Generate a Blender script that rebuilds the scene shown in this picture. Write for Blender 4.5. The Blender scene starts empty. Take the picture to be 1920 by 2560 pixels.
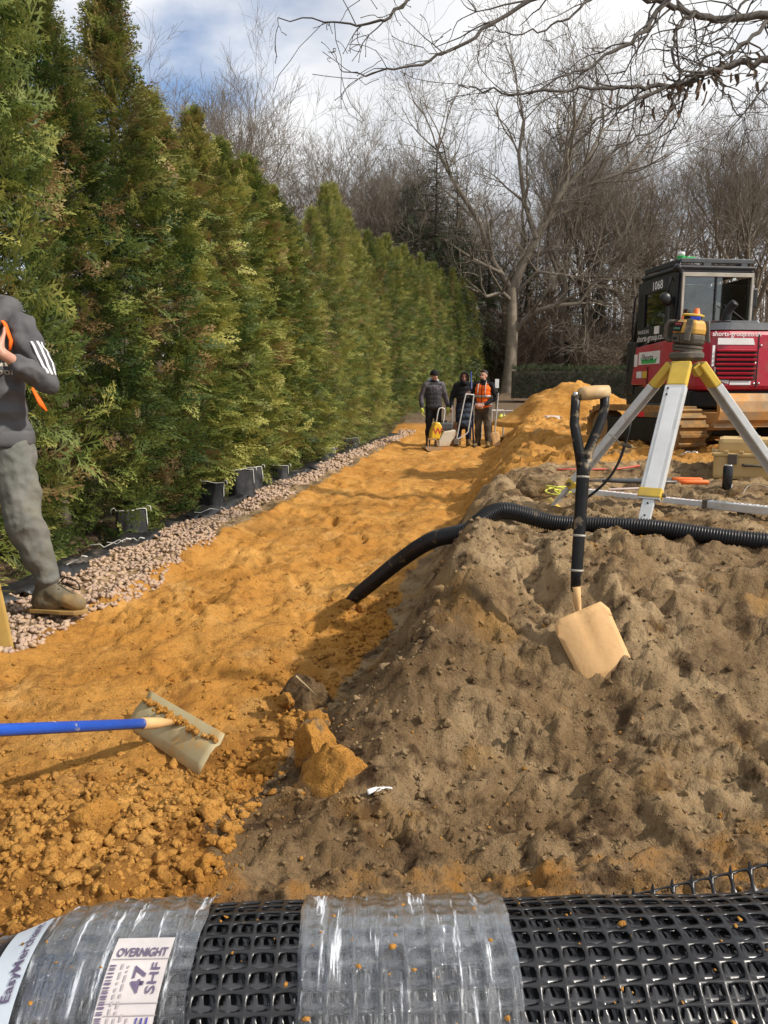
import bpy, bmesh, math, random
import numpy as np
from mathutils import Vector, Matrix, Euler

# ------------------------------------------------------------------ camera, sky, sun, exposure
SC = bpy.context.scene
COL = SC.collection
R = math.radians
cam_d = bpy.data.cameras.new('camera')
cam = bpy.data.objects.new('camera', cam_d)
COL.objects.link(cam)
cam.location = (0, 0, 1.25)
cam.rotation_euler = (R(90 - 8.8), 0, 0)
cam_d.sensor_fit = 'HORIZONTAL'
cam_d.sensor_width = 36
cam_d.lens = 36 * 1923 / 1920
cam_d.clip_start = 0.05
cam_d.clip_end = 1500
SC.camera = cam
SUN_DIR = Vector((0.72, -0.26, 0.62)).normalized()      # towards the sun
SUN_EL = math.asin(SUN_DIR.z)
SUN_AZ = math.atan2(SUN_DIR.x, SUN_DIR.y)
W = bpy.data.worlds.new('World')
SC.world = W
W.use_nodes = True
nt = W.node_tree
nt.nodes.clear()
def wn(t, **k):
    n = nt.nodes.new(t)
    for a, b in k.items():
        setattr(n, a, b)
    return n
def wmath(op, a, b=None):
    n = wn('ShaderNodeMath', operation=op)
    for i, v in enumerate((a, b)):
        if v is None: continue
        if isinstance(v, (int, float)): n.inputs[i].default_value = v
        else: nt.links.new(v, n.inputs[i])
    return n.outputs[0]
sky = wn('ShaderNodeTexSky', sky_type='NISHITA', sun_disc=False)
sky.sun_elevation = SUN_EL
sky.sun_rotation = SUN_AZ
sky.air_density = 1.0
sky.dust_density = 0.6
tc = wn('ShaderNodeTexCoord')
sep = wn('ShaderNodeSeparateXYZ')
nt.links.new(tc.outputs['Generated'], sep.inputs[0])
zz = wmath('ADD', wmath('MAXIMUM', sep.outputs[2], 0.0), 0.22)
cmb = wn('ShaderNodeCombineXYZ')
nt.links.new(wmath('DIVIDE', sep.outputs[0], zz), cmb.inputs[0])
nt.links.new(wmath('DIVIDE', sep.outputs[1], zz), cmb.inputs[1])
mp = wn('ShaderNodeMapping')
nt.links.new(cmb.outputs[0], mp.inputs[0])
mp.inputs['Location'].default_value = (9.92, 1.48, 0)
n1 = wn('ShaderNodeTexNoise')
n1.inputs['Scale'].default_value = 0.85
n1.inputs['Detail'].default_value = 9
n1.inputs['Roughness'].default_value = 0.52
n1.inputs['Distortion'].default_value = 0.25
nt.links.new(mp.outputs[0], n1.inputs['Vector'])
cov = wn('ShaderNodeMapRange', interpolation_type='SMOOTHSTEP')
cov.inputs[1].default_value = 0.335
cov.inputs[2].default_value = 0.49
nt.links.new(n1.outputs[0], cov.inputs[0])
n2 = wn('ShaderNodeTexNoise')
n2.inputs['Scale'].default_value = 1.5
n2.inputs['Detail'].default_value = 6
nt.links.new(mp.outputs[0], n2.inputs['Vector'])
ccol = wn('ShaderNodeMapRange')
ccol.inputs[1].default_value = 0.35
ccol.inputs[2].default_value = 0.68
ccol.inputs[3].default_value = 0.0
ccol.inputs[4].default_value = 1.0
nt.links.new(n2.outputs[0], ccol.inputs[0])
cramp = wn('ShaderNodeMix', data_type='RGBA')
cramp.inputs[6].default_value = (4.6, 4.85, 5.3, 1)
cramp.inputs[7].default_value = (7.8, 7.8, 7.8, 1)
nt.links.new(ccol.outputs[0], cramp.inputs[0])
mixs = wn('ShaderNodeMix', data_type='RGBA')
nt.links.new(cov.outputs[0], mixs.inputs[0])
skyb = wn('ShaderNodeMix', data_type='RGBA', blend_type='MULTIPLY')
skyb.inputs[0].default_value = 1.0
skyb.inputs[7].default_value = (1.15, 1.15, 1.2, 1)
nt.links.new(sky.outputs[0], skyb.inputs[6])
nt.links.new(skyb.outputs[2], mixs.inputs[6])
nt.links.new(cramp.outputs[2], mixs.inputs[7])
bg = wn('ShaderNodeBackground')
bg.inputs[1].default_value = 0.10
nt.links.new(mixs.outputs[2], bg.inputs[0])
wo = wn('ShaderNodeOutputWorld')
nt.links.new(bg.outputs[0], wo.inputs[0])
sun_d = bpy.data.lights.new('sun', 'SUN')
sun_d.energy = 3.7
sun_d.angle = R(2.0)
sun_d.color = (1.0, 0.93, 0.83)
sun = bpy.data.objects.new('sun', sun_d)
COL.objects.link(sun)
sun.rotation_euler = (-SUN_DIR).to_track_quat('-Z', 'Y').to_euler()
SC.view_settings.view_transform = 'Standard'
SC.view_settings.look = 'None'
SC.view_settings.exposure = 0.5
SC.view_settings.gamma = 1.0
SC.view_settings.use_curve_mapping = False
SC.render.engine = 'CYCLES'
SC.cycles.max_bounces = 4
SC.cycles.diffuse_bounces = 3
SC.cycles.transparent_max_bounces = 16
SC.cycles.use_denoising = True

# ------------------------------------------------------------------ numpy noise
_rs = np.random.RandomState(7)
_perm = np.concatenate([_rs.permutation(512)] * 3)
_gang = _rs.rand(512) * 2 * np.pi
_gx, _gy = np.cos(_gang), np.sin(_gang)
def pnoise(x, y):
    x = np.asarray(x, float); y = np.asarray(y, float)
    xi = np.floor(x).astype(int); yi = np.floor(y).astype(int)
    xf = x - xi; yf = y - yi
    u = xf * xf * xf * (xf * (xf * 6 - 15) + 10); v = yf * yf * yf * (yf * (yf * 6 - 15) + 10)
    def g(ix, iy, fx, fy):
        h = _perm[_perm[ix & 511] + (iy & 511)]
        return _gx[h] * fx + _gy[h] * fy
    a = g(xi, yi, xf, yf); b = g(xi + 1, yi, xf - 1, yf)
    c = g(xi, yi + 1, xf, yf - 1); d = g(xi + 1, yi + 1, xf - 1, yf - 1)
    return ((a + u * (b - a)) + v * ((c + u * (d - c)) - (a + u * (b - a)))) * 1.5
def fbm(x, y, o=4, g=0.5):
    s = 0; a = 1.0
    for i in range(o):
        s = s + a * pnoise(x * 2 ** i + 17.3 * i, y * 2 ** i - 9.1 * i)
        a *= g
    return s
_wj = _rs.rand(512, 3)
def worley(x, y):
    x = np.asarray(x, float); y = np.asarray(y, float)
    xi = np.floor(x).astype(int); yi = np.floor(y).astype(int)
    f1 = np.full(x.shape, 9.0); val = np.zeros(x.shape)
    for dx in (-1, 0, 1):
        for dy in (-1, 0, 1):
            h = _perm[_perm[(xi + dx) & 511] + ((yi + dy) & 511)]
            d = np.hypot(xi + dx + _wj[h, 0] - x, yi + dy + _wj[h, 1] - y)
            m = d < f1
            val = np.where(m, _wj[h, 2], val); f1 = np.where(m, d, f1)
    return f1, val
def sm(t):
    t = np.clip(t, 0, 1)
    return t * t * (3 - 2 * t)

# ------------------------------------------------------------------ mesh helpers
def link_mesh(name, me, material=None, parent=None, smooth=False):
    o = bpy.data.objects.new(name, me)
    COL.objects.link(o)
    if material is not None and not me.materials:
        for m in (material if isinstance(material, (list, tuple)) else [material]):
            me.materials.append(m)
    if parent is not None: o.parent = parent
    if smooth: me.shade_smooth()
    return o
def mesh_np(name, V, F):
    me = bpy.data.meshes.new(name)
    V = np.ascontiguousarray(V, dtype=np.float32); F = np.ascontiguousarray(F, dtype=np.int32)
    k = F.shape[1]
    me.vertices.add(len(V)); me.vertices.foreach_set('co', V.ravel())
    me.loops.add(F.size); me.loops.foreach_set('vertex_index', F.ravel())
    me.polygons.add(len(F)); me.polygons.foreach_set('loop_start', np.arange(0, F.size, k, dtype=np.int32))
    me.polygons.foreach_set('loop_total', np.full(len(F), k, dtype=np.int32))
    me.update(calc_edges=True)
    return me
def attr(me, name, vals):
    a = me.attributes.new(name, 'FLOAT', 'POINT')
    a.data.foreach_set('value', np.ascontiguousarray(vals, dtype=np.float32))
def tag(o, label=None, cat=None, group=None, kind=None):
    if label: o['label'] = label
    if cat: o['category'] = cat
    if group: o['group'] = group
    if kind: o['kind'] = kind
    return o
def empty(name, loc=(0, 0, 0), rz=0, label=None, cat=None, group=None):
    o = bpy.data.objects.new(name, None)
    COL.objects.link(o)
    o.location = loc; o.rotation_euler = (0, 0, rz); o.empty_display_size = 0.1
    return tag(o, label, cat, group)
def copy_tree(o, parent=None):
    c = o.copy(); COL.objects.link(c); c.parent = parent
    for ch in [q for q in o.children]: copy_tree(ch, c)
    return c
def frame_of(d):
    d = Vector(d).normalized()
    a = Vector((0, 0, 1)) if abs(d.z) < 0.9 else Vector((1, 0, 0))
    x = a.cross(d).normalized(); y = d.cross(x).normalized()
    return x, y, d
class MB:
    def __init__(s): s.v = []; s.f = []
    def add(s, vs, fs, M=None):
        b = len(s.v)
        s.v += [tuple(M @ Vector(p)) if M is not None else tuple(p) for p in vs]
        s.f += [tuple(i + b for i in f) for f in fs]
        return s
    def box(s, c, size, M=None, ch=0.0, rot=None):
        x, y, z = [q / 2 for q in size]
        T = Matrix.Translation(c)
        if rot is not None: T = T @ Euler(rot).to_matrix().to_4x4()
        if M is not None: T = M @ T
        if ch <= 0:
            vs = [(a * x, b * y, d * z) for d in (-1, 1) for b in (-1, 1) for a in (-1, 1)]
            return s.add(vs, [(0, 2, 3, 1), (4, 5, 7, 6), (0, 1, 5, 4), (2, 6, 7, 3), (0, 4, 6, 2), (1, 3, 7, 5)], T)
        bm = bmesh.new(); bmesh.ops.create_cube(bm, size=1.0)
        for v in bm.verts: v.co = (v.co.x * 2 * x, v.co.y * 2 * y, v.co.z * 2 * z)
        bmesh.ops.bevel(bm, geom=bm.edges[:], offset=ch, segments=2, profile=0.6, affect='EDGES')
        bm.verts.index_update()
        s.add([v.co[:] for v in bm.verts], [tuple(v.index for v in f.verts) for f in bm.faces], T); bm.free()
        return s
    def tube(s, pts, rad, n=8, cap=True, M=None, sq=None):
        pts = [Vector(p) for p in pts]
        if isinstance(rad, (int, float)): rad = [rad] * len(pts)
        b = len(s.v); m = len(pts); x = None
        for i, p in enumerate(pts):
            d = (pts[min(i + 1, m - 1)] - pts[max(i - 1, 0)])
            d = d.normalized() if d.length > 1e-9 else Vector((0, 0, 1))
            if x is None: x, y, _ = frame_of(d)
            else:
                x = (x - d * x.dot(d))
                x = x.normalized() if x.length > 1e-6 else frame_of(d)[0]
                y = d.cross(x).normalized()
            for k in range(n):
                a = 2 * math.pi * k / n
                ca, sa = math.cos(a), math.sin(a)
                if sq: sa *= sq
                q = p + (x * ca + y * sa) * rad[i]
                s.v.append(tuple(M @ q) if M is not None else tuple(q))
        for i in range(m - 1):
            for k in range(n):
                k2 = (k + 1) % n
                s.f.append((b + i * n + k, b + i * n + k2, b + (i + 1) * n + k2, b + (i + 1) * n + k))
        if cap:
            s.f.append(tuple(b + k for k in reversed(range(n))))
            s.f.append(tuple(b + (m - 1) * n + k for k in range(n)))
        return s
    def lathe(s, prof, n=24, M=None, sx=1, sy=1):
        b = len(s.v)
        for r, z in prof:
            for k in range(n):
                a = 2 * math.pi * k / n
                q = Vector((r * math.cos(a) * sx, r * math.sin(a) * sy, z))
                s.v.append(tuple(M @ q) if M is not None else tuple(q))
        for i in range(len(prof) - 1):
            for k in range(n):
                k2 = (k + 1) % n
                s.f.append((b + i * n + k, b + i * n + k2, b + (i + 1) * n + k2, b + (i + 1) * n + k))
        s.f.append(tuple(b + k for k in reversed(range(n))))
        s.f.append(tuple(b + (len(prof) - 1) * n + k for k in range(n)))
        return s
    def prism(s, poly, h, M=None):
        n = len(poly)
        vs = [(p[0], p[1], 0) for p in poly] + [(p[0], p[1], h) for p in poly]
        fs = [tuple(reversed(range(n))), tuple(range(n, 2 * n))] + [(i, (i + 1) % n, n + (i + 1) % n, n + i) for i in range(n)]
        return s.add(vs, fs, M)
    def ball(s, c, r, M=None, seg=12, ring=8, rot=None):
        if isinstance(r, (int, float)): r = (r, r, r)
        T = Matrix.Translation(c)
        if rot is not None: T = T @ Euler(rot).to_matrix().to_4x4()
        T = T @ Matrix.Diagonal((*r, 1))
        if M is not None: T = M @ T
        prof = [(math.sin(math.pi * i / ring), -math.cos(math.pi * i / ring)) for i in range(1, ring)]
        return s.lathe(prof, seg, T)
    def build(s, name, material, parent=None, smooth=False, bevel=0, auto=False):
        me = bpy.data.meshes.new(name)
        me.from_pydata(s.v, [], s.f); me.update()
        o = link_mesh(name, me, material, parent, smooth)
        if bevel:
            m = o.modifiers.new('bevel', 'BEVEL'); m.width = bevel; m.segments = 2; m.limit_method = 'ANGLE'; m.angle_limit = R(40)
        if auto:
            me.shade_smooth()
            me.set_sharp_from_angle(angle=R(38))
        return o
def Mloc(p, rz=0, rx=0, ry=0):
    return Matrix.Translation(p) @ Euler((rx, ry, rz)).to_matrix().to_4x4()
def Mdir(p, d, up=(0, 0, 1)):
    """local z along d, local y as near up as can be"""
    d = Vector(d).normalized(); u = Vector(up)
    x = u.cross(d)
    x = x.normalized() if x.length > 1e-6 else Vector((1, 0, 0))
    y = d.cross(x)
    return Matrix(((x.x, y.x, d.x, p[0]), (x.y, y.y, d.y, p[1]), (x.z, y.z, d.z, p[2]), (0, 0, 0, 1)))
def catmull(P, n):
    P = [Vector(p) for p in P]; P = [P[0] * 2 - P[1]] + P + [P[-1] * 2 - P[-2]]; out = []
    for i in range(1, len(P) - 2):
        for j in range(n):
            t = j / n; a, b, c, d = P[i - 1], P[i], P[i + 1], P[i + 2]
            out.append(.5 * ((2 * b) + (c - a) * t + (2 * a - 5 * b + 4 * c - d) * t * t + (3 * b - a - 3 * c + d) * t ** 3))
    out.append(P[-2]); return out
def text_mesh(txt, size, bold=0.0):
    cu = bpy.data.curves.new('lettering', 'FONT'); cu.body = txt; cu.size = size; cu.offset = bold; cu.resolution_u = 3
    o = bpy.data.objects.new('lettering_tmp', cu); COL.objects.link(o)
    dg = bpy.context.evaluated_depsgraph_get(); dg.update()
    me = bpy.data.meshes.new_from_object(o.evaluated_get(dg))
    bpy.data.objects.remove(o); bpy.data.curves.remove(cu)
    return me
def text_obj(txt, size, M, material, parent, name='lettering', bold=0.0, fn=None, stretch=(1, 1)):
    me = text_mesh(txt, size, bold)
    for v in me.vertices:
        c = Vector((v.co.x * stretch[0], v.co.y * stretch[1], 0))
        v.co = fn(c) if fn else M @ c
    me.materials.clear()
    return link_mesh(name, me, material, parent)

# ------------------------------------------------------------------ materials
MATS = {}
def nodes_of(m):
    m.use_nodes = True
    return m.node_tree, m.node_tree.nodes['Principled BSDF']
def tnoise(t, scale, detail=5, rough=0.55, vec=None, out=0):
    n = t.nodes.new('ShaderNodeTexNoise')
    n.inputs['Scale'].default_value = scale; n.inputs['Detail'].default_value = detail; n.inputs['Roughness'].default_value = rough
    if vec is not None: t.links.new(vec, n.inputs['Vector'])
    return n.outputs[out]
def trange(t, v, a, b, c=0.0, d=1.0):
    n = t.nodes.new('ShaderNodeMapRange')
    n.inputs[1].default_value = a; n.inputs[2].default_value = b; n.inputs[3].default_value = c; n.inputs[4].default_value = d
    t.links.new(v, n.inputs[0]); return n.outputs[0]
def tmix(t, f, a, b, mode='MIX'):
    n = t.nodes.new('ShaderNodeMix'); n.data_type = 'RGBA'; n.blend_type = mode
    for i, v in ((0, f), (6, a), (7, b)):
        if isinstance(v, (int, float)): n.inputs[i].default_value = v
        elif isinstance(v, tuple): n.inputs[i].default_value = (*v, 1) if len(v) == 3 else v
        else: t.links.new(v, n.inputs[i])
    return n.outputs[2]
def tmath(t, op, a, b=None):
    n = t.nodes.new('ShaderNodeMath'); n.operation = op
    for i, v in enumerate((a, b)):
        if v is None: continue
        if isinstance(v, (int, float)): n.inputs[i].default_value = v
        else: t.links.new(v, n.inputs[i])
    return n.outputs[0]
def tattr(t, name):
    n = t.nodes.new('ShaderNodeAttribute'); n.attribute_name = name; return n.outputs['Fac']
def tbump(t, b, h, strength, dist=0.02, prev=None):
    n = t.nodes.new('ShaderNodeBump'); n.inputs['Strength'].default_value = strength; n.inputs['Distance'].default_value = dist
    t.links.new(h, n.inputs['Height'])
    if prev is not None: t.links.new(prev, n.inputs['Normal'])
    t.links.new(n.outputs[0], b.inputs['Normal']); return n.outputs[0]
def mat(name, c1, c2=None, sc=6.0, rough=0.6, metal=0.0, bump=0.0, bsc=80.0, dirt=None, dsc=5.0, damt=(0.5, 0.65), spec=0.5, coat=0.0, wave=None):
    if name in MATS: return MATS[name]
    m = bpy.data.materials.new(name); t, b = nodes_of(m)
    tcn = t.nodes.new('ShaderNodeTexCoord'); v = tcn.outputs['Object']
    c2 = c2 or tuple(q * 0.8 for q in c1)
    col = tmix(t, trange(t, tnoise(t, sc, 6, 0.6, v), 0.35, 0.65), c1, c2)
    rg = trange(t, tnoise(t, sc * 2.3, 4, 0.6, v), 0.3, 0.7, max(0.02, rough - 0.08), min(1, rough + 0.1))
    if dirt:
        f = trange(t, tnoise(t, dsc, 8, 0.65, v), damt[0], damt[1])
        col = tmix(t, f, col, dirt)
        rg = tmath(t, 'MAXIMUM', rg, tmath(t, 'MULTIPLY', f, 0.85))
    t.links.new(col, b.inputs['Base Color']); t.links.new(rg, b.inputs['Roughness'])
    b.inputs['Metallic'].default_value = metal; b.inputs['Specular IOR Level'].default_value = spec
    b.inputs['Coat Weight'].default_value = coat
    if bump: tbump(t, b, tnoise(t, bsc, 5, 0.6, v), bump, 0.01)
    MATS[name] = m
    return m
def mat_hsv(m, lo=0.7, hi=1.25):
    """vary the brightness from one object to the next"""
    t = m.node_tree; b = t.nodes['Principled BSDF']; src = b.inputs['Base Color'].links[0].from_socket
    oi = t.nodes.new('ShaderNodeObjectInfo')
    h = t.nodes.new('ShaderNodeHueSaturation')
    t.links.new(trange(t, oi.outputs['Random'], 0, 1, lo, hi), h.inputs['Value'])
    t.links.new(src, h.inputs['Color']); t.links.new(h.outputs[0], b.inputs['Base Color'])
    return m
SAND, SAND_PALE, SAND_DAMP = (0.47, 0.215, 0.040), (0.57, 0.295, 0.074), (0.27, 0.116, 0.024)
EARTH, EARTH_PALE, EARTH_DARK = (0.225, 0.145, 0.070), (0.39, 0.275, 0.150), (0.095, 0.057, 0.028)
def soil_material():
    m = bpy.data.materials.new('soil'); t, b = nodes_of(m)
    v = t.nodes.new('ShaderNodeTexCoord').outputs['Object']
    na = tnoise(t, 1.4, 8, 0.62, v); nb = tnoise(t, 9, 7, 0.65, v); nc = tnoise(t, 42, 5, 0.65, v); nd = tnoise(t, 170, 4, 0.6, v)
    sand = tmix(t, trange(t, na, 0.40, 0.62), SAND, SAND_PALE)
    sand = tmix(t, trange(t, tnoise(t, 0.55, 6, 0.65, v), 0.46, 0.62, 0, 0.7), sand, (0.35, 0.155, 0.030))
    sand = tmix(t, trange(t, tnoise(t, 2.8, 7, 0.7, v), 0.56, 0.68, 0, 0.75), sand, (0.60, 0.34, 0.115))
    sand = tmix(t, trange(t, nb, 0.52, 0.70), sand, SAND_DAMP)
    sand = tmix(t, trange(t, nc, 0.60, 0.78, 0, 0.6), sand, (0.23, 0.105, 0.03))
    earth = tmix(t, trange(t, tnoise(t, 2.3, 8, 0.65, v), 0.42, 0.60), EARTH, EARTH_PALE)
    earth = tmix(t, trange(t, nb, 0.50, 0.63), earth, EARTH_DARK)
    earth = tmix(t, trange(t, tnoise(t, 0.9, 5, 0.6, v), 0.52, 0.68, 0, 0.5), earth, (0.12, 0.075, 0.038))
    earth = tmix(t, trange(t, nc, 0.62, 0.74, 0, 0.75), earth, (0.37, 0.28, 0.17))
    earth = tmix(t, trange(t, nd, 0.66, 0.74, 0, 0.7), earth, (0.45, 0.37, 0.26))
    warm = tmix(t, trange(t, tnoise(t, 3.1, 6, 0.6, v), 0.56, 0.70, 0, 0.7), earth, (0.36, 0.20, 0.06))
    litter = tmix(t, trange(t, nb, 0.38, 0.62), (0.10, 0.068, 0.042), (0.20, 0.135, 0.085))
    litter = tmix(t, trange(t, nc, 0.55, 0.7), litter, (0.05, 0.045, 0.022))
    e = tattr(t, 'earth')
    f = trange(t, tmath(t, 'ADD', e, tmath(t, 'MULTIPLY', tmath(t, 'SUBTRACT', nb, 0.5), 0.75)), 0.40, 0.60)
    col = tmix(t, f, sand, warm)
    lf = trange(t, tmath(t, 'ADD', tattr(t, 'litter'), tmath(t, 'MULTIPLY', tmath(t, 'SUBTRACT', nb, 0.5), 0.5)), 0.40, 0.6)
    col = tmix(t, lf, col, litter)
    dark_f = tattr(t, 'damp_shade')  # damp soil and the painted shade of the bank flank
    col = tmix(t, dark_f, col, tmix(t, 1.0, col, (0.50, 0.46, 0.42), 'MULTIPLY'))
    t.links.new(col, b.inputs['Base Color'])
    b.inputs['Roughness'].default_value = 0.93; b.inputs['Specular IOR Level'].default_value = 0.2
    p = tbump(t, b, nb, 0.7, 0.05)
    p = tbump(t, b, nc, 0.9, 0.022, p)
    p = tbump(t, b, nd, 0.7, 0.007, p)
    tbump(t, b, tnoise(t, 520, 2, 0.5, v), 0.3, 0.002, p)
    return m
M_SOIL = soil_material()

# ------------------------------------------------------------------ the ground
def toe_x(y): return -0.75 + 0.187 * y + 0.10 * pnoise(y * 0.9, 3.3) + 0.05 * pnoise(y * 3.1, 8.3)
PRINTS = [(0.62, 2.98, 0.3, .10), (1.12, 2.35, 0.5, .10), (0.95, 3.25, -0.5, .08), (1.35, 3.0, 0.9, .10), (1.6, 2.75, 0.2, .09),
          (0.35, 3.2, 1.2, .08), (1.25, 2.1, -0.6, .10), (1.75, 3.3, 1.1, .09), (-0.55, 4.9, 0.3, .10), (-0.9, 5.6, .2, .10),
          (-0.35, 3.9, -0.4, .10), (-0.95, 3.3, 0.5, .10), (-0.2, 6.5, .1, .10), (-0.5, 7.4, .1, .10), (0.1, 8.6, .2, .10), (-1.1, 4.3, .3, .1)]
def ground_z(x, y, detail=True):
    x = np.asarray(x, float); y = np.asarray(y, float)
    s = x - toe_x(y)
    w = 0.50 + 0.022 * np.clip(y, 0, 30)
    side = sm(s / w)
    fr = sm((y - 1.85 - 0.16 * pnoise(x * 1.3, 5.1)) / 1.42)
    H = 0.55 + 0.14 * sm((y - 9) / 7) * sm(1 - (s - 1.2) / 2.2)
    z = side * fr * H
    z = z + 0.10 * sm((1 - np.abs(s - 0.52) / 0.30)) * sm((y - 2.6) / 0.7) * sm((7 - y) / 2) * (0.5 + pnoise(x * 2, y * 2))
    z = z + 0.04 * sm((y - 6.2) / 0.3) * sm((7.6 - y) / 0.5) * sm(s - 0.3) * 2.2
    far = 0.45 + 0.85 * sm((y - 23) / 22)
    z = z + (far - z) * sm((y - 21.5) / 4.0)
    z = z + 0.0 * x
    edge = x - (-2.85 + 0.133 * y + 0.0035 * np.clip(y - 15, 0, 60) ** 2)
    z = np.where(y < 30, z - 0.08 * sm(-edge / 0.3) * sm((24 - y) / 4), z)
    z = z + 0.05 * sm(edge / 0.15) * sm((0.85 - edge) / 0.2) * sm((24 - y) / 4)
    heap = np.exp(-((x + 0.85) ** 2 / 0.40 + (y - 1.75) ** 2 / 0.16))
    z = z + 0.15 * heap
    z = z + 0.05 * np.exp(-((x + 0.10) ** 2 / 0.05 + (y - 2.45) ** 2 / 0.25))
    if not detail: return z
    nearm = sm((26 - y) / 10)
    bank = side * fr
    slope = np.clip(4 * bank * (1 - bank), 0, 1) * sm((8 - y) / 3)
    z = z + nearm * (0.030 * fbm(x * 1.1, y * 1.1, 3) + 0.016 * fbm(x * 5, y * 5, 4, 0.6))
    crk = np.abs(fbm(x * 3.1 + 2.0 * pnoise(x * 1.2, y * 1.2), y * 4.2 + 11, 3))
    z = z - nearm * 0.030 * np.exp(-(crk / 0.06) ** 2) * sm(0.3 + 1.4 * fbm(x * 0.8, y * 0.8 + 21, 2))
    rough_p = sm(fbm(x * 1.7 + 40, y * 1.7, 2) * 1.2 + 0.35)
    lump = np.clip(1.5 * heap + 0.25 * slope + 0.22 * rough_p + 0.45 * sm((2.4 - y) / 0.5), 0, 1.15)
    f1, v1 = worley(x * 8.5 + 0.4 * pnoise(x * 9, y * 9), y * 8.5)
    f2, v2 = worley(x * 19 + 0.5 * pnoise(x * 21, y * 21), y * 19 + 3.1)
    near2 = sm((9 - y) / 4)
    z = z + near2 * lump * (0.034 * np.clip(1 - f1 * 1.35, 0, 1) * (0.3 + v1) + 0.021 * np.clip(1 - f2 * 1.3, 0, 1) * (0.3 + v2))
    z = z + near2 * (0.35 + lump) * 0.011 * fbm(x * 15, y * 15, 3, 0.62)
    z = z + nearm * slope * (0.05 * (0.5 - np.abs(fbm(x * 2.6 + 9, y * 2.6, 3))) )
    msk = 0.25 + 1.1 * sm(0.45 + 1.3 * fbm(x * 1.15 + 60, y * 1.15 + 7, 2))
    z = z + near2 * side * msk * (0.026 * (0.4 - np.abs(fbm(x * 2.7 + 3, y * 2.7, 4, 0.55))) + 0.009 * fbm(x * 11 + 5, y * 11, 4, 0.65))
    z = z + sm((y - 6.5) / 2) * sm((23 - y) / 3) * sm((s + 0.6) / 0.8) * (0.07 * fbm(x * 0.9 + 3, y * 0.7, 4) + 0.08 * (0.4 - np.abs(fbm(x * 2.0, y * 1.3 + 5, 4, 0.6))))
    # trampled ripples far along the trench and behind the bank
    z = z + nearm * sm((y - 5) / 4) * (0.018 * fbm(x * 2.4, y * 4.4, 3) + 0.02 * sm(s) * fbm(x * 1.5 + 7, y * 3.6, 3))
    hol = np.exp(-(((x - 0.80) ** 2 + (y - 2.47) ** 2) / 0.032) ** 2)
    z = z * (1 - hol) + hol * (ground_z(x, y, False) - 0.040 + 0.012 * fbm(x * 9, y * 9, 3))
    def scarp(fx, fy, seed, th, wid): 
        q = fbm(x * fx + seed, y * fy + seed * 0.7 + 1.3 * pnoise(x * 2 + seed, y * 2), 3, 0.55)
        return sm((q - th) / wid)
    z = z + near2 * (0.030 * scarp(1.9, 2.3, 71, 0.05, 0.13) + 0.014 * scarp(3.7, 4.4, 33, 0.12, 0.12) + 0.007 * scarp(7.5, 8.5, 12, 0.1, 0.12)) * (0.40 + 0.75 * side) * sm((y - 1.5) / 0.4)
    z = z + nearm * (1 - side) * sm((y - 3.2) / 1) * (0.024 * pnoise(s * 4.5 + 2, y * 0.45) + 0.010 * pnoise(s * 11 + 5, y * 0.8) + 0.020 * scarp(1.2, 0.9, 51, 0.1, 0.10) + 0.012 * scarp(2.6, 1.6, 19, 0.0, 0.10))
    z = z + sm((y - 6) / 2) * sm((23 - y) / 3) * sm((s + 0.3) / 0.5) * (0.06 * scarp(0.8, 0.6, 91, 0.0, 0.10) + 0.04 * scarp(1.7, 1.2, 15, 0.1, 0.09) - 0.04)
    for px, py, a, dd in PRINTS:
        ca, sa = math.cos(a), math.sin(a)
        u = (x - px) * ca + (y - py) * sa; q = -(x - px) * sa + (y - py) * ca
        r2 = (u / 0.052) ** 2 + (q / 0.15) ** 2
        z = z - 0.035 * np.exp(-r2 ** 2) + 0.013 * np.exp(-((np.sqrt(r2) - 1.35) / 0.28) ** 2)
    return z
def gz(x, y): return float(ground_z(np.array([x]), np.array([y]))[0])

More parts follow.
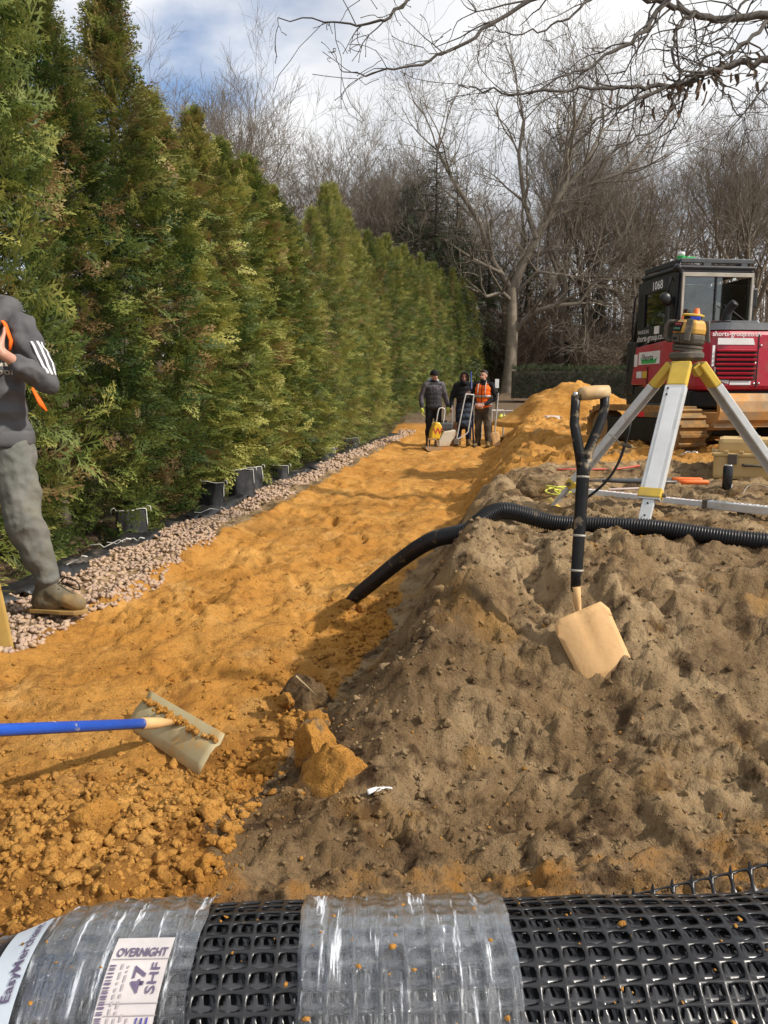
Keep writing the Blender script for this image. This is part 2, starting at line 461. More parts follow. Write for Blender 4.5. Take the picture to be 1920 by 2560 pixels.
def build_ground():
    t = np.concatenate([-np.linspace(3.2, 0.82, 26)[:-1] , np.linspace(-0.78, 0.78, 530), np.linspace(0.82, 3.2, 26)[1:]])
    ya = [-0.6]
    while ya[-1] < 330:
        y = ya[-1]
        st = 0.0042 if 1.3 < y < 6.5 else (0.0050 if 1.3 < y < 22 else 0.03)
        ya.append(y + max(0.006, (y + 1.6) * st))
    ya = np.array(ya)
    Y, T = np.meshgrid(ya, t, indexing='ij')
    X = T * (Y + 1.6)
    Z = ground_z(X.ravel(), Y.ravel()).reshape(X.shape)
    Z = np.where(Y > 45, 1.3 + 0.15 * pnoise(X * 0.1, Y * 0.1), Z)
    nr, nc = X.shape
    V = np.stack([X.ravel(), Y.ravel(), Z.ravel()], 1)
    i = np.arange(nr * nc).reshape(nr, nc)
    F = np.stack([i[:-1, :-1].ravel(), i[:-1, 1:].ravel(), i[1:, 1:].ravel(), i[1:, :-1].ravel()], 1)
    me = mesh_np('ground', V, F)
    x, y = X.ravel(), Y.ravel()
    s = x - toe_x(y)
    e = sm((s + 0.10) / 0.16) * sm((y - 1.62 - 0.30 * pnoise(x * 1.1, y * 0.3)) / 0.55) * (1 - sm((y - 6.1 - 0.5 * pnoise(x * 0.8, y)) / 1.0))
    e = np.maximum(e, 0.55 * sm((s + 0.15) / 0.3) * sm((2.6 - y) / 0.5))
    e = np.maximum(e, 0.62 * sm((s + 0.1) / 0.6) * sm((y - 6) / 1) * sm(fbm(x * 0.9 + 5, y * 1.3, 3) * 1.5 - 0.15))
    e = np.maximum(e, 0.5 * sm((2.1 - y) / 0.4) * sm((x + 0.35) / 0.5))
    edge = x - (-2.85 + 0.133 * y)
    e = np.maximum(e, 0.85 * sm((edge + 0.1) / 0.1) * sm((0.66 - edge) / 0.08) * sm((20 - y) / 4))
    lit = np.maximum(sm((y - 22.5) / 3), sm((0.12 - edge) / 0.1) * sm((y - 2) / 1))
    lit = np.maximum(lit, sm((x - 9) / 3) * sm((y - 14) / 3))
    heap = np.exp(-((x + 0.85) ** 2 / 0.55 + (y - 1.7) ** 2 / 0.18))
    damp_shade = np.clip(0.40 * sm((4.5 - y) / 2.5) * sm(-s / 0.3) + 0.35 * heap + 0.5 * sm((2.3 - y) / 0.5) + 0.60 * sm((s + .1) / 0.2) * sm((0.62 - s) / 0.25) * sm((4.4 - y) / 1.5) * sm((y - 1.9) / .3) + 0.55 * sm((s + .1) / .2) * sm((3.0 + 0.3 * fbm(x * 1.5, y * 1.5, 2) - y) / 0.5) * sm((y - 1.75) / .3) * (0.6 + 0.8 * fbm(x * 2.2 + 8, y * 2.2, 3))  # damp soil, plus the bank's left flank shade put into the colour
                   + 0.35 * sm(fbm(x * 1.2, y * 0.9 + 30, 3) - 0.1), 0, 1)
    attr(me, 'earth', e); attr(me, 'litter', lit); attr(me, 'damp_shade', damp_shade)
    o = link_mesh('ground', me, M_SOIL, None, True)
    tag(o, 'orange sand trench beside a brown earth bank', None, None, 'structure')
build_ground()

def soil_attrs(me, earth, damp_shade=0.0, litter=0.0):
    n = len(me.vertices)
    for k, v in (('earth', earth), ('damp_shade', damp_shade), ('litter', litter)):
        attr(me, k, v if isinstance(v, np.ndarray) else np.full(n, v))

# heap of sand behind the bank, a sheet of its own standing on the ground
def sand_heap():
    cx, cy = 4.75, 19.2
    n, k = 46, 72
    rr = np.linspace(0, 1, n); th = np.linspace(0, 2 * np.pi, k, endpoint=False)
    Rr, Th = np.meshgrid(rr, th, indexing='ij')
    rad = 2.15 * (1 + 0.10 * pnoise(np.cos(Th) * 2 + 5, np.sin(Th) * 2))
    X = cx + Rr * rad * np.cos(Th) * 0.95; Y = cy + Rr * rad * np.sin(Th) * 1.1
    g0 = ground_z(X.ravel(), Y.ravel()).reshape(X.shape)
    prof = np.clip(1 - Rr, 0, 1) ** 0.8
    Z = np.maximum(g0, 0.55) * Rr + (1 - Rr) * 0.55 + 0.84 * sm(prof * 1.12) * (1 - 0.12 * np.cos(Th * 2 + 1)) + (1 - Rr) * (0.10 * fbm(X * 1.6, Y * 1.6, 4) - 0.10 * np.abs(fbm(X * 1.1 + 4, Y * 1.1, 3)) + 0.05) - 0.10 * (Rr > 0.985)
    V = np.stack([X.ravel(), Y.ravel(), Z.ravel()], 1)
    i = np.arange(n * k).reshape(n, k); j = np.roll(i, -1, 1)
    F = np.stack([i[:-1].ravel(), i[1:].ravel(), j[1:].ravel(), j[:-1].ravel()], 1)
    me = mesh_np('sand_heap', V, F)
    soil_attrs(me, 0.12)
    o = link_mesh('sand_heap', me, M_SOIL, None, True)
    tag(o, 'rounded heap of orange sand between the three workers and the excavator', 'sand heap')
sand_heap()

# ------------------------------------------------------------------ clods
def ico(sub):
    bm = bmesh.new(); bmesh.ops.create_icosphere(bm, subdivisions=sub, radius=1.0)
    bm.verts.index_update()
    V = np.array([v.co[:] for v in bm.verts]); F = np.array([[v.index for v in f.verts] for f in bm.faces]); bm.free()
    return V, F
ICO1, ICO2, ICO3 = ico(1), ico(2), ico(4)
def noise3(V, sc, seed, o=3):
    return (fbm(V[:, 0] * sc + seed, V[:, 1] * sc + V[:, 2] * sc * 0.7, o) + fbm(V[:, 2] * sc - seed, V[:, 0] * sc * 0.6 + V[:, 1] * sc, o)) * 0.5
def rots(n, rng):
    q = rng.normal(size=(n, 4)); q /= np.linalg.norm(q, axis=1)[:, None]
    w, x, y, z = q.T
    return np.stack([np.stack([1 - 2 * (y * y + z * z), 2 * (x * y - z * w), 2 * (x * z + y * w)], 1),
                     np.stack([2 * (x * y + z * w), 1 - 2 * (x * x + z * z), 2 * (y * z - x * w)], 1),
                     np.stack([2 * (x * z - y * w), 2 * (y * z + x * w), 1 - 2 * (x * x + y * y)], 1)], 1)
def scatter_stones(name, protos, pos, size, rng, flat=0.75, extra=None):
    """many small bodies in one mesh"""
    Vs, Fs, At = [], [], []
    base = 0; N = len(pos); which = rng.randint(0, len(protos), N)
    if extra:                                            # plainer bodies below a size
        which = np.where(size < extra[1], len(protos) + rng.randint(0, len(extra[0]), N), which); protos = list(protos) + list(extra[0])
    for k, (PV, PF) in enumerate(protos):
        m = np.where(which == k)[0]
        if not len(m): continue
        Rm = rots(len(m), rng)
        P = np.einsum('nij,vj->nvi', Rm, PV)
        P[:, :, 2] *= flat
        P = P * size[m][:, None, None] + pos[m][:, None, :]
        F = PF[None] + (np.arange(len(m)) * len(PV))[:, None, None] + base
        Vs.append(P.reshape(-1, 3)); Fs.append(F.reshape(-1, 3)); base += P.shape[0] * P.shape[1]
        At.append(np.repeat(m, len(PV)))
    return mesh_np(name, np.concatenate(Vs), np.concatenate(Fs)), np.concatenate(At)
def clod_protos(n, base, seed, amp=0.35):
    out = []
    for k in range(n):
        V, F = base
        d = 1 + 0.6 * noise3(V, 1.1, seed + k * 3.7, 2) + 0.42 * noise3(V, 2.6, seed + k, 2) + 0.30 * noise3(V, 5.5, seed + 2 * k, 2)
        V = np.clip(V, -0.72, 0.8)
        out.append((V * d[:, None] * np.array([1, 0.85 + 0.3 * ((k * 37) % 10) / 10, 0.75]), F))
    return out
rng = np.random.RandomState(11)
def build_clods():
    # loose crumbs of sand lying over the near heap and along the foot of the bank
    pts = []
    N1 = 5400
    x = rng.normal(-0.80, 0.46, N1); y = rng.normal(1.86, 0.27, N1)
    pts.append((x, y, rng.gamma(1.25, 0.0048, N1) + 0.0025))
    N2 = 900
    y = rng.uniform(1.9, 4.6, N2); x = toe_x(y) - np.abs(rng.normal(0.0, 0.22, N2)) - 0.02
    pts.append((x, y, rng.gamma(1.6, 0.0045, N2) + 0.003))
    N3 = 600
    y = rng.uniform(1.7, 6, N3) ** 1.0; x = rng.uniform(-1.9, 0.6, N3) * (y / 4 + 0.3)
    pts.append((x, y, rng.gamma(1.4, 0.0032, N3) + 0.002))
    x = np.concatenate([p[0] for p in pts]); y = np.concatenate([p[1] for p in pts]); r = np.clip(np.concatenate([p[2] for p in pts]), 0.003, 0.024)
    ok = (y > 1.42) & (x < toe_x(y) + 0.05) & (x > -2.1 + 0.133 * y)
    x, y, r = x[ok], y[ok], r[ok]
    z = ground_z(x, y) + r * 0.12
    me, idx = scatter_stones('sand_crumbs', clod_protos(8, ICO2, 2.0), np.stack([x, y, z], 1), r, rng, 0.85, (clod_protos(8, ICO1, 2.0), 0.0085))
    soil_attrs(me, 0.10 + 0.0 * idx, 0.25 * rng.rand(len(r))[idx])
    o = link_mesh('sand_crumbs', me, M_SOIL, None, False)
    tag(o, 'loose crumbs of orange sand strewn over the trench', 'sand', None, 'stuff')
    # fine grit everywhere near
    N = 5500
    y = 1.5 + rng.rand(N) ** 1.5 * 3.6; x = rng.uniform(-0.62, 0.60, N) * (y + 0.3)
    r = np.clip(rng.gamma(1.4, 0.0019, N) + 0.0014, 0.0014, 0.010)
    ok = (x > -2.1 + 0.133 * y); x, y, r = x[ok], y[ok], r[ok]
    me, idx = scatter_stones('soil_grit', clod_protos(6, ICO1, 4.0), np.stack([x, y, ground_z(x, y) + r * 0.3], 1), r, rng, 0.9)
    es = sm((x - toe_x(y) + 0.1) / 0.2) * 0.9 * (rng.rand(len(x)) > 0.12)
    soil_attrs(me, es[idx], 0.2 * rng.rand(len(r))[idx])
    o = link_mesh('soil_grit', me, M_SOIL, None, False)
    tag(o, 'fine grit of sand and soil sprinkled over the near ground', 'grit', None, 'stuff')
    # brown crumbs over the earth bank
    N = 2200
    y = rng.uniform(1.9, 4.3, N); x = toe_x(y) + np.abs(rng.normal(0.1, 0.9, N)) - 0.03
    r = np.clip(rng.gamma(1.1, 0.0040, N) + 0.002, 0.002, 0.028)
    z = ground_z(x, y) + r * 0.1
    me, idx = scatter_stones('earth_crumbs', clod_protos(8, ICO2, 8.0), np.stack([x, y, z], 1), r, rng, 0.85, (clod_protos(8, ICO1, 8.0), 0.009))
    soil_attrs(me, 0.95 + 0.0 * idx, 0.12 * rng.rand(len(r))[idx])
    o = link_mesh('earth_crumbs', me, M_SOIL, None, False)
    tag(o, 'loose brown crumbs of soil on the earth bank', 'soil', None, 'stuff')
build_clods()

def big_clod(name, loc, size, seed, earth, damp_shade, label, cat, rot=(0, 0, 0), cuts=(), group=None, amp=0.30):
    V, F = ICO3
    V = V.copy()
    d = 1 + amp * noise3(V, 0.9, seed, 3) + 0.20 * noise3(V, 2.2, seed + 3, 3) + 0.09 * noise3(V, 7.0, seed + 5, 3)
    V = V * d[:, None]
    for n, h in cuts:                                    # broken flat faces
        n = np.array(n, float); n /= np.linalg.norm(n)
        t = V @ n - h
        V = V - np.clip(t, 0, None)[:, None] * n * (0.80 + 0.35 * noise3(V, 4.0, seed + 9, 4))[:, None]
    V = V * (1 + 0.11 * np.abs(noise3(V, 5.0, seed + 2, 4)) - 0.05 * (noise3(V, 2.4, seed + 7, 3) > .25))[:, None]
    V = V * np.array(size)
    me = mesh_np(name, V, F)
    e = earth + 0.55 * noise3(V / max(size), 1.6, seed + 1, 3)
    soil_attrs(me, np.clip(e, 0, 1), damp_shade)
    o = link_mesh(name, me, M_SOIL, None, True)
    o.location = loc; o.rotation_euler = rot
    tag(o, label, cat, group)
    return o
big_clod('sand_clod', (-0.150, 2.17, 0.085), (0.115, 0.10, 0.150), 3.1, 0.30, 0.0, 'big broken orange sand clod with grey streaks beside the white plastic scrap', 'clod', (0.1, 0.25, 0.2),
         [((0.8, -0.6, 0.1), 0.45), ((-0.8, -0.3, 0.6), 0.5), ((0.3, 0.2, 1), 0.62)])
big_clod('sand_clod', (-0.215, 2.33, 0.10), (0.085, 0.075, 0.125), 5.9, 0.34, 0.1, 'pointed orange and grey sand clod behind the big broken clod', 'clod', (0.0, -0.4, 0.5),
         [((0.7, -0.7, 0.2), 0.4), ((-0.8, -0.2, 0.5), 0.45)])
big_clod('sand_clod', (-0.33, 2.62, 0.055), (0.048, 0.045, 0.042), 1.7, 0.12, 0.0, 'rounded orange sand lump below the dark broken turf', 'clod')
big_clod('sand_clod', (-0.245, 2.60, 0.075), (0.052, 0.045, 0.05), 8.2, 0.28, 0.2, 'orange sand lump wedged against the foot of the earth bank', 'clod')
big_clod('sand_clod', (-0.385, 2.86, 0.06), (0.034, 0.032, 0.03), 4.4, 0.05, 0.0, 'small round yellow sand ball on the dark broken turf', 'clod')
big_clod('turf_clod', (-0.30, 2.92, 0.04), (0.115, 0.10, 0.10), 6.6, 0.80, 0.8, 'dark broken lump of turf holding a pale wood sliver', 'clod', (0, 0, 0.4), [((0.5, -0.8, 0.3), 0.5), ((-.7, -.3, .6), .45), ((.8, .2, .6), .5)], amp=0.55)

# ------------------------------------------------------------------ gravel strip
def edge_x(y): return -2.85 + 0.133 * y + 0.0035 * max(0, y - 15) ** 2 + 0.05 * math.sin(y * 1.7) + 0.03 * math.sin(y * 4.3)
def stone_material():
    m = bpy.data.materials.new('gravel_stone'); t, b = nodes_of(m)
    tcn = t.nodes.new('ShaderNodeTexCoord')
    oi = t.nodes.new('ShaderNodeObjectInfo')
    r = tmath(t, 'ADD', tattr(t, 'tint'), oi.outputs['Random'])
    r = tmath(t, 'FRACT', tmath(t, 'MULTIPLY', r, 7.31))
    cr = t.nodes.new('ShaderNodeValToRGB'); t.links.new(r, cr.inputs[0])
    e = cr.color_ramp.elements
    e[0].position = 0; e[0].color = (0.33, 0.225, 0.175, 1); e[1].position = 1; e[1].color = (0.44, 0.335, 0.265, 1)
    for p, c in ((0.25, (0.40, 0.285, 0.235, 1)), (0.5, (0.33, 0.25, 0.20, 1)), (0.7, (0.47, 0.34, 0.24, 1)), (0.85, (0.40, 0.27, 0.18, 1))):
        q = e.new(p); q.color = c
    n = tnoise(t, 40, 5, 0.6, tcn.outputs['Object'])
    col = tmix(t, trange(t, n, 0.35, 0.7, 0, 0.5), cr.outputs[0], (0.46, 0.30, 0.14))
    t.links.new(col, b.inputs['Base Color']); b.inputs['Roughness'].default_value = 0.85
    tbump(t, b, n, 0.3, 0.005)
    return m
M_STONE = stone_material()
def hull_protos(n, seed):
    rg = np.random.RandomState(seed); out = []
    for k in range(n):
        bm = bmesh.new()
        P = rg.normal(size=(13, 3)); P /= np.linalg.norm(P, axis=1)[:, None]
        P = P * np.array([1, 0.72 + 0.2 * rg.rand(), 0.55 + 0.2 * rg.rand()])
        for p in P: bm.verts.new(p)
        res = bmesh.ops.convex_hull(bm, input=bm.verts[:])
        bmesh.ops.delete(bm, geom=[g for g in res['geom_interior'] if isinstance(g, bmesh.types.BMVert)], context='VERTS')
        bmesh.ops.triangulate(bm, faces=bm.faces[:]); bm.verts.index_update()
        out.append((np.array([v.co[:] for v in bm.verts]), np.array([[v.index for v in f.verts] for f in bm.faces]))); bm.free()
    return out
def build_gravel():
    protos = hull_protos(12, 5)
    rg = np.random.RandomState(21)
    root = empty('gravel_strip', (0, 0, 0)); tag(root, 'strip of pinkish crushed gravel along the black edging by the hedge', 'gravel', None, 'structure')
    P = []
    def lay(y0, y1, spacing, layers):
        area = (y1 - y0) * 0.78; n = int(area / spacing ** 2 * layers)
        y = rg.uniform(y0, y1, n)
        ex = np.array([edge_x(q) for q in y])
        wdt = 0.74 + 0.09 * pnoise(y * 1.3, 2.2) + 0.05 * pnoise(y * 5, 1.1) - 0.05 - 0.24 * sm((y - 5.6) / 2.0)
        x = ex + 0.02 + wdt * rg.rand(n) ** 1.05
        r = spacing * rg.uniform(0.42, 0.72, n)
        z = ground_z(x, y) + r * rg.uniform(-0.1, 0.55, n)
        return np.stack([x, y, z, r], 1)
    P = np.concatenate([lay(2.9, 8.0, 0.0355, 1.6), lay(8.0, 13, 0.052, 1.3), lay(13, 23, 0.07, 0.9)])
    order = np.argsort(np.hypot(P[:, 0] + 1.8, (P[:, 1] - 4.4) * 0.7) + 10 * ((P[:, 0] < -0.5 * P[:, 1] * 1.02)))
    near, rest = P[order[:300]], P[order[300:]]
    meshes = []
    for V, F in protos:
        me = mesh_np('stone', V * np.array([1, 1, 0.85]), F); me.materials.append(M_STONE)
        attr(me, 'tint', np.zeros(len(V))); meshes.append(me)
    for k, (x, y, z, r) in enumerate(near):
        o = bpy.data.objects.new('stone', meshes[k % 12]); COL.objects.link(o); o.parent = root
        o.location = (x, y, z); o.scale = (r * 1.1,) * 3
        o.rotation_euler = (rg.uniform(-0.7, 0.7), rg.uniform(-0.7, 0.7), rg.uniform(0, 6.3))
    me, idx = scatter_stones('loose_gravel', protos, rest[:, :3], rest[:, 3] * 1.05, rg, 0.8)
    attr(me, 'tint', rg.rand(len(rest))[idx])
    o = link_mesh('loose_gravel', me, M_STONE, root); tag(o, None, None, None, 'stuff')
build_gravel()

# ------------------------------------------------------------------ black membrane edging and bags
M_MEMB = mat('black_membrane', (0.012, 0.012, 0.013), (0.03, 0.03, 0.032), 9, 0.38, bump=0.35, bsc=35, dirt=(0.16, 0.13, 0.10), dsc=4, damt=(0.56, 0.75))
M_BAG = mat('black_geotextile', (0.012, 0.012, 0.013), (0.022, 0.022, 0.024), 20, 0.62, bump=0.5, bsc=140, dirt=(0.10, 0.085, 0.07), dsc=7, damt=(0.6, 0.8))
M_THREAD = mat('white_thread', (0.75, 0.74, 0.70), (0.6, 0.58, 0.52), 30, 0.7)
def build_membrane():
    # crumpled black sheeting in folded lengths laid end to end along the hedge foot
    rg = random.Random(5)
    y = 3.0; k = 0
    while y < 21:
        L = rg.uniform(1.0, 1.6) * (1 if y < 12 else 1.6)
        nu, nv = 34, 12
        V = []
        for i in range(nu):
            yy = y + L * i / (nu - 1)
            for j in range(nv):
                q = j / (nv - 1)
                xx = edge_x(yy) - 0.36 + 0.50 * q + 0.02 * math.sin(yy * 9 + k)
                endf = min(1, min(i, nu - 1 - i) / 4)
                bulge = 0.085 * math.sin(math.pi * q) ** 0.7 * (0.45 + 0.55 * endf)
                V.append((xx, yy, 0.0 + bulge))
        V = np.array(V)
        V[:, 2] += ground_z(V[:, 0], V[:, 1], False) + 0.012 + 0.035 * fbm(V[:, 0] * 5 + k, V[:, 1] * 5, 4) + 0.02 * np.abs(fbm(V[:, 0] * 9 + 3 * k, V[:, 1] * 12, 3))
        i = np.arange(nu * nv).reshape(nu, nv)
        F = np.stack([i[:-1, :-1].ravel(), i[:-1, 1:].ravel(), i[1:, 1:].ravel(), i[1:, :-1].ravel()], 1)
        o = link_mesh('membrane_fold', mesh_np('membrane_fold', V, F), M_MEMB, None, True)
        md = o.modifiers.new('thickness', 'SOLIDIFY'); md.thickness = 0.006
        pos = ['nearest to the man in grey joggers', 'just behind the man in grey joggers', 'beside the leftmost upright black bag', 'between the upright bags',
               'beside the last upright bags', 'where the gravel narrows', 'halfway along the hedge', 'past the middle of the hedge', 'well along the hedge',
               'nearer the three workers', 'short of the compactor', 'left of the plate compactor', 'behind the plate compactor', 'farthest along the hedge']
        tag(o, 'crumpled black plastic sheet by the gravel, ' + pos[min(k, len(pos) - 1)], 'plastic sheet', 'black sheeting along the hedge foot')
        y += L + 0.02; k += 1
def bag(loc, w, h, rz, lean, label, seed):
    root = empty('geotextile_bag', loc, rz, label, 'bag', 'upright black bags at the hedge foot')
    nu, nv = 15, 11
    def sheet(sgn):
        V = []
        for i in range(nu):
            a = i / (nu - 1) - 0.5
            for j in range(nv):
                q = j / (nv - 1)
                b = 0.07 * (1 - (2 * a) ** 2) * (1 - 0.75 * q) + 0.006
                V.append((a * w * (1 - 0.12 * q), sgn * b + lean * q * h, q * h + 0.02 * a * w))
        V = np.array(V)
        V[:, 1] += 0.02 * fbm(V[:, 0] * 9 + seed, V[:, 2] * 7 + sgn, 3)
        V[:, 2] += 0.02 * V[:, 2] / h * fbm(V[:, 0] * 6 + seed, V[:, 2] * 0 + 1, 2)
        return V
    A, B = sheet(-1), sheet(1)
    i = np.arange(nu * nv).reshape(nu, nv)
    F = np.stack([i[:-1, :-1].ravel(), i[1:, :-1].ravel(), i[1:, 1:].ravel(), i[:-1, 1:].ravel()], 1)
    me = mesh_np('cloth', np.concatenate([A, B]), np.concatenate([F, F[:, ::-1] + nu * nv]))
    o = link_mesh('cloth', me, M_BAG, root, True)
    md = o.modifiers.new('thickness', 'SOLIDIFY'); md.thickness = 0.003
    mb = MB()
    rim = [A[i0 * nv + nv - 1] + np.array([0, -0.006, 0.002]) for i0 in range(nu)]
    mb.tube(rim, 0.0042, 5)
    side = [A[(nu - 1) * nv + j] + np.array([0.004, -0.006, 0]) for j in range(nv // 2, nv)]
    mb.tube(side, 0.0042, 5)
    mb.build('seam', M_THREAD, root, True)
    for e in (0, nu - 1):
        p = Vector(A[e * nv + nv - 1]); s = -1 if e == 0 else 1
        MB().tube([p, p + Vector((s * .015, -.01, .03)), p + Vector((s * .04, -.01, .02)), p + Vector((s * .045, -.012, -.02))], 0.0042, 5).build('tie_string', M_THREAD, root, True)
build_membrane()
for (y, dx, w, h, rz, ln, lab, sd) in (
        (6.45, -0.10, 0.27, 0.27, 0.25, 0.05, 'leftmost upright black fabric bag with white seam, alone at the hedge foot', 1),
        (7.95, -0.05, 0.30, 0.30, -0.35, 0.22, 'leaning black fabric bag left of the upright pair', 2),
        (8.80, 0.02, 0.30, 0.34, 0.15, 0.05, 'taller black fabric bag with white seam, left of the upright pair', 3),
        (9.45, 0.02, 0.22, 0.34, 0.45, 0.0, 'narrow black fabric bag with white seam, right of the upright pair', 4),
        (10.6, 0.0, 0.30, 0.24, -0.2, 0.25, 'slumped black fabric bag just beyond the upright pair', 5),
        (14.2, -0.02, 0.36, 0.24, 0.0, 0.2, 'low slumped black bag halfway along the gravel', 6),
        (16.4, -0.05, 0.34, 0.26, 0.2, 0.15, 'small distant black bag left of the plate compactor', 7)):
    x = edge_x(y) + dx - 0.02
    bag((x, y, gz(x, y) + 0.02), w, h, rz, ln, lab, sd)
def white_ties():
    k = 0
    for (y, dx) in ((4.9, -0.1), (5.45, 0.02), (5.8, -0.04), (7.3, 0.06)):
        rg = random.Random(k); mb = MB(); x = edge_x(y) + dx; z = gz(x, y) + 0.11
        p = [Vector((x + 0.05 * i + 0.02 * rg.random(), y + 0.03 * math.sin(i * 2.1), z + 0.015 * math.sin(i * 1.7 + k) + 0.008 * i)) for i in range(6)]
        mb.tube(p, 0.0036, 5)
        mb.tube([p[-1], p[-1] + Vector((.02, 0, .03)), p[-1] + Vector((.05, .01, .02))], 0.004, 5)
        o = mb.build('stitch_thread', M_THREAD, None, True)
        tag(o, ['loose white stitching thread on black sheeting behind the boot', 'knotted white thread on the black sheeting beside the gravel',
                'white thread end sticking up from the black sheeting', 'white thread between the first and second black bag'][k], 'thread', 'loose white threads')
        k += 1
white_ties()

# ------------------------------------------------------------------ conifer hedge
def leaf_material(name, dark, mid, light, dead, rough=0.6):
    m = bpy.data.materials.new(name); t, b = nodes_of(m)
    tint = tattr(t, 'tint')
    oi = t.nodes.new('ShaderNodeObjectInfo')
    tint = tmath(t, 'ADD', tint, trange(t, oi.outputs['Random'], 0, 1, -0.20, 0.16))
    cr = t.nodes.new('ShaderNodeValToRGB'); t.links.new(tint, cr.inputs[0])
    e = cr.color_ramp.elements
    e[0].position = 0.1; e[0].color = (*dark, 1); e[1].position = 0.92; e[1].color = (*light, 1)
    q = e.new(0.5); q.color = (*mid, 1)
    col = tmix(t, tattr(t, 'dead'), cr.outputs[0], dead)
    t.links.new(col, b.inputs['Base Color']); b.inputs['Roughness'].default_value = rough
    b.inputs['Specular IOR Level'].default_value = 0.35
    tr = t.nodes.new('ShaderNodeBsdfTranslucent'); t.links.new(col, tr.inputs[0])
    mx = t.nodes.new('ShaderNodeMixShader'); mx.inputs[0].default_value = 0.28
    out = t.nodes['Material Output']
    t.links.new(b.outputs[0], mx.inputs[1]); t.links.new(tr.outputs[0], mx.inputs[2]); t.links.new(mx.outputs[0], out.inputs[0])
    return m
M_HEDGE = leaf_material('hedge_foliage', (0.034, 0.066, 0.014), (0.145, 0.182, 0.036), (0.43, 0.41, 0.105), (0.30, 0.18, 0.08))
M_BARK = mat('bark', (0.16, 0.125, 0.09), (0.09, 0.07, 0.05), 14, 0.9, bump=0.7, bsc=30)
M_BARK_DK = mat('dark_bark', (0.085, 0.072, 0.058), (0.05, 0.042, 0.034), 14, 0.9, bump=0.7, bsc=30)
M_BARK_GR = mat('pale_bark', (0.30, 0.25, 0.185), (0.19, 0.15, 0.11), 3, 0.9, bump=0.7, bsc=30, dirt=(0.10, 0.11, 0.05), dsc=2, damt=(.55, .75))
def spray(nleaf, seed, two=True):
    """one flat drooping spray of scale leaves, length 1 along x"""
    rg = np.random.RandomState(seed); V = []; F = []
    def quad(p, d, L, wd):
        d = np.array(d); d = d / np.linalg.norm(d); n = np.array([-d[1], d[0], 0.0])
        a = len(V); z = -0.22 * (p[0] + d[0] * L) ** 2 + 0.22 * p[0] ** 2
        V.extend([p - n * wd * 0.35, p + d * L * 0.45 + n * wd + [0, 0, z * .4], p + d * L + [0, 0, z], p + d * L * 0.45 - n * wd + [0, 0, z * .4]])
        F.extend([(a, a + 3, a + 1), (a + 1, a + 3, a + 2)])
    for k in range(nleaf):
        t = 0.10 + 0.84 * k / (nleaf - 1)
        s = 1 if k % 2 else -1
        ang = s * R(54 - 24 * t + rg.uniform(-8, 8))
        p = np.array([t, 0.0, -0.22 * t * t])
        L = (0.42 * (1 - t) ** 0.75 + 0.09) * rg.uniform(0.8, 1.15)
        d = (math.cos(ang), math.sin(ang), 0)
        quad(p, d, L, 0.030)
        if two and L > 0.2:
            for s2 in (-1, 1):
                a2 = ang + s2 * R(38); q = p + np.array(d) * L * 0.42
                q[2] = -0.22 * q[0] ** 2
                quad(q, (math.cos(a2), math.sin(a2), 0), L * 0.5, 0.026)
    quad(np.array([0, 0, 0.0]), (1, 0, 0), 1.0, 0.016)
    return np.array(V), np.array(F)
SPRAY_HI = [spray(9, s, True) for s in range(3)]
SPRAY_LO = [spray(8, s + 10, False) for s in range(2)]
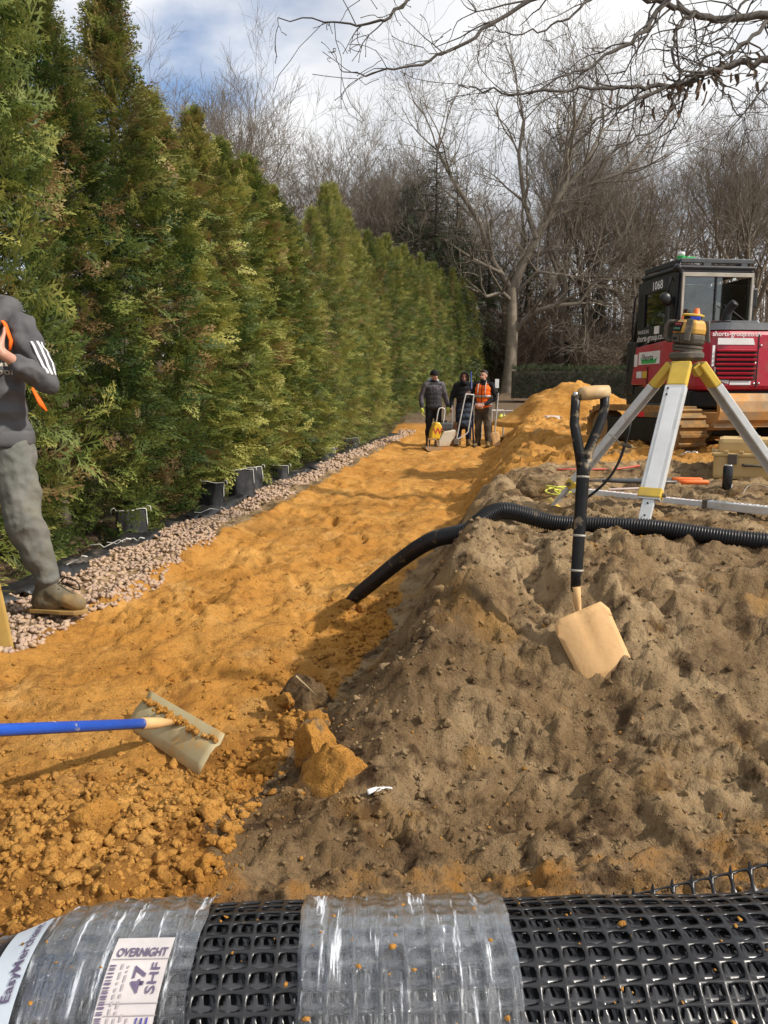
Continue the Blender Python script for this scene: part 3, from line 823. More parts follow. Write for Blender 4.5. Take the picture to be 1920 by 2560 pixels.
def conifer_mesh(seed, H, Rm, N, sprays, size, ragged=0.0, deadf=0.06):
    rg = np.random.RandomState(seed)
    u = rg.rand(N)
    hz = np.where(rg.rand(N) < 0.97, 1 - (1 - u) ** 0.62 if False else u ** 0.92, u)
    z = 0.05 + hz * (H - 0.1)
    th = rg.rand(N) * 2 * np.pi
    q = z / H
    prof = np.where(q < 0.18, 0.72 + 0.28 * q / 0.18, (np.clip(1 - (q - 0.18) / 0.82, 0, 1)) ** 0.60)
    prof = np.maximum(prof, 0.045)
    cl = 1 + 0.32 * pnoise(np.cos(th) * 1.6 + seed, z * 1.3 + np.sin(th) * 1.6) + 0.24 * pnoise(np.cos(th) * 4 + seed * 2, z * 2.8 + np.sin(th) * 4)
    cl = cl * (1 - ragged * sm((q - 0.55) / 0.35) * (0.35 + 0.65 * (pnoise(th * 1.5 + seed, z * 3) > 0.1)))
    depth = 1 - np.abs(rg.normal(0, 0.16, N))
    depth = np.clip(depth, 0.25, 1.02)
    r = Rm * prof * cl * depth
    o = np.stack([np.cos(th), np.sin(th), np.zeros(N)], 1)
    pos = o * np.maximum(r - size * 0.35, 0.02)[:, None]; pos[:, 2] = z
    el = R(1) * (rg.normal(16, 22, N) + 34 * sm((q - 0.6) / 0.4))
    az = th + rg.normal(0, 0.55, N)
    ax = np.stack([np.cos(az) * np.cos(el), np.sin(az) * np.cos(el), np.sin(el)], 1)
    up = np.array([0, 0, 1.0])[None] + rg.normal(0, 0.75, (N, 3))
    by = np.cross(up, ax); by /= np.linalg.norm(by, axis=1)[:, None]
    bz = np.cross(ax, by)
    L = size * rg.uniform(0.62, 1.25, N) * (1 - 0.35 * sm((q - 0.75) / 0.25))
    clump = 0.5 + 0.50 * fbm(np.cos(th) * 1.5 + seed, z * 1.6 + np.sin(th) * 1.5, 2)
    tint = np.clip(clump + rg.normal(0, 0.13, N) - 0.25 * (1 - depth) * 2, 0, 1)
    dpatch = pnoise(np.cos(th) * 2.2 + 3.3 * seed, z * 1.7 + np.sin(th) * 2.2)
    dead = np.clip((dpatch > 0.55) * 0.75 + (rg.rand(N) < deadf) * rg.rand(N) + 0.6 * ragged * sm((q - 0.5) / 0.4) * (rg.rand(N) < 0.5), 0, 1)
    Vs, Fs, T, D = [], [], [], []; base = 0
    wh = rg.randint(0, len(sprays), N)
    for k, (SV, SF) in enumerate(sprays):
        m = np.where(wh == k)[0]
        B = np.stack([ax[m], by[m], bz[m]], 2)
        P = np.einsum('nij,vj->nvi', B, SV) * L[m][:, None, None] + pos[m][:, None, :]
        Fs.append((SF[None] + (np.arange(len(m)) * len(SV))[:, None, None] + base).reshape(-1, 3))
        Vs.append(P.reshape(-1, 3)); base += len(m) * len(SV)
        tip = 0.16 * np.clip(SV[:, 0], 0, 1)
        T.append((tint[m][:, None] + tip[None] - 0.05).ravel()); D.append(np.repeat(dead[m], len(SV)))
    me = mesh_np('foliage', np.concatenate(Vs), np.concatenate(Fs))
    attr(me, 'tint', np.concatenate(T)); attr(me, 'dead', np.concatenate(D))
    me.materials.append(M_HEDGE)
    mb = MB(); g = random.Random(seed)
    pts = [Vector((0.03 * math.sin(i * 1.3 + seed), 0.03 * math.cos(i * 1.7), H * i / 12 * 0.985)) for i in range(13)]
    mb.tube([p - Vector((0, 0, 0.05)) for p in pts], [0.055 * (1 - i / 13.5) + 0.004 for i in range(13)], 7)
    for i in range(46):
        zz = g.uniform(0.1, 0.95) * H; a = g.uniform(0, 6.28)
        rr = Rm * max(0.08, (1 - zz / H) ** 0.62) * 0.8
        b = Vector((0, 0, zz)); d = Vector((math.cos(a), math.sin(a), 0.45))
        mb.tube([b, b + d * rr * 0.5, b + d * rr + Vector((0, 0, 0.06))], [0.014, 0.009, 0.003], 4, False)
    me2 = bpy.data.meshes.new('trunk'); me2.from_pydata(mb.v, [], mb.f); me2.materials.append(M_BARK); me2.shade_smooth()
    return me, me2
def hedge_row():
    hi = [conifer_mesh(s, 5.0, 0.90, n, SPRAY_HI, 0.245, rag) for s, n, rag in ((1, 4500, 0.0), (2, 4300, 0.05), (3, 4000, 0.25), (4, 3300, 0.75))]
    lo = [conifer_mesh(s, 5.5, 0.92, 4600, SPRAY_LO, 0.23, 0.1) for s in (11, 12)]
    rows = [(3.1, 3.4, 1), (4.25, 3.9, 0), (5.55, 6.9, 1), (6.75, 4.6, 2), (7.75, 5.15, 3), (8.9, 4.55, 2), (10.0, 4.75, 3), (11.2, 4.75, 1), (12.3, 4.85, 0), (13.5, 4.75, 2),
            (14.6, 4.5, -1), (16.2, 5.0, -1), (17.4, 5.75, -1), (18.7, 6.1, -1), (19.9, 5.8, -1), (21.2, 5.5, -1), (22.5, 5.7, -1), (23.8, 5.5, -1), (25.2, 5.7, -1),
            (26.6, 5.5, -1), (28.0, 5.8, -1), (29.5, 5.6, -1), (31.0, 5.9, -1), (32.6, 5.7, -1), (34.2, 5.9, -1), (36.0, 5.8, -1), (38.0, 6.0, -1), (40.0, 5.8, -1), (42.0, 5.9, -1)]
    words = ['first', 'second', 'third', 'fourth', 'fifth', 'sixth', 'seventh', 'eighth', 'ninth', 'tenth', 'eleventh', 'twelfth', 'thirteenth', 'fourteenth', 'fifteenth',
             'sixteenth', 'seventeenth', 'eighteenth', 'nineteenth', 'twentieth', 'twenty-first', 'twenty-second', 'twenty-third', 'twenty-fourth', 'twenty-fifth', 'twenty-sixth',
             'twenty-seventh', 'twenty-eighth', 'twenty-ninth']
    g = random.Random(3)
    look = {0: 'hedge conifer behind the man in grey joggers, off the left edge', 1: 'olive hedge conifer with browned patches right behind the grey hoodie',
            2: 'tallest dark green hedge conifer, its top cut by the frame', 3: 'shorter green hedge conifer right of the tallest one', 4: 'hedge conifer with a thin ragged leader reaching up into the sky',
            6: 'brownish ragged hedge conifer above the leftmost black bag', 9: 'bushy hedge conifer just left of the dark gap in the hedge', 28: 'farthest small conifer at the very end of the hedge'}
    for i, (y, h, k) in enumerate(rows):
        ld, tr = (hi[k] if k >= 0 else lo[i % 2])
        x = -3.66 + 0.133 * y + 0.0035 * max(0, y - 15) ** 2 + g.uniform(-0.10, 0.08)
        root = empty('hedge_conifer', (x, y, float(ground_z(x, y, False)) - 0.02), g.uniform(0, 6.28),
                     look.get(i, 'dense yellow-green hedge conifer, %s in the row from the left edge' % words[i]), 'conifer', 'conifers of the tall hedge')
        s = h / (5.0 if k >= 0 else 5.5); w = g.uniform(0.95, 1.10) * (0.92 if i == 2 else 1)
        root.scale = (w, w, s)
        link_mesh('foliage', ld, None, root); link_mesh('trunk', tr, None, root)
hedge_row()

# ------------------------------------------------------------------ bare trees
def twig_tree(seed, H, fork, limbs=None, spread=1.0, levels=5, kids=(5, 5, 5, 5, 5), r0=0.30, minr=0.0075, trunk_pts=None, up=0.22, name='crown', bark=None):
    g = random.Random(seed); tr = MB(); cr = MB()
    def wob(a): return Vector((g.gauss(0, a), g.gauss(0, a), g.gauss(0, a)))
    def branch(p, d, L, r, lev):
        n = 5 if lev <= 2 else (4 if lev == 3 else 3)
        pts = [p]; rad = [r]; dirs = [d]
        for i in range(1, n):
            d = (d + wob(0.20 if lev < 4 else 0.28) + Vector((0, 0, up * (0.8 if lev < 3 else 0.5)))).normalized()
            p = p + d * (L / (n - 1)); pts.append(p); dirs.append(d)
            rad.append(max(minr * 0.8, r * (1 - 0.62 * i / (n - 1))))
        sides = 7 if lev <= 1 else (5 if lev == 2 else (4 if lev == 3 else 3))
        cr.tube(pts, rad, sides, False)
        if lev >= levels: return
        for c in range(kids[lev] + (g.random() < 0.4)):
            t = g.uniform(0.28, 1.0) if c else 1.0
            i = min(n - 2, int(t * (n - 1))); f = t * (n - 1) - i
            q = pts[i].lerp(pts[i + 1], f); dd = dirs[min(n - 1, i + 1)]
            x, y, _ = frame_of(dd); a = g.uniform(0, 6.28); sp = g.uniform(0.45, 1.05) * spread if c else 0.25
            nd = (dd * math.cos(sp) + (x * math.cos(a) + y * math.sin(a)) * math.sin(sp)).normalized()
            branch(q, nd, L * g.uniform(0.48, 0.72), max(minr, rad[i] * g.uniform(0.45, 0.66)), lev + 1)
    tp = trunk_pts or [Vector((0, 0, -0.3)), Vector((0.03, 0.0, fork * 0.3)), Vector((g.uniform(-.15, .15), g.uniform(-.1, .1), fork * 0.65)), Vector((g.uniform(-.3, .3), 0, fork))]
    m = len(tp)
    tr.tube(tp, [r0 * (1.35 if i == 0 else 1 - 0.28 * i / (m - 1)) for i in range(m)], 10, False)
    top = Vector(tp[-1]); Lc = H - fork
    if limbs:
        for pts, r in limbs:
            pts = [Vector(q) for q in pts]; k = len(pts)
            cr.tube(pts, [r * (1 - 0.55 * i / (k - 1)) for i in range(k)], 8, False)
            for i in range(1, k):
                d = (pts[i] - pts[i - 1]).normalized()
                for c in range(4 if i == k - 1 else 2):
                    x, y, _ = frame_of(d); a = g.uniform(0, 6.28); sp = g.uniform(0.3, 1.0)
                    nd = (d * math.cos(sp) + (x * math.cos(a) + y * math.sin(a)) * math.sin(sp) + Vector((0, 0, 0.15))).normalized()
                    branch(pts[i], nd, Lc * g.uniform(0.22, 0.36), r * (1 - 0.55 * i / (k - 1)) * 0.6, 2)
    else:
        nb = kids[0]
        for c in range(nb):
            a = 6.28 * c / nb + g.uniform(-0.5, 0.5); sp = g.uniform(0.25, 0.75) * spread if c else 0.08
            d = Vector((math.cos(a) * math.sin(sp), math.sin(a) * math.sin(sp), math.cos(sp)))
            branch(top - Vector((0, 0, g.uniform(0, 0.25 * fork) if c else 0)), d, Lc * g.uniform(0.42, 0.6), r0 * g.uniform(0.42, 0.62), 1)
    out = []
    for nm, b in (('trunk', tr), (name, cr)):
        me = bpy.data.meshes.new(nm); me.from_pydata(b.v, [], b.f); me.materials.append(bark or M_BARK); me.shade_smooth(); out.append(me)
    return out
M_TWIG = mat('twig_bark', (0.23, 0.18, 0.125), (0.16, 0.125, 0.09), 3, 0.9)
M_TWIG2 = mat('grey_twig_bark', (0.22, 0.185, 0.14), (0.15, 0.125, 0.095), 3, 0.9)
M_SPRUCE = leaf_material('spruce_needles', (0.018, 0.030, 0.012), (0.038, 0.055, 0.022), (0.075, 0.095, 0.035), (0.10, 0.07, 0.04), 0.7)
def place(meshes, name, loc, rz, sc, label, cat, group):
    root = empty(name, loc, rz, label, cat, group)
    root.scale = sc if isinstance(sc, tuple) else (sc, sc, sc)
    for me in meshes: link_mesh(me.name.split('.')[0], me, None, root)
    return root
def far_z(x, y): return 1.3 + 0.15 * float(pnoise(x * 0.1, y * 0.1)) if y > 45 else float(ground_z(x, y, False))
def woods():
    g = random.Random(17)
    k = 0.0218
    limbs = [([(0.0, 0, 5.6), (0.5, 0.2, 7.0), (1.6, 0.1, 9.2), (2.6, -.2, 11.3), (2.7, 0.2, 13.2)], 0.26),
             ([(2.3, 0, 10.6), (3.6, 0.2, 12.2), (4.6, 0.6, 14.2)], 0.14),
             ([(1.9, 0, 9.8), (3.4, -0.3, 11.0), (5.4, -0.5, 11.7), (6.6, -.4, 13.0)], 0.13),
             ([(1.2, 0, 8.4), (0.6, 0.4, 10.4), (0.2, 0.2, 12.8), (0.4, 0.2, 14.5)], 0.15),
             ([(0.0, 0, 5.7), (-1.0, 0.2, 7.2), (-1.8, -0.2, 9.2), (-3.2, 0.2, 11.5), (-4.0, 0.2, 13.0)], 0.17),
             ([(-0.6, 0, 6.6), (-2.2, -0.8, 7.2), (-3.8, -1.0, 8.2), (-5.2, -1.2, 8.6)], 0.11),
             ([(-0.02, 0, 5.1), (-0.6, -0.6, 5.5), (-1.5, -1.2, 5.2), (-2.6, -1.4, 5.7), (-3.6, -1.5, 6.1)], 0.13),
             ([(0.12, 0, 3.4), (0.9, -0.6, 4.4), (2.0, -1.0, 4.75), (3.3, -1.2, 4.85), (3.7, -1.2, 5.5)], 0.17),
             ([(0.1, 0, 5.4), (1.2, -0.5, 6.6), (2.8, -1.0, 6.3), (3.7, -1.0, 5.2)], 0.11)]
    main = twig_tree(5, 17, 5.8, limbs=limbs, r0=0.36, kids=(5, 5, 4, 4, 4), minr=0.009,
                     trunk_pts=[Vector((-.1, 0, -0.3)), Vector((0, 0, 1.6)), Vector((0.05, 0, 3.4)), Vector((0.02, 0, 4.8)), Vector((0, 0, 5.8))], bark=M_BARK_GR)
    main[1].materials.clear(); main[1].materials.append(M_TWIG2)
    place(main, 'bare_oak', (6.78, 42, 1.15), 0, (1.0, 1.0, .96), 'big bare oak with pale trunk and forked limbs behind the three workers', 'tree', 'bare winter trees')
    P = [twig_tree(31, 15.5, 4.5, r0=0.32, kids=(5, 5, 5, 5, 5), bark=M_TWIG), twig_tree(32, 16.5, 6.0, r0=0.30, spread=0.75, kids=(5, 5, 5, 5, 5), bark=M_TWIG2),
         twig_tree(33, 14.5, 3.2, r0=0.34, spread=1.1, kids=(6, 5, 5, 5, 4), bark=M_TWIG), twig_tree(34, 17, 7.0, r0=0.28, spread=0.65, kids=(5, 5, 5, 5, 5), bark=M_TWIG2)]
    spots = [(-11.2, 37, 1, 1.02, 'bare tree rising behind the ragged hedge conifer, leftmost against the sky'), (-8.2, 39, 0, 1.08, 'bare tree behind the brownish hedge tops'),
             (-6.0, 35, 3, .92, 'bare tree with upright twigs above the middle of the hedge'), (-3.6, 40, 1, 1.0, 'bare tree above the dark gap in the hedge'),
             (-1.2, 44, 0, 1.02, 'broad bare tree above the conifer beyond the dark gap'), (1.2, 41, 3, .86, 'slim bare tree left of the dark spruces'), (2.6, 48, 2, 1.05, 'bare tree behind the dark spruces'),
             (10.3, 46, 3, 1.0, 'bare tree just right of the big oak'), (12.6, 50, 1, 1.02, 'bare tree above the dark clipped hedge'), (14.6, 44, 0, .98, 'bare tree left of the excavator cab'),
             (17.4, 48, 2, 1.08, 'bare crooked tree above the excavator cab'), (19.6, 43, 3, .95, 'bare tree with a dark stem behind the cab roof'), (21.8, 47, 0, 1.1, 'bare twisted tree at the right edge of the wood'),
             (24.5, 50, 1, 1.08, 'bare tree at the far right edge'), (8.2, 56, 0, 1.05, 'bare tree behind the big oak crown'), (4.6, 52, 1, .95, 'bare tree left behind the big oak'),
             (15.8, 57, 3, 1.12, 'tall slim bare tree deep in the wood, left of the cab'), (19.0, 58, 1, 1.1, 'slim bare tree deep in the wood behind the cab'), (-14.5, 42, 2, 1.05, 'bare tree hidden behind the tallest conifer'),
             (23.0, 56, 3, 1.1, 'slim bare tree deep in the wood at the right'), (11.6, 60, 2, 1.1, 'broad bare tree deep behind the clipped hedge'), (-5.0, 50, 2, 1.1, 'bare tree far behind the hedge middle'),
             (0.2, 56, 3, 1.05, 'slim bare tree far behind the spruces')]
    for i, (x, y, kk, s, lab) in enumerate(spots):
        s *= 0.90 if x > 6 else 0.86
        place(P[kk], 'bare_tree', (x, y, far_z(x, y) - 0.1), g.uniform(0, 6.28), (s, s, s * g.uniform(.92, 1.0)), lab, 'tree', 'bare winter trees')
    # dark spruces
    def spruce(seed, H):
        rg = np.random.RandomState(seed); sv, sf = SPRAY_LO[0]; Vs, Fs, T = [], [], []; base = 0
        mb = MB(); mb.tube([(0, 0, -0.3), (0, 0, H * 0.5), (0, 0, H)], [0.2, 0.12, 0.02], 8)
        for i in range(120):
            q = (i + 0.5) / 120; z = 1.5 + q * (H - 1.6); L = (1 - q) ** 0.8 * H * 0.22 + 0.25; a = i * 2.4 + rg.uniform(-.3, .3)
            nsp = max(5, int(L * 9)); el = R(14 - 38 * (1 - q))
            d = np.array([math.cos(a) * math.cos(el), math.sin(a) * math.cos(el), math.sin(el)])
            if rg.rand() < 0.25: L *= 0.6
            mb.tube([(0, 0, z), tuple(d * L * 0.9 + [0, 0, z])], [0.03, 0.008], 4, False)
            for j in range(nsp):
                t = (j + 0.7) / nsp; p = d * L * t + np.array([0, 0, z]) + rg.normal(0, 0.05, 3)
                aa = a + rg.normal(0, 0.8); ee = el + rg.normal(-0.25, 0.3)
                ax = np.array([math.cos(aa) * math.cos(ee), math.sin(aa) * math.cos(ee), math.sin(ee)])
                by = np.cross([0, 0, 1], ax) + rg.normal(0, 0.3, 3); by -= ax * (by @ ax); by /= np.linalg.norm(by)
                B = np.stack([ax, by, np.cross(ax, by)], 1)
                Vs.append((sv * [1, 1.2, 1]) @ B.T * (0.55 + 0.3 * rg.rand()) * (1.15 - 0.5 * q) + p); Fs.append(sf + base); base += len(sv)
                T.append(np.full(len(sv), np.clip(rg.normal(0.5, 0.2), 0, 1)))
        me = mesh_np('crown', np.concatenate(Vs), np.concatenate(Fs)); attr(me, 'tint', np.concatenate(T)); attr(me, 'dead', np.zeros(base)); me.materials.append(M_SPRUCE)
        me2 = bpy.data.meshes.new('trunk'); me2.from_pydata(mb.v, [], mb.f); me2.materials.append(M_BARK_DK)
        return [me2, me]
    S = [spruce(1, 12.5), spruce(2, 11.0)]
    for i, (x, y, h, lab) in enumerate([(2.6, 40, .98, 'tall dark spruce standing left of the big oak'), (1.15, 39, .92, 'dark spruce, leftmost of the spruces above the hedge'), (4.0, 44, .95, 'dark spruce close left of the oak, deeper in the wood'),
                               (5.4, 58, 1.0, 'dark spruce behind the left limbs of the oak'), (9.0, 50, .80, 'dark spruce behind the oak trunk'), (14.0, 52, .85, 'dark spruce deep above the clipped hedge'),
                               (6.2, 47, .80, 'dark spruce deepest behind the oak'), (18.0, 55, .9, 'dark spruce deep in the wood behind the excavator'), (-1.5, 58, 1.0, 'dark spruce peeping over the middle of the hedge'), (11.4, 49, .66, 'smaller dark spruce right behind the oak trunk')]):
        place(S[i % 2], 'spruce', (x, y, far_z(x, y) - 0.1), i * 1.1, h, lab, 'tree', 'dark spruces in the wood')
    # leafless undergrowth
    def shrub(seed, H):
        gg = random.Random(seed); st = MB()
        for i in range(34):
            a = gg.uniform(0, 6.28); sp = gg.uniform(0.05, 0.5); L = H * gg.uniform(0.5, 1.0)
            d = Vector((math.cos(a) * sp, math.sin(a) * sp, 1)).normalized(); p = Vector((math.cos(a) * 0.35 * gg.random(), math.sin(a) * 0.35 * gg.random(), -0.1))
            pts = [p]
            for j in range(4):
                d = (d + Vector((gg.gauss(0, .13), gg.gauss(0, .13), 0.05))).normalized(); pts.append(pts[-1] + d * L / 4)
            st.tube(pts, [0.028, 0.022, 0.017, 0.013, 0.010], 4, False)
            for j in range(22):
                t = gg.uniform(0.15, 1); ii = min(3, int(t * 4)); q = pts[ii].lerp(pts[ii + 1], t * 4 - ii)
                b = gg.uniform(0, 6.28); dd = Vector((math.cos(b), math.sin(b), gg.uniform(0.2, 1.4))).normalized(); l2 = gg.uniform(0.3, 0.9)
                m = q + dd * l2 * .5 + Vector((gg.gauss(0, .05), gg.gauss(0, .05), 0)); e = q + dd * l2
                st.tube([q, m, e], [0.011, 0.009, 0.006], 3, False)
                for _ in range(2):
                    d3 = (dd + Vector((gg.gauss(0, .7), gg.gauss(0, .7), gg.gauss(.2, .5)))).normalized()
                    st.tube([m, m + d3 * gg.uniform(.2, .45)], [0.008, 0.006], 3, False)
        me = bpy.data.meshes.new('stems'); me.from_pydata(st.v, [], st.f); me.materials.append(M_SHRUB); return [me]
    SH = [shrub(1, 4.6), shrub(2, 3.6), shrub(3, 5.4)]
    n = 0; cnt = {}
    where = ['beside the oak trunk', 'left of the clipped hedge', 'behind the clipped hedge', 'left of the excavator', 'behind the excavator cab', 'at the right edge of the wood']
    for row, (y0, xs) in enumerate(((45.5, np.arange(2.5, 26, 1.75)), (52, np.arange(0, 30, 2.3)), (60, np.arange(-12, 33, 3.4)))):
        for x in xs:
            y = y0 + g.uniform(-2, 2); xx = float(x) + g.uniform(-.6, .6); u = xx / y
            reg = 'left of the oak' if u < 0.13 else ('around the oak trunk' if u < 0.19 else ('behind the clipped hedge' if u < 0.29 else ('left of the excavator cab' if u < 0.36 else 'behind the excavator')))
            cnt[(row, reg)] = cnt.get((row, reg), 0) + 1
            lab = ['leafless shrub at the front ', 'leafless shrub deeper in the wood ', 'far leafless shrub '][row] + reg + ', %s from the left' % ['first', 'second', 'third', 'fourth', 'fifth', 'sixth', 'seventh', 'eighth', 'ninth'][min(8, cnt[(row, reg)] - 1)]
            place(SH[g.randint(0, 2)], 'leafless_shrub', (xx, y, far_z(xx, y) - 0.1), g.uniform(0, 6.28), g.uniform(0.9, 1.35), lab, 'shrub', 'leafless shrubs of the wood')
            n += 1
    # the far mass of the wood
    rg = np.random.RandomState(9); V = []; F = []
    def stick(p, q, r):
        a = len(V); d = np.array(q) - np.array(p); x = np.cross(d, [0.3, 1, 0.2]); x = x / np.linalg.norm(x) * r; y = np.cross(d, x); y = y / np.linalg.norm(y) * r
        for e, s in ((p, 1), (q, .6)):
            for c, t in ((1, 0), (-.5, .87), (-.5, -.87)): V.append(np.array(e) + (x * c + y * t) * s)
        F.extend([(a, a + 1, a + 4, a + 3), (a + 1, a + 2, a + 5, a + 4), (a + 2, a, a + 3, a + 5)])
    for i in range(420):
        y = rg.uniform(66, 90); x = rg.uniform(-0.42, 0.62) * y; h = rg.uniform(7, 13)
        stick((x, y, 1.0), (x + rg.normal(0, .5), y, 1 + h), rg.uniform(0.08, 0.2))
    for i in range(11000):
        y = rg.uniform(66, 90); x = rg.uniform(-0.42, 0.62) * y; z = 1.2 + 12.5 * rg.rand() ** 1.35
        L = rg.uniform(0.8, 2.6); a = rg.uniform(0, 6.28); e = rg.normal(0.7, 0.5)
        stick((x, y, z), (x + math.cos(a) * math.cos(e) * L, y + math.sin(a) * math.cos(e) * L, z + math.sin(e) * L), rg.uniform(0.018, 0.05))
    o = link_mesh('distant_wood', mesh_np('distant_wood', np.array(V), np.array(F)), M_TWIG)
    tag(o, 'far mass of bare trunks and twigs closing the view', 'wood', None, 'stuff')
M_SHRUB = mat('shrub_stems', (0.225, 0.17, 0.12), (0.155, 0.115, 0.082), 3, 0.9)
woods()
# clipped dark hedge in front of the wood
def clipped_hedge():
    rg = np.random.RandomState(4); N = 5200
    L, Wd, Hh = 8.2, 1.1, 1.25
    x = rg.uniform(-L / 2, L / 2, N); f = rg.rand(N)
    z = np.where(f < 0.68, rg.uniform(0.02, Hh, N), Hh); y = np.where(f < 0.68, -Wd / 2, rg.uniform(-Wd / 2, Wd / 2, N))
    z = z + 0.06 * pnoise(x * 1.3, 0.3); y = y + rg.normal(0, 0.05, N)
    sv, sf = SPRAY_LO[1]
    ax = rg.normal(0, 1, (N, 3)) * 0.6 + np.where((f < 0.68)[:, None], [0, -0.7, 0.4], [0, 0, 1.0]); ax /= np.linalg.norm(ax, axis=1)[:, None]
    by = np.cross(rg.normal(0, 1, (N, 3)), ax); by /= np.linalg.norm(by, axis=1)[:, None]
    B = np.stack([ax, by, np.cross(ax, by)], 2)
    P = np.einsum('nij,vj->nvi', B, sv) * rg.uniform(0.12, 0.24, N)[:, None, None] + np.stack([x, y, z], 1)[:, None, :]
    me = mesh_np('foliage', P.reshape(-1, 3), (sf[None] + (np.arange(N) * len(sv))[:, None, None]).reshape(-1, 3))
    attr(me, 'tint', np.repeat(np.clip(rg.normal(0.45, 0.2, N), 0, 1), len(sv))); attr(me, 'dead', np.zeros(N * len(sv)))
    me.materials.append(M_SPRUCE)
    root = empty('clipped_hedge', (9.6, 33.5, 1.02), -0.06, 'low dark clipped hedge between the oak trunk and the excavator', 'hedge')
    link_mesh('foliage', me, None, root)
    mb = MB(); mb.box((0, 0, Hh / 2 - .05), (L - .1, Wd - .15, Hh - 0.1)); mb.build('inner_branches', M_BARK_DK, root)
clipped_hedge()

# ------------------------------------------------------------------ oak boughs hanging over from the right
def overhang():
    g = random.Random(8)
    root = empty('overhanging_oak', (7.2, 6.6, 0.5), 0, 'bare oak whose dark boughs hang into the sky at the upper right', 'tree')
    ox = Vector((7.2, 6.6, 0.5))
    p = R(8.8); F_ = 1923 / 1920 * 1659; fw = Vector((0, math.cos(p), -math.sin(p))); upv = Vector((0, math.sin(p), math.cos(p)))
    def W3(u, v, dep): return Vector((0, 0, 1.25)) + (fw + Vector((1, 0, 0)) * ((u - 829.5) / F_) + upv * (-(v - 1106) / F_)) * dep - ox
    tr = MB(); tr.tube([(0, 0, -0.3), (0.05, 0, 1.2), (0, 0.05, 2.8), (0.15, 0, 4.4), (0.1, 0.1, 6.5), (0.3, 0, 8.5)], [0.36, 0.27, 0.24, 0.2, 0.14, 0.06], 12)
    tr.build('trunk', M_BARK_DK, root, True)
    def bough(pts, r0, r1, twigs, seed, name='bough', start=None):
        gg = random.Random(seed); mb = MB()
        q = [W3(*a) for a in pts]
        if start is not None: q = [Vector(start)] + q
        fine = []
        for i in range(len(q) - 1):
            m = 4
            for j in range(m): fine.append(q[i].lerp(q[i + 1], j / m) + Vector((gg.gauss(0, .012), gg.gauss(0, .012), gg.gauss(0, .012))) * (1 if j else 0))
        fine.append(q[-1]); n = len(fine)
        rad = [r0 + (r1 - r0) * (i / (n - 1)) ** 0.8 for i in range(n)]
        mb.tube(fine, rad, 7, True)
        def tw(a, d, L, r, lev):
            m = 5; P = [a]
            for j in range(m):
                d = (d + Vector((gg.gauss(0, .24), gg.gauss(0, .24), gg.gauss(0, .24)))).normalized(); P.append(P[-1] + d * L / m)
            mb.tube(P, [max(.0022, r * (1 - .6 * j / m)) for j in range(m + 1)], 4, False)
            if lev > 0:
                for c in range(gg.randint(2, 4)):
                    j = gg.randint(1, m); dd = (d + Vector((gg.gauss(0, .7), gg.gauss(0, .7), gg.gauss(0, .7)))).normalized()
                    tw(P[j], dd, L * gg.uniform(.3, .6), r * .6, lev - 1)
            else: mb.ball(P[-1], .004, None, 5, 4)
        i0 = 5 if start is not None else 1
        for c in range(twigs):
            i = gg.randint(i0, n - 1); d = (fine[min(n - 1, i + 1)] - fine[i - 1]).normalized()
            dd = (d * 0.8 + Vector((gg.gauss(0, .5), gg.gauss(0, .35), gg.gauss(-.05, .5)))).normalized()
            tw(fine[i], dd, gg.uniform(.18, .55), min(rad[i] * .5, .009), 1 if gg.random() < .6 else 0)
        return mb.build(name, M_BARK_DK, root, True), fine
    bough([(1760, 45, 6.0), (1659, 33, 5.9), (1560, 42, 5.8), (1500, 28, 5.7), (1440, 8, 5.6), (1370, -10, 5.5), (1250, -60, 5.4)], 0.040, 0.014, 12, 1, start=(0, 0, 4.3))
    b2, f2 = bough([(1760, 120, 5.6), (1659, 128, 5.5), (1600, 132, 5.5), (1540, 152, 5.4), (1490, 178, 5.4), (1440, 186, 5.4), (1380, 186, 5.3), (1300, 190, 5.2), (1200, 197, 5.1), (1100, 205, 5.0), (1030, 190, 5.0), (990, 185, 5.0)], 0.034, 0.003, 26, 2, start=(0, 0, 3.6))
    bough([(1440, 186, 5.4), (1370, 215, 5.3), (1290, 255, 5.2), (1190, 300, 5.1)], 0.016, 0.003, 12, 3)
    bough([(1470, -40, 5.6), (1405, 45, 5.5), (1345, 100, 5.4), (1270, 150, 5.3), (1210, 165, 5.2), (1130, 210, 5.2)], 0.022, 0.003, 20, 4)
    bough([(1330, -60, 5.4), (1145, 0, 5.2), (1060, 52, 5.1), (980, 105, 5.0), (930, 130, 5.0), (850, 150, 4.9), (790, 165, 4.9), (735, 150, 4.9)], 0.018, 0.003, 12, 5)
    bough([(1390, -60, 5.4), (1275, 0, 5.3), (1230, 40, 5.2), (1180, 65, 5.2), (1110, 76, 5.1), (1055, 57, 5.1)], 0.012, 0.003, 10, 6)
    bough([(1000, -90, 5.0), (880, 0, 4.9), (830, 45, 4.8), (770, 56, 4.8), (700, 48, 4.8), (600, 38, 4.8)], 0.014, 0.003, 9, 7)
    bough([(1500, 28, 5.7), (1475, 45, 5.6), (1455, 85, 5.5), (1458, 140, 5.4), (1470, 195, 5.4), (1440, 255, 5.3), (1400, 290, 5.3), (1330, 325, 5.2)], 0.016, 0.004, 20, 8)
    bough([(1540, 152, 5.4), (1560, 180, 5.3), (1580, 220, 5.3), (1610, 275, 5.2)], 0.012, 0.003, 16, 9)
    bough([(1690, 20, 5.8), (1640, 70, 5.6), (1590, 110, 5.5), (1530, 120, 5.4), (1500, 160, 5.4)], 0.020, 0.006, 18, 10)
    bough([(1700, 150, 5.5), (1650, 190, 5.4), (1620, 230, 5.3), (1560, 300, 5.2)], 0.012, 0.003, 18, 11)
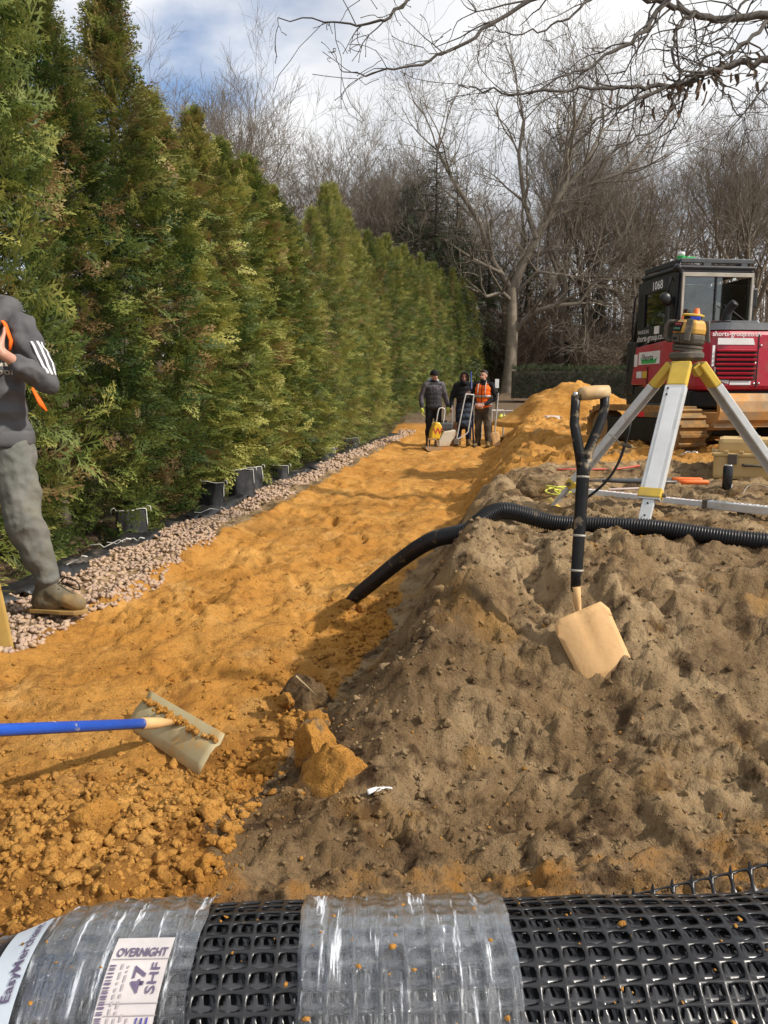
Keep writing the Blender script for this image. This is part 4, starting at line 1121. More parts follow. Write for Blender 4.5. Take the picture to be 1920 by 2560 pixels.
    bough([(1659, -30, 5.8), (1600, 10, 5.7), (1560, 60, 5.6), (1510, 80, 5.5)], 0.014, 0.004, 16, 12)
    # withered leaves still hanging on the lower bough
    M_DL = mat('withered_leaf', (0.075, 0.045, 0.025), (0.13, 0.075, 0.04), 20, 0.8)
    def leafmesh(k):
        s = random.Random(k); V = []; n = 5
        for i in range(n):
            t = i / (n - 1); w = 0.022 * math.sin(math.pi * min(1, t * .92 + .06)) * (1 if i % 2 else .75); z = .02 * math.sin(t * 3 + k)
            V += [(t * .09, -w, z + .012), (t * .09, 0, z), (t * .09, w, z + .012)]
        F = []
        for i in range(n - 1):
            a = i * 3; F += [(a, a + 3, a + 4, a + 1), (a + 1, a + 4, a + 5, a + 2)]
        me = bpy.data.meshes.new('withered_leaf'); me.from_pydata(V, [], F); me.materials.append(M_DL); return me
    LM = [leafmesh(k) for k in range(4)]
    for i in range(64):
        j = g.randint(9, 26) if i < 62 else g.randint(6, 34); q = f2[j]
        o = link_mesh('withered_leaf', LM[i % 4], None, root)
        o.location = q + Vector((g.gauss(0, .06), g.gauss(0, .05), g.gauss(-.03, .06))); o.rotation_euler = (g.uniform(-1, 1), g.uniform(.2, 1.6), g.uniform(0, 6.28)); o.scale = (g.uniform(.5, 1.0),) * 3
overhang()

# ------------------------------------------------------------------ excavator
MUD = (0.33, 0.18, 0.06)
M_RED = mat('red_paint', (0.42, 0.012, 0.035), (0.36, 0.010, 0.03), 3, 0.32, coat=0.3, dirt=(0.24, 0.10, 0.05), dsc=3.5, damt=(0.54, 0.85))
M_BLK = mat('black_paint', (0.010, 0.010, 0.011), (0.016, 0.016, 0.017), 5, 0.42, dirt=(0.07, 0.055, 0.04), dsc=4, damt=(0.62, 0.9), spec=.35)
M_GREY = mat('dark_grey_paint', (0.065, 0.07, 0.075), (0.05, 0.052, 0.056), 5, 0.4, dirt=(0.14, 0.11, 0.075), dsc=3, damt=(0.58, 0.85))
M_WHITE = mat('white_sticker', (0.72, 0.72, 0.72), (0.62, 0.62, 0.61), 6, 0.45)
M_CREAM = mat('beige_trim', (0.42, 0.38, 0.31), (0.30, 0.27, 0.22), 6, 0.5)
M_GREENP = mat('green_plastic', (0.03, 0.42, 0.09), (0.02, 0.34, 0.07), 8, 0.4)
M_ORNG = mat('orange_plastic', (0.80, 0.16, 0.02), (0.70, 0.13, 0.015), 8, 0.5)
M_YEL = mat('yellow_plastic', (0.62, 0.42, 0.045), (0.55, 0.36, 0.04), 9, 0.5, dirt=(0.38, 0.26, 0.09), dsc=8, damt=(.55, .8))
M_STEELMUD = mat('muddy_steel', (0.36, 0.25, 0.14), (0.27, 0.19, 0.11), 4, 0.75, metal=0.15, bump=0.3, bsc=25, dirt=(0.50, 0.23, 0.05), dsc=3, damt=(0.45, 0.62))
M_TRACK = mat('muddy_rubber', (0.20, 0.13, 0.06), (0.30, 0.17, 0.06), 6, 0.9, bump=0.6, bsc=30, dirt=(0.40, 0.20, 0.05), dsc=5, damt=(0.45, 0.62))
M_DARK = mat('deep_black', (0.008, 0.008, 0.009), (0.012, 0.012, 0.012), 5, 0.8)
M_CHROME = mat('bright_steel', (0.6, 0.6, 0.6), (0.5, 0.5, 0.5), 9, 0.25, metal=0.9)
def glass_material(name, tint, base_refl):
    m = bpy.data.materials.new(name); m.use_nodes = True; t = m.node_tree; t.nodes.clear()
    tr = t.nodes.new('ShaderNodeBsdfTransparent'); tr.inputs[0].default_value = (*tint, 1)
    gl = t.nodes.new('ShaderNodeBsdfGlossy'); gl.inputs['Roughness'].default_value = 0.02
    fr = t.nodes.new('ShaderNodeFresnel'); fr.inputs[0].default_value = 1.5
    mx = t.nodes.new('ShaderNodeMixShader'); t.links.new(tmath(t, 'ADD', fr.outputs[0], base_refl), mx.inputs[0])
    t.links.new(tr.outputs[0], mx.inputs[1]); t.links.new(gl.outputs[0], mx.inputs[2])
    o = t.nodes.new('ShaderNodeOutputMaterial'); t.links.new(mx.outputs[0], o.inputs[0]); return m
M_GLASS = glass_material('cab_glass', (0.88, 0.90, 0.86), 0.06)
M_GLASS_DK = glass_material('tinted_glass', (0.35, 0.40, 0.36), 0.06)
def excavator():
    ex = empty('excavator', (4.60, 10.41, 0.50), R(7), 'red and black mini excavator with white reflective stripes, blade raised, behind the tripod', 'excavator')
    mdl = MB()
    # turntable deck
    MB().prism([(-.93, 1.1), (-.93, -.75), (-.62, -1.06), (.62, -1.06), (.93, -.75), (.93, 1.1)], 0.20, Mloc((0, 0, .58))).build('deck', M_BLK, ex, bevel=.02)
    # rear bonnet
    plan = [(-.95, -.28)] + [(-.95 + .26 * (1 - math.cos(a)), -.86 - .26 * math.sin(a)) for a in np.linspace(0, math.pi / 2, 7)] + \
           [(.95 - .26 * (1 - math.cos(a)), -.86 - .26 * math.sin(a)) for a in np.linspace(math.pi / 2, 0, 7)] + [(.95, -.28)]
    bon = MB().prism(plan, 0.70, Mloc((0, 0, .78))).build('bonnet', M_RED, ex, bevel=.055)
    yb = -1.12
    # louvred opening: recess and slats
    MB().box((-.60, yb - .004, 1.08), (.50, .010, .36)).build('grille_recess', M_DARK, bon)
    for i in range(7):
        sl = MB(); sl.box((-.60, yb - .020, .925 + i * .053), (.50 - .05 * max(0, 2 - i) * .6, .030, .018), rot=(R(24), 0, 0)); sl.build('grille_slat', M_RED, bon)
    for pts, nm in (([(-.66, .845), (-.395, .845), (-.395, .89), (-.66, .89)], 0), ([(-.84, 1.31), (-.375, 1.31), (-.40, 1.385), (-.84, 1.385)], 0), ([(-.90, 1.06), (-.87, 1.06), (-.87, 1.30), (-.90, 1.30)], 0)):
        MB().prism(pts, .004, Matrix(((1, 0, 0, 0), (0, 0, -1, yb - .003), (0, 1, 0, 0), (0, 0, 0, 1)))).build('reflective_stripe', M_WHITE, bon)
    arc = [(-.865 + .19 * (1 - math.cos(a)), 1.05 - .19 * math.sin(a)) for a in np.linspace(0, math.pi / 2, 8)]
    inn = [(-.80 + .13 * (1 - math.cos(a)), 1.05 - .14 * math.sin(a)) for a in np.linspace(math.pi / 2, 0, 8)]
    MB().prism(arc + inn, .004, Matrix(((1, 0, 0, 0), (0, 0, -1, yb - .003), (0, 1, 0, 0), (0, 0, 0, 1)))).build('reflective_stripe', M_WHITE, bon)
    TM = Matrix(((1, 0, 0, -.91), (0, 0, -1, yb - .004), (0, 1, 0, 1.408), (0, 0, 0, 1)))
    text_obj('shorts-group.co.uk', .080, TM, M_WHITE, bon, bold=.001)
    MB().box((-.325, yb - .003, 1.12), (.012, .006, .62)).build('panel_gap', M_DARK, bon)
    for x, z in ((-.355, .86), (-.295, .86), (-.355, 1.10), (-.295, 1.30)):
        MB().lathe([(.014, 0), (.014, .012), (.006, .016)], 10, Mdir((x, yb, z), (0, -1, 0))).build('bolt', M_CHROME, bon, True)
    MB().box((-.355, yb - .004, 1.19), (.022, .01, .10)).build('latch', M_DARK, bon)
    # black lid with sloping shoulders on top of the bonnet
    lid = MB()
    lp = [(p[0] * .985, p[1] * .985) for p in plan]
    n = len(lp)
    lid.add([(x, y, 1.482) for x, y in lp] + [(x * .90, y * .93 - .0, 1.575) for x, y in lp], [tuple(reversed(range(n))), tuple(range(n, 2 * n))] + [(i, (i + 1) % n, n + (i + 1) % n, n + i) for i in range(n)])
    lid.build('bonnet_lid', M_GREY, ex, bevel=.015)
    MB().box((-.40, -.70, 1.60), (.42, .36, .05), ch=.02, rot=(.08, 0, 0)).build('engine_hatch', M_GREY, ex)
    for i in range(5): MB().box((-.72 + i * .03, -.90, 1.585), (.012, .12, .02)).build('vent_slat', M_DARK, ex)
    MB().tube([(-.55, -.78, 1.55), (-.55, -.78, 1.68), (-.53, -.80, 1.76), (-.50, -.86, 1.82)], [.058, .055, .053, .055], 16, False).tube([(-.50, -.86, 1.82), (-.53, -.80, 1.76)], [.046, .044], 16, True).build('exhaust_pipe', M_BLK, ex, True)
    # side skirt under the cab with stickers
    sk = MB().prism([(-.30, .86), (.92, .86), (.80, 1.38), (-.30, 1.44)], .05, Matrix(((0, 0, -1, -.90), (1, 0, 0, 0), (0, 1, 0, 0), (0, 0, 0, 1)))).build('side_panel', M_RED, ex, bevel=.012)
    def sd(y, z, dx=0): return Matrix(((0, 0, -1, -.953 - dx), (-1, 0, 0, y), (0, 1, 0, z), (0, 0, 0, 1)))
    MB().box((0, 0, 0), (.62, .17, .004), sd(.38, 1.22)).build('logo_plate', M_WHITE, sk)
    MB().prism([(-.24, .04), (-.20, -.05), (.20, -.05), (.24, .02), (.15, -.01), (.08, .02), (0, -.01), (-.08, .01), (-.16, -.01)], .004, sd(.38, 1.20, .003)).build('logo_wave', M_GREENP, sk)
    text_obj('Shorts', .13, sd(.58, 1.185, .008), M_DARK, sk, 'logo_lettering')
    MB().box((0, 0, 0), (.10, .17, .004), sd(.78, 1.20)).build('reflective_stripe', M_WHITE, sk)
    MB().box((0, 0, 0), (.16, .09, .004), sd(.66, 1.0)).build('notice_sticker', M_WHITE, sk)
    MB().box((0, 0, 0), (.16, .09, .004), sd(.48, 1.0)).build('warning_sticker', M_YEL, sk)
    MB().box((-.90, .25, .74), (.07, 1.15, .20), ch=.01).build('step_box', M_BLK, ex)
    MB().box((-.915, .30, .60), (.05, .95, .03), ch=.006).build('side_rail', M_GREY, ex)
    # cab
    zc0, zc1 = 1.42, 2.28
    xl, xr, yr = -.92, .10, -.28
    yf0, yf1 = 1.10, .78
    def post(a, b, w, nm='pillar', m=M_BLK): return MB().tube([a, b], w, 4, True).build(nm, m, ex)
    fr = MB()
    def bar(a, b, w=.034, m=M_BLK, nm='cab_pillar'):
        d = Vector(b) - Vector(a); o = MB(); o.box((0, 0, d.length / 2), (w, w * 1.3, d.length + .01), Mdir(a, d, (0, 1, 0) if abs(d.normalized().z) > .8 else (0, 0, 1)), ch=.006); return o.build(nm, m, ex)
    bar((xl, yr, 1.4), (xl + .04, yr + .03, zc1)); bar((xr, yr, 1.5), (xr - .04, yr + .03, zc1))
    bar((xl, yf0, 1.05), (xl + .04, yf1, zc1), .042); bar((xr, yf0, 1.05), (xr - .04, yf1, zc1), .042)
    bar((xl + .04, yr + .03, zc1), (xr - .04, yr + .03, zc1)); bar((xl + .04, yr + .03, zc1), (xl + .04, yf1, zc1)); bar((xr - .04, yr + .03, zc1), (xr - .04, yf1, zc1)); bar((xl + .04, yf1, zc1), (xr - .04, yf1, zc1))
    # door: a dark panel with one small window opening
    dn = MB()
    for (y0, y1, z0, z1) in ((-.25, .02, 1.44, 2.25), (.62, .82, 1.44, 2.25), (.02, .62, 1.44, 1.64), (.02, .62, 2.08, 2.25)):
        yo = lambda z: .0
        dn.box((xl - .005, (y0 + y1) / 2, (z0 + z1) / 2), (.03, y1 - y0, z1 - z0))
    door = dn.build('door', M_BLK, ex)
    MB().box((xl + .004, .32, 1.86), (.008, .60, .44)).build('door_window', M_GLASS_DK, door)
    MB().tube([(xl - .03, -.16, 1.6), (xl - .06, -.16, 1.64), (xl - .06, -.16, 1.85), (xl - .03, -.16, 1.89)], .013, 8).build('door_handle', M_GREY, door, True)
    MB().box((0, 0, 0), (.14, .10, .004), Matrix(((0, 0, -1, xl - .023), (-1, 0, 0, .22), (0, 1, 0, 1.58), (0, 0, 0, 1)))).build('notice_sticker', M_WHITE, door)
    def dt(y, z): return Matrix(((0, 0, -1, xl - .022), (-1, 0, 0, y), (0, 1, 0, z), (0, 0, 0, 1)))
    text_obj('1068', .155, dt(.42, 2.11), M_WHITE, door, bold=.002)
    text_obj('PANOLIN:', .075, dt(.78, 1.555), M_WHITE, door)
    text_obj('shorts-group.co.uk', .115, dt(.80, 1.455), M_WHITE, door, bold=.001)
    # rear window: frame, two sliding panes
    rf = MB()
    for (x0, x1, z0, z1) in ((xl + .03, xr - .03, 2.20, 2.25), (xl + .03, xr - .03, 1.57, 1.60), (xl + .03, xl + .06, 1.6, 2.2), (xr - .06, xr - .03, 1.6, 2.2)):
        rf.box(((x0 + x1) / 2, yr - .012, (z0 + z1) / 2), (x1 - x0, .03, z1 - z0))
    win = rf.build('rear_window_frame', M_CREAM, ex, bevel=.004)
    MB().box((-.43, yr - .006, 1.9), (.018, .02, .60)).build('window_bar', M_BLK, win)
    MB().box((-.645, yr + .004, 1.9), (.42, .006, .60)).build('pane', M_GLASS, win)
    MB().box((-.185, yr + .012, 1.9), (.48, .006, .60)).build('pane', M_GLASS, win)
    MB().box((xr - .004, .30, 1.85), (.008, .98, .74)).build('side_window', M_GLASS_DK, ex)
    wsp = MB(); wsp.add([(xl + .03, yf0 - .04, 1.1), (xr - .03, yf0 - .04, 1.1), (xr - .05, yf1 - .01, 2.25), (xl + .05, yf1 - .01, 2.25)], [(0, 1, 2, 3)])
    w = wsp.build('windscreen', M_GLASS_DK, ex); w.modifiers.new('thickness', 'SOLIDIFY').thickness = .006
    MB().box((-.42, .45, 1.02), (.9, 1.2, .06)).build('cab_floor', M_BLK, ex)
    st = MB(); st.box((-.42, .28, 1.28), (.5, .48, .14), ch=.04); seat = st.build('seat', M_GREY, ex)
    MB().box((-.42, .05, 1.62), (.48, .13, .62), ch=.05, rot=(.12, 0, 0)).build('seat_back', M_GREY, seat)
    MB().box((-.42, .02, 2.0), (.26, .09, .16), ch=.03).build('headrest', M_GREY, seat)
    MB().lathe([(.17, 1.05), (.17, 1.2), (.10, 1.25)], 14, Mloc((-.42, .28, 0))).build('seat_base', M_BLK, seat)
    # roof with guard rails and lamps
    roof = MB().box((-.41, .27, 2.315), (1.02, 1.10, .05), ch=.02).build('roof', M_BLK, ex)
    gd = MB(); gd.box((-.41, -.24, 2.40), (.98, .05, .055), ch=.008); gd.build('roof_guard_rail', M_GREY, roof)
    MB().box((-.90, .25, 2.39), (.045, .90, .07), ch=.008).build('roof_guard_rail', M_BLK, roof)
    MB().box((.06, .25, 2.39), (.045, .90, .07), ch=.008).build('roof_guard_rail', M_BLK, roof)
    for i in range(3): MB().box((-.41, .05 + i * .22, 2.385), (.96, .05, .03)).build('roof_bar', M_BLK, roof)
    MB().box((-.55, -.24, 2.355), (.10, .05, .04)).build('guard_bracket', M_GREY, roof); MB().box((-.05, -.24, 2.355), (.08, .05, .04)).build('guard_bracket', M_GREY, roof)
    bc = MB(); bc.lathe([(.055, 0), (.055, .045), (.04, .05)], 16, Mloc((-.84, -.14, 2.42))); beacon = bc.build('beacon', M_GREENP, roof, auto=True)
    MB().lathe([(.042, .05), (.044, .09), (.03, .10)], 16, Mloc((-.84, -.14, 2.42))).build('beacon_lens', M_WHITE, beacon, True)
    MB().box((-.74, -.16, 2.44), (.12, .07, .035), ch=.008).build('beacon_bracket', M_GREENP, roof)
    MB().lathe([(.05, 0), (.055, .03), (.03, .07)], 14, Mdir((-.95, -.27, 2.30), (-.4, -1, 0))).build('work_lamp', M_BLK, ex, True)
    # mirrors
    def mirror(base, c, rz):
        root = MB(); root.ball(c, (.10, .055, .085), None, 14, 10, rot=(0, .35, rz)); m = root.build('mirror', M_BLK, ex, True)
        MB().tube([base, (base[0] * .6 + c[0] * .4, base[1] * .5 + c[1] * .5, max(base[2], c[2]) + .06), c], .013, 8).build('mirror_arm', M_BLK, m, True)
    mirror((-.96, -.22, 2.15), (-1.04, -.20, 1.93), .2)
    MB().box((.20, -.10, 1.97), (.10, .06, .26), ch=.028).build('mirror', M_BLK, ex)
    MB().tube([(.09, -.1, 1.98), (.20, -.1, 1.98)], .02, 8).build('mirror_arm', M_BLK, ex)
    for (a, b) in (((-.955, -.30, .80), (-.955, -.30, 1.44)), ((-.957, .40, .87), (-.957, .40, 1.10))):
        MB().tube([a, b], .006, 4).build('panel_gap', M_DARK, ex)
    MB().tube(catmull([(-.98, .86, 1.5), (-1.0, .84, 1.6), (-1.0, .80, 2.0), (-.97, .78, 2.1)], 5), .014, 8).build('grab_rail', M_BLK, ex, True)
    MB().tube(catmull([(.02, -.32, 1.62), (-.10, -.34, 1.70), (-.35, -.34, 1.86)], 5), .008, 6).build('wiper', M_BLK, ex, True)
    for i in range(3): MB().tube(catmull([(-.2 + i * .06, -.35, 1.56), (-.18 + i * .06, -.42, 1.64), (-.10 + i * .06, -.50, 1.60), (-.05 + i * .06, -.56, 1.575)], 5), .014, 8).build('hose', M_DARK, ex, True)
    # lowered boom in front
    boom = MB().prism([(0.9, .9), (1.15, 1.25), (2.2, 1.55), (2.9, 1.35), (3.3, .9), (3.05, .85), (2.7, 1.1), (2.15, 1.22), (1.3, .95)], .22, Matrix(((0, 0, 1, .28), (1, 0, 0, 0), (0, 1, 0, 0), (0, 0, 0, 1)))).build('boom', M_RED, ex, bevel=.015)
    MB().tube([(.39, 1.0, .75), (.39, 1.9, 1.1)], .045, 10).build('boom_cylinder', M_CHROME, boom)
    MB().prism([(3.1, .95), (3.35, .95), (3.6, .25), (3.4, .2)], .18, Matrix(((0, 0, 1, .30), (1, 0, 0, 0), (0, 1, 0, 0), (0, 0, 0, 1)))).build('dipper_arm', M_RED, boom, bevel=.012)
    bk = MB().prism([(3.35, .28), (3.65, .30), (3.8, .08), (3.6, 0.0), (3.35, .06)], .55, Matrix(((0, 0, 1, .12), (1, 0, 0, 0), (0, 1, 0, 0), (0, 0, 0, 1)))).build('bucket', M_STEELMUD, boom, bevel=.015)
    # undercarriage, turned against the house
    ub = Matrix.Translation(Vector((-.46, -.10, 0))) @ Matrix.Rotation(R(14 - 7), 4, 'Z')
    MB().box((0, 0, .42), (.8, 1.3, .26), ub, ch=.03).build('undercarriage', M_STEELMUD, ex)
    MB().lathe([(.42, .5), (.42, .60)], 24, ub).build('slew_ring', M_GREY, ex)
    def track(xs):
        Lh, rr, wd = .82, .27, .36
        path = []
        n = 12
        for i in range(n + 1): a = -math.pi / 2 + math.pi * i / n; path.append((Lh + rr * math.cos(a), rr + .02 + rr * math.sin(a)))
        for i in range(n + 1): a = math.pi / 2 + math.pi * i / n; path.append((-Lh + rr * math.cos(a), rr + .02 + rr * math.sin(a)))
        mb = MB(); T = ub @ Matrix(((0, 0, 1, xs - wd / 2), (1, 0, 0, 0), (0, 1, 0, 0), (0, 0, 0, 1)))
        inner = [(p[0] * .97, (p[1] - rr) * .86 + rr) for p in path]; m = len(path)
        vs = [(p[0], p[1], 0) for p in path] + [(p[0], p[1], wd) for p in path] + [(p[0], p[1], 0) for p in inner] + [(p[0], p[1], wd) for p in inner]
        fs = []
        for i in range(m):
            j = (i + 1) % m
            fs += [(i, j, m + j, m + i), (2 * m + i, 3 * m + i, 3 * m + j, 2 * m + j), (i, 2 * m + i, 2 * m + j, j), (m + i, m + j, 3 * m + j, 3 * m + i)]
        mb.add(vs, fs, T); tk = mb.build('track', M_TRACK, ex)
        lg = MB(); per = []
        P = [Vector(p) for p in path + [path[0]]]; d = 0; step = .105; nxt = 0
        for i in range(len(P) - 1):
            sg = (P[i + 1] - P[i]).length
            while nxt <= d + sg:
                q = P[i].lerp(P[i + 1], (nxt - d) / sg); nr = Vector((q.x - max(-Lh, min(Lh, q.x)), q.y - rr - .02)); nr = nr.normalized() if nr.length > 1e-5 else Vector((0, 1)); per.append((q.copy(), nr)); nxt += step
            d += sg
        for q, nr in per:
            ang = math.atan2(nr.y, nr.x)
            l1 = MB(); l1.box((0, 0, 0), (.05, .036, wd), T @ Matrix.Translation((q.x + nr.x * .010, q.y + nr.y * .010, wd / 2)) @ Matrix.Rotation(ang, 4, 'Z')); l1.build('track_lug', M_TRACK, tk)
        fm = MB(); fm.box((xs, 0, rr + .02), (wd * .7, Lh * 2, rr * 1.1), ub, ch=.02); fm.build('track_frame', M_BLK, ex)
        for yy in (-Lh, Lh):
            MB().lathe([(rr * .78, -.13), (rr * .78, .13)], 20, ub @ Mdir((xs, yy, rr + .02), (1, 0, 0))).build('track_wheel', M_STEELMUD, ex)
    track(-.84); track(.84)
    bl = MB(); prof = [(.0, .0), (-.075, .06), (-.10, .15), (-.085, .26), (-.03, .345)]
    nx = 12; hw = 1.02; vs = []; fs = []
    for i in range(nx + 1):
        x = -hw + 2 * hw * i / nx
        for (py, pz) in prof: vs.append((x, -1.62 - py * -1 - .05, .40 + pz))
        for (py, pz) in reversed(prof): vs.append((x, -1.62 - py * -1 + .0, .40 + pz + (.0 if pz < .3 else .0)))
    k = 2 * len(prof)
    for i in range(nx):
        for j in range(k): fs.append((i * k + j, i * k + (j + 1) % k, (i + 1) * k + (j + 1) % k, (i + 1) * k + j))
    fs += [tuple(range(k)), tuple(reversed(range(nx * k, nx * k + k)))]
    bl.add(vs, fs, ub); blade = bl.build('dozer_blade', M_STEELMUD, ex)
    for s in (-.45, .45):
        MB().box((s, -1.1, .45), (.10, 1.05, .14), ub, ch=.01).build('blade_arm', M_STEELMUD, ex)
    MB().box((0, -1.685, .415), (2.05, .02, .07), ub).build('cutting_edge', M_STEELMUD, blade)
    MB().box((xl + .06, yf0 - .12, 1.16), (.14, .34, .62), ch=.02).build('front_corner_panel', M_BLK, ex)
    MB().box((xl + .02, yf0 - .10, .80), (.10, .30, .14), ch=.01).build('front_step', M_BLK, ex)
    return ex
excavator()
def cone(loc, label):
    root = empty('traffic_cone', loc, 0, label, 'traffic cone', 'traffic cones on the excavator')
    MB().box((0, 0, .012), (.20, .20, .024), ch=.006).build('base', M_ORNG, root)
    MB().lathe([(.080, .024), (.052, .12), (.030, .215), (.022, .22)], 20).build('cone_body', M_ORNG, root, True)
_m = Matrix.Rotation(R(7), 4, 'Z')
for p, lab in (((-.885, -.40, 1.50), 'orange traffic cone on the bonnet against the cab corner post'), ((-.74, -.42, 1.576), 'orange traffic cone on the bonnet, the right one of two')):
    q = _m @ Vector(p) + Vector((4.60, 10.41, .50)); cone(q, lab)

# ------------------------------------------------------------------ tripod and rotating laser
M_ALU = mat('aluminium', (0.60, 0.60, 0.585), (0.50, 0.50, 0.485), 14, 0.42, metal=0.25, dirt=(0.40, 0.33, 0.22), dsc=9, damt=(0.58, 0.8))
M_ALU_DK = mat('aluminium_side', (0.46, 0.44, 0.40), (0.38, 0.36, 0.32), 8, 0.45, metal=0.3)
M_LASY = mat('amber_housing', (0.60, 0.33, 0.06), (0.54, 0.29, 0.05), 9, 0.45, dirt=(0.42, 0.27, 0.11), dsc=14, damt=(.56, .8))
M_RUB = mat('dusty_rubber', (0.07, 0.06, 0.045), (0.11, 0.09, 0.065), 10, 0.75, bump=.2, dirt=(0.22, 0.17, 0.11), dsc=12, damt=(.55, .75))
M_LED = mat('blue_plastic', (0.03, 0.07, 0.72), (0.02, 0.06, 0.6), 8, 0.3)
M_REDB = mat('red_keypad', (0.5, 0.05, 0.04), (0.4, 0.04, 0.03), 8, 0.4)
M_GRNB = mat('green_keypad', (0.10, 0.25, 0.14), (0.08, 0.2, 0.1), 8, 0.4)
HEAD = Vector((1.62, 4.20, 1.465))
def tripod():
    root = empty('tripod', (HEAD.x, HEAD.y, gz(HEAD.x, HEAD.y)), 0, 'aluminium surveying tripod with yellow clamps on the earth bank carrying the laser', 'tripod')
    o = Vector(root.location); H = HEAD - o
    hd = MB(); hd.lathe([(.07, -.045), (.088, -.03), (.088, -.008), (.08, 0)], 28, Mloc(H)); hd.build('head_plate', M_RUB, root, auto=True)
    MB().tube([H + Vector((0, 0, -.04)), H + Vector((0, 0, -.16))], [.018, .014], 10).build('centre_screw', M_RUB, root)
    feet = [Vector((1.262, 3.70, 0)), Vector((1.03, 4.66, 0)), Vector((2.34, 4.27, 0))]
    for k, f in enumerate(feet):
        f = Vector((f.x, f.y, gz(f.x, f.y) - .01)) - o
        d = f - (H + Vector((0, 0, -.06))); hx = Vector((d.x, d.y, 0)).normalized()
        a = H + hx * .085 + Vector((0, 0, -.075)); d = f - a; L = d.length
        out = hx
        T = Mdir(a, d, out)                     # local z down the leg, local y outwards, x across
        br = MB(); br.box((0, 0, .055), (.100, .042, .15), T, ch=.008); br.box((0, -.028, -.0), (.055, .045, .06), T, ch=.006)
        leg = br.build('leg_bracket', M_YEL, root)
        up = MB()
        up.box((0, .016, .13 + (L * .70) / 2), (.084, .008, L * .70), T)
        for s in (-1, 1): up.box((s * .046, 0, .13 + (L * .70) / 2), (.016, .040, L * .70), T, ch=.005)
        ul = up.build('upper_leg', M_ALU, leg)
        MB().box((0, .0215, .13 + (L * .70) / 2), (.062, .002, L * .66), T).build('rib_plate', M_WHITE if k == 0 else M_ALU, ul)
        MB().box((0, 0, L * .80), (.114, .052, .052), T, ch=.006).build('clamp', M_YEL, leg)
        MB().tube([T @ Vector((.045, 0, L * .80)), T @ Vector((.075, 0, L * .80))], .012, 8).build('clamp_screw', M_RUB, leg)
        lo = MB(); lo.box((0, .004, L * .885), (.058, .020, L * .20), T, ch=.003); lo.build('lower_leg', M_ALU, leg)
        for zz in (.86, .93): MB().lathe([(.005, 0), (.005, .003)], 8, T @ Matrix.Translation((0, .0145, L * zz)) @ Matrix.Rotation(-math.pi / 2, 4, 'X')).build('hole', M_DARK, leg)
        if k == 1:
            ft = MB(); ft.add([(-.026, .02, L * .965), (.026, .02, L * .965), (.026, -.03, L * .965), (-.026, -.03, L * .965), (0, 0, L * 1.05)], [(0, 1, 2, 3), (0, 4, 1), (1, 4, 2), (2, 4, 3), (3, 4, 0)], T); ft.build('foot_spike', M_YEL, leg)
            MB().box((.0, .035, L * .97), (.05, .045, .010), T).build('foot_tread', M_YEL, leg)
        else:
            ft = MB(); ft.tube([T @ Vector((0, 0, L * .97)), T @ Vector((0, 0, L * 1.03))], [.018, .003], 8); ft.build('foot_spike', M_CHROME, leg)
        for zz in (.16, .20): MB().lathe([(.006, 0), (.006, .004)], 8, T @ Matrix.Translation((.034 * (1 if k else -1), .020, L * zz)) @ Matrix.Rotation(-math.pi / 2, 4, 'X')).build('rivet', M_DARK, leg)
    # carrying strap hanging from the far left leg
    st = MB(); pts = []
    for i in range(13):
        t = i / 12; p = Vector((1.42, 4.46, 1.08)).lerp(Vector((1.17, 4.50, .62)), t) + Vector((.05 * math.sin(t * 3.1), 0, -.05 * math.sin(t * math.pi))) - o; pts.append(p)
    st.tube(pts, .008, 6); st.build('strap', M_DARK, root, True)
    # string round the left leg
    MB().tube([Vector((1.27, 4.36, 1.02)) - o, Vector((1.30, 4.33, 1.00)) - o, Vector((1.33, 4.36, .97)) - o, Vector((1.35, 4.38, .965)) - o], .0045, 6).build('cord', M_CREAM, root)
    MB().ball(Vector((1.375, 4.37, .955)) - o, (.035, .012, .012), None, 10, 6, rot=(0, .3, 0)).build('toggle', M_RUB, root, True)
tripod()
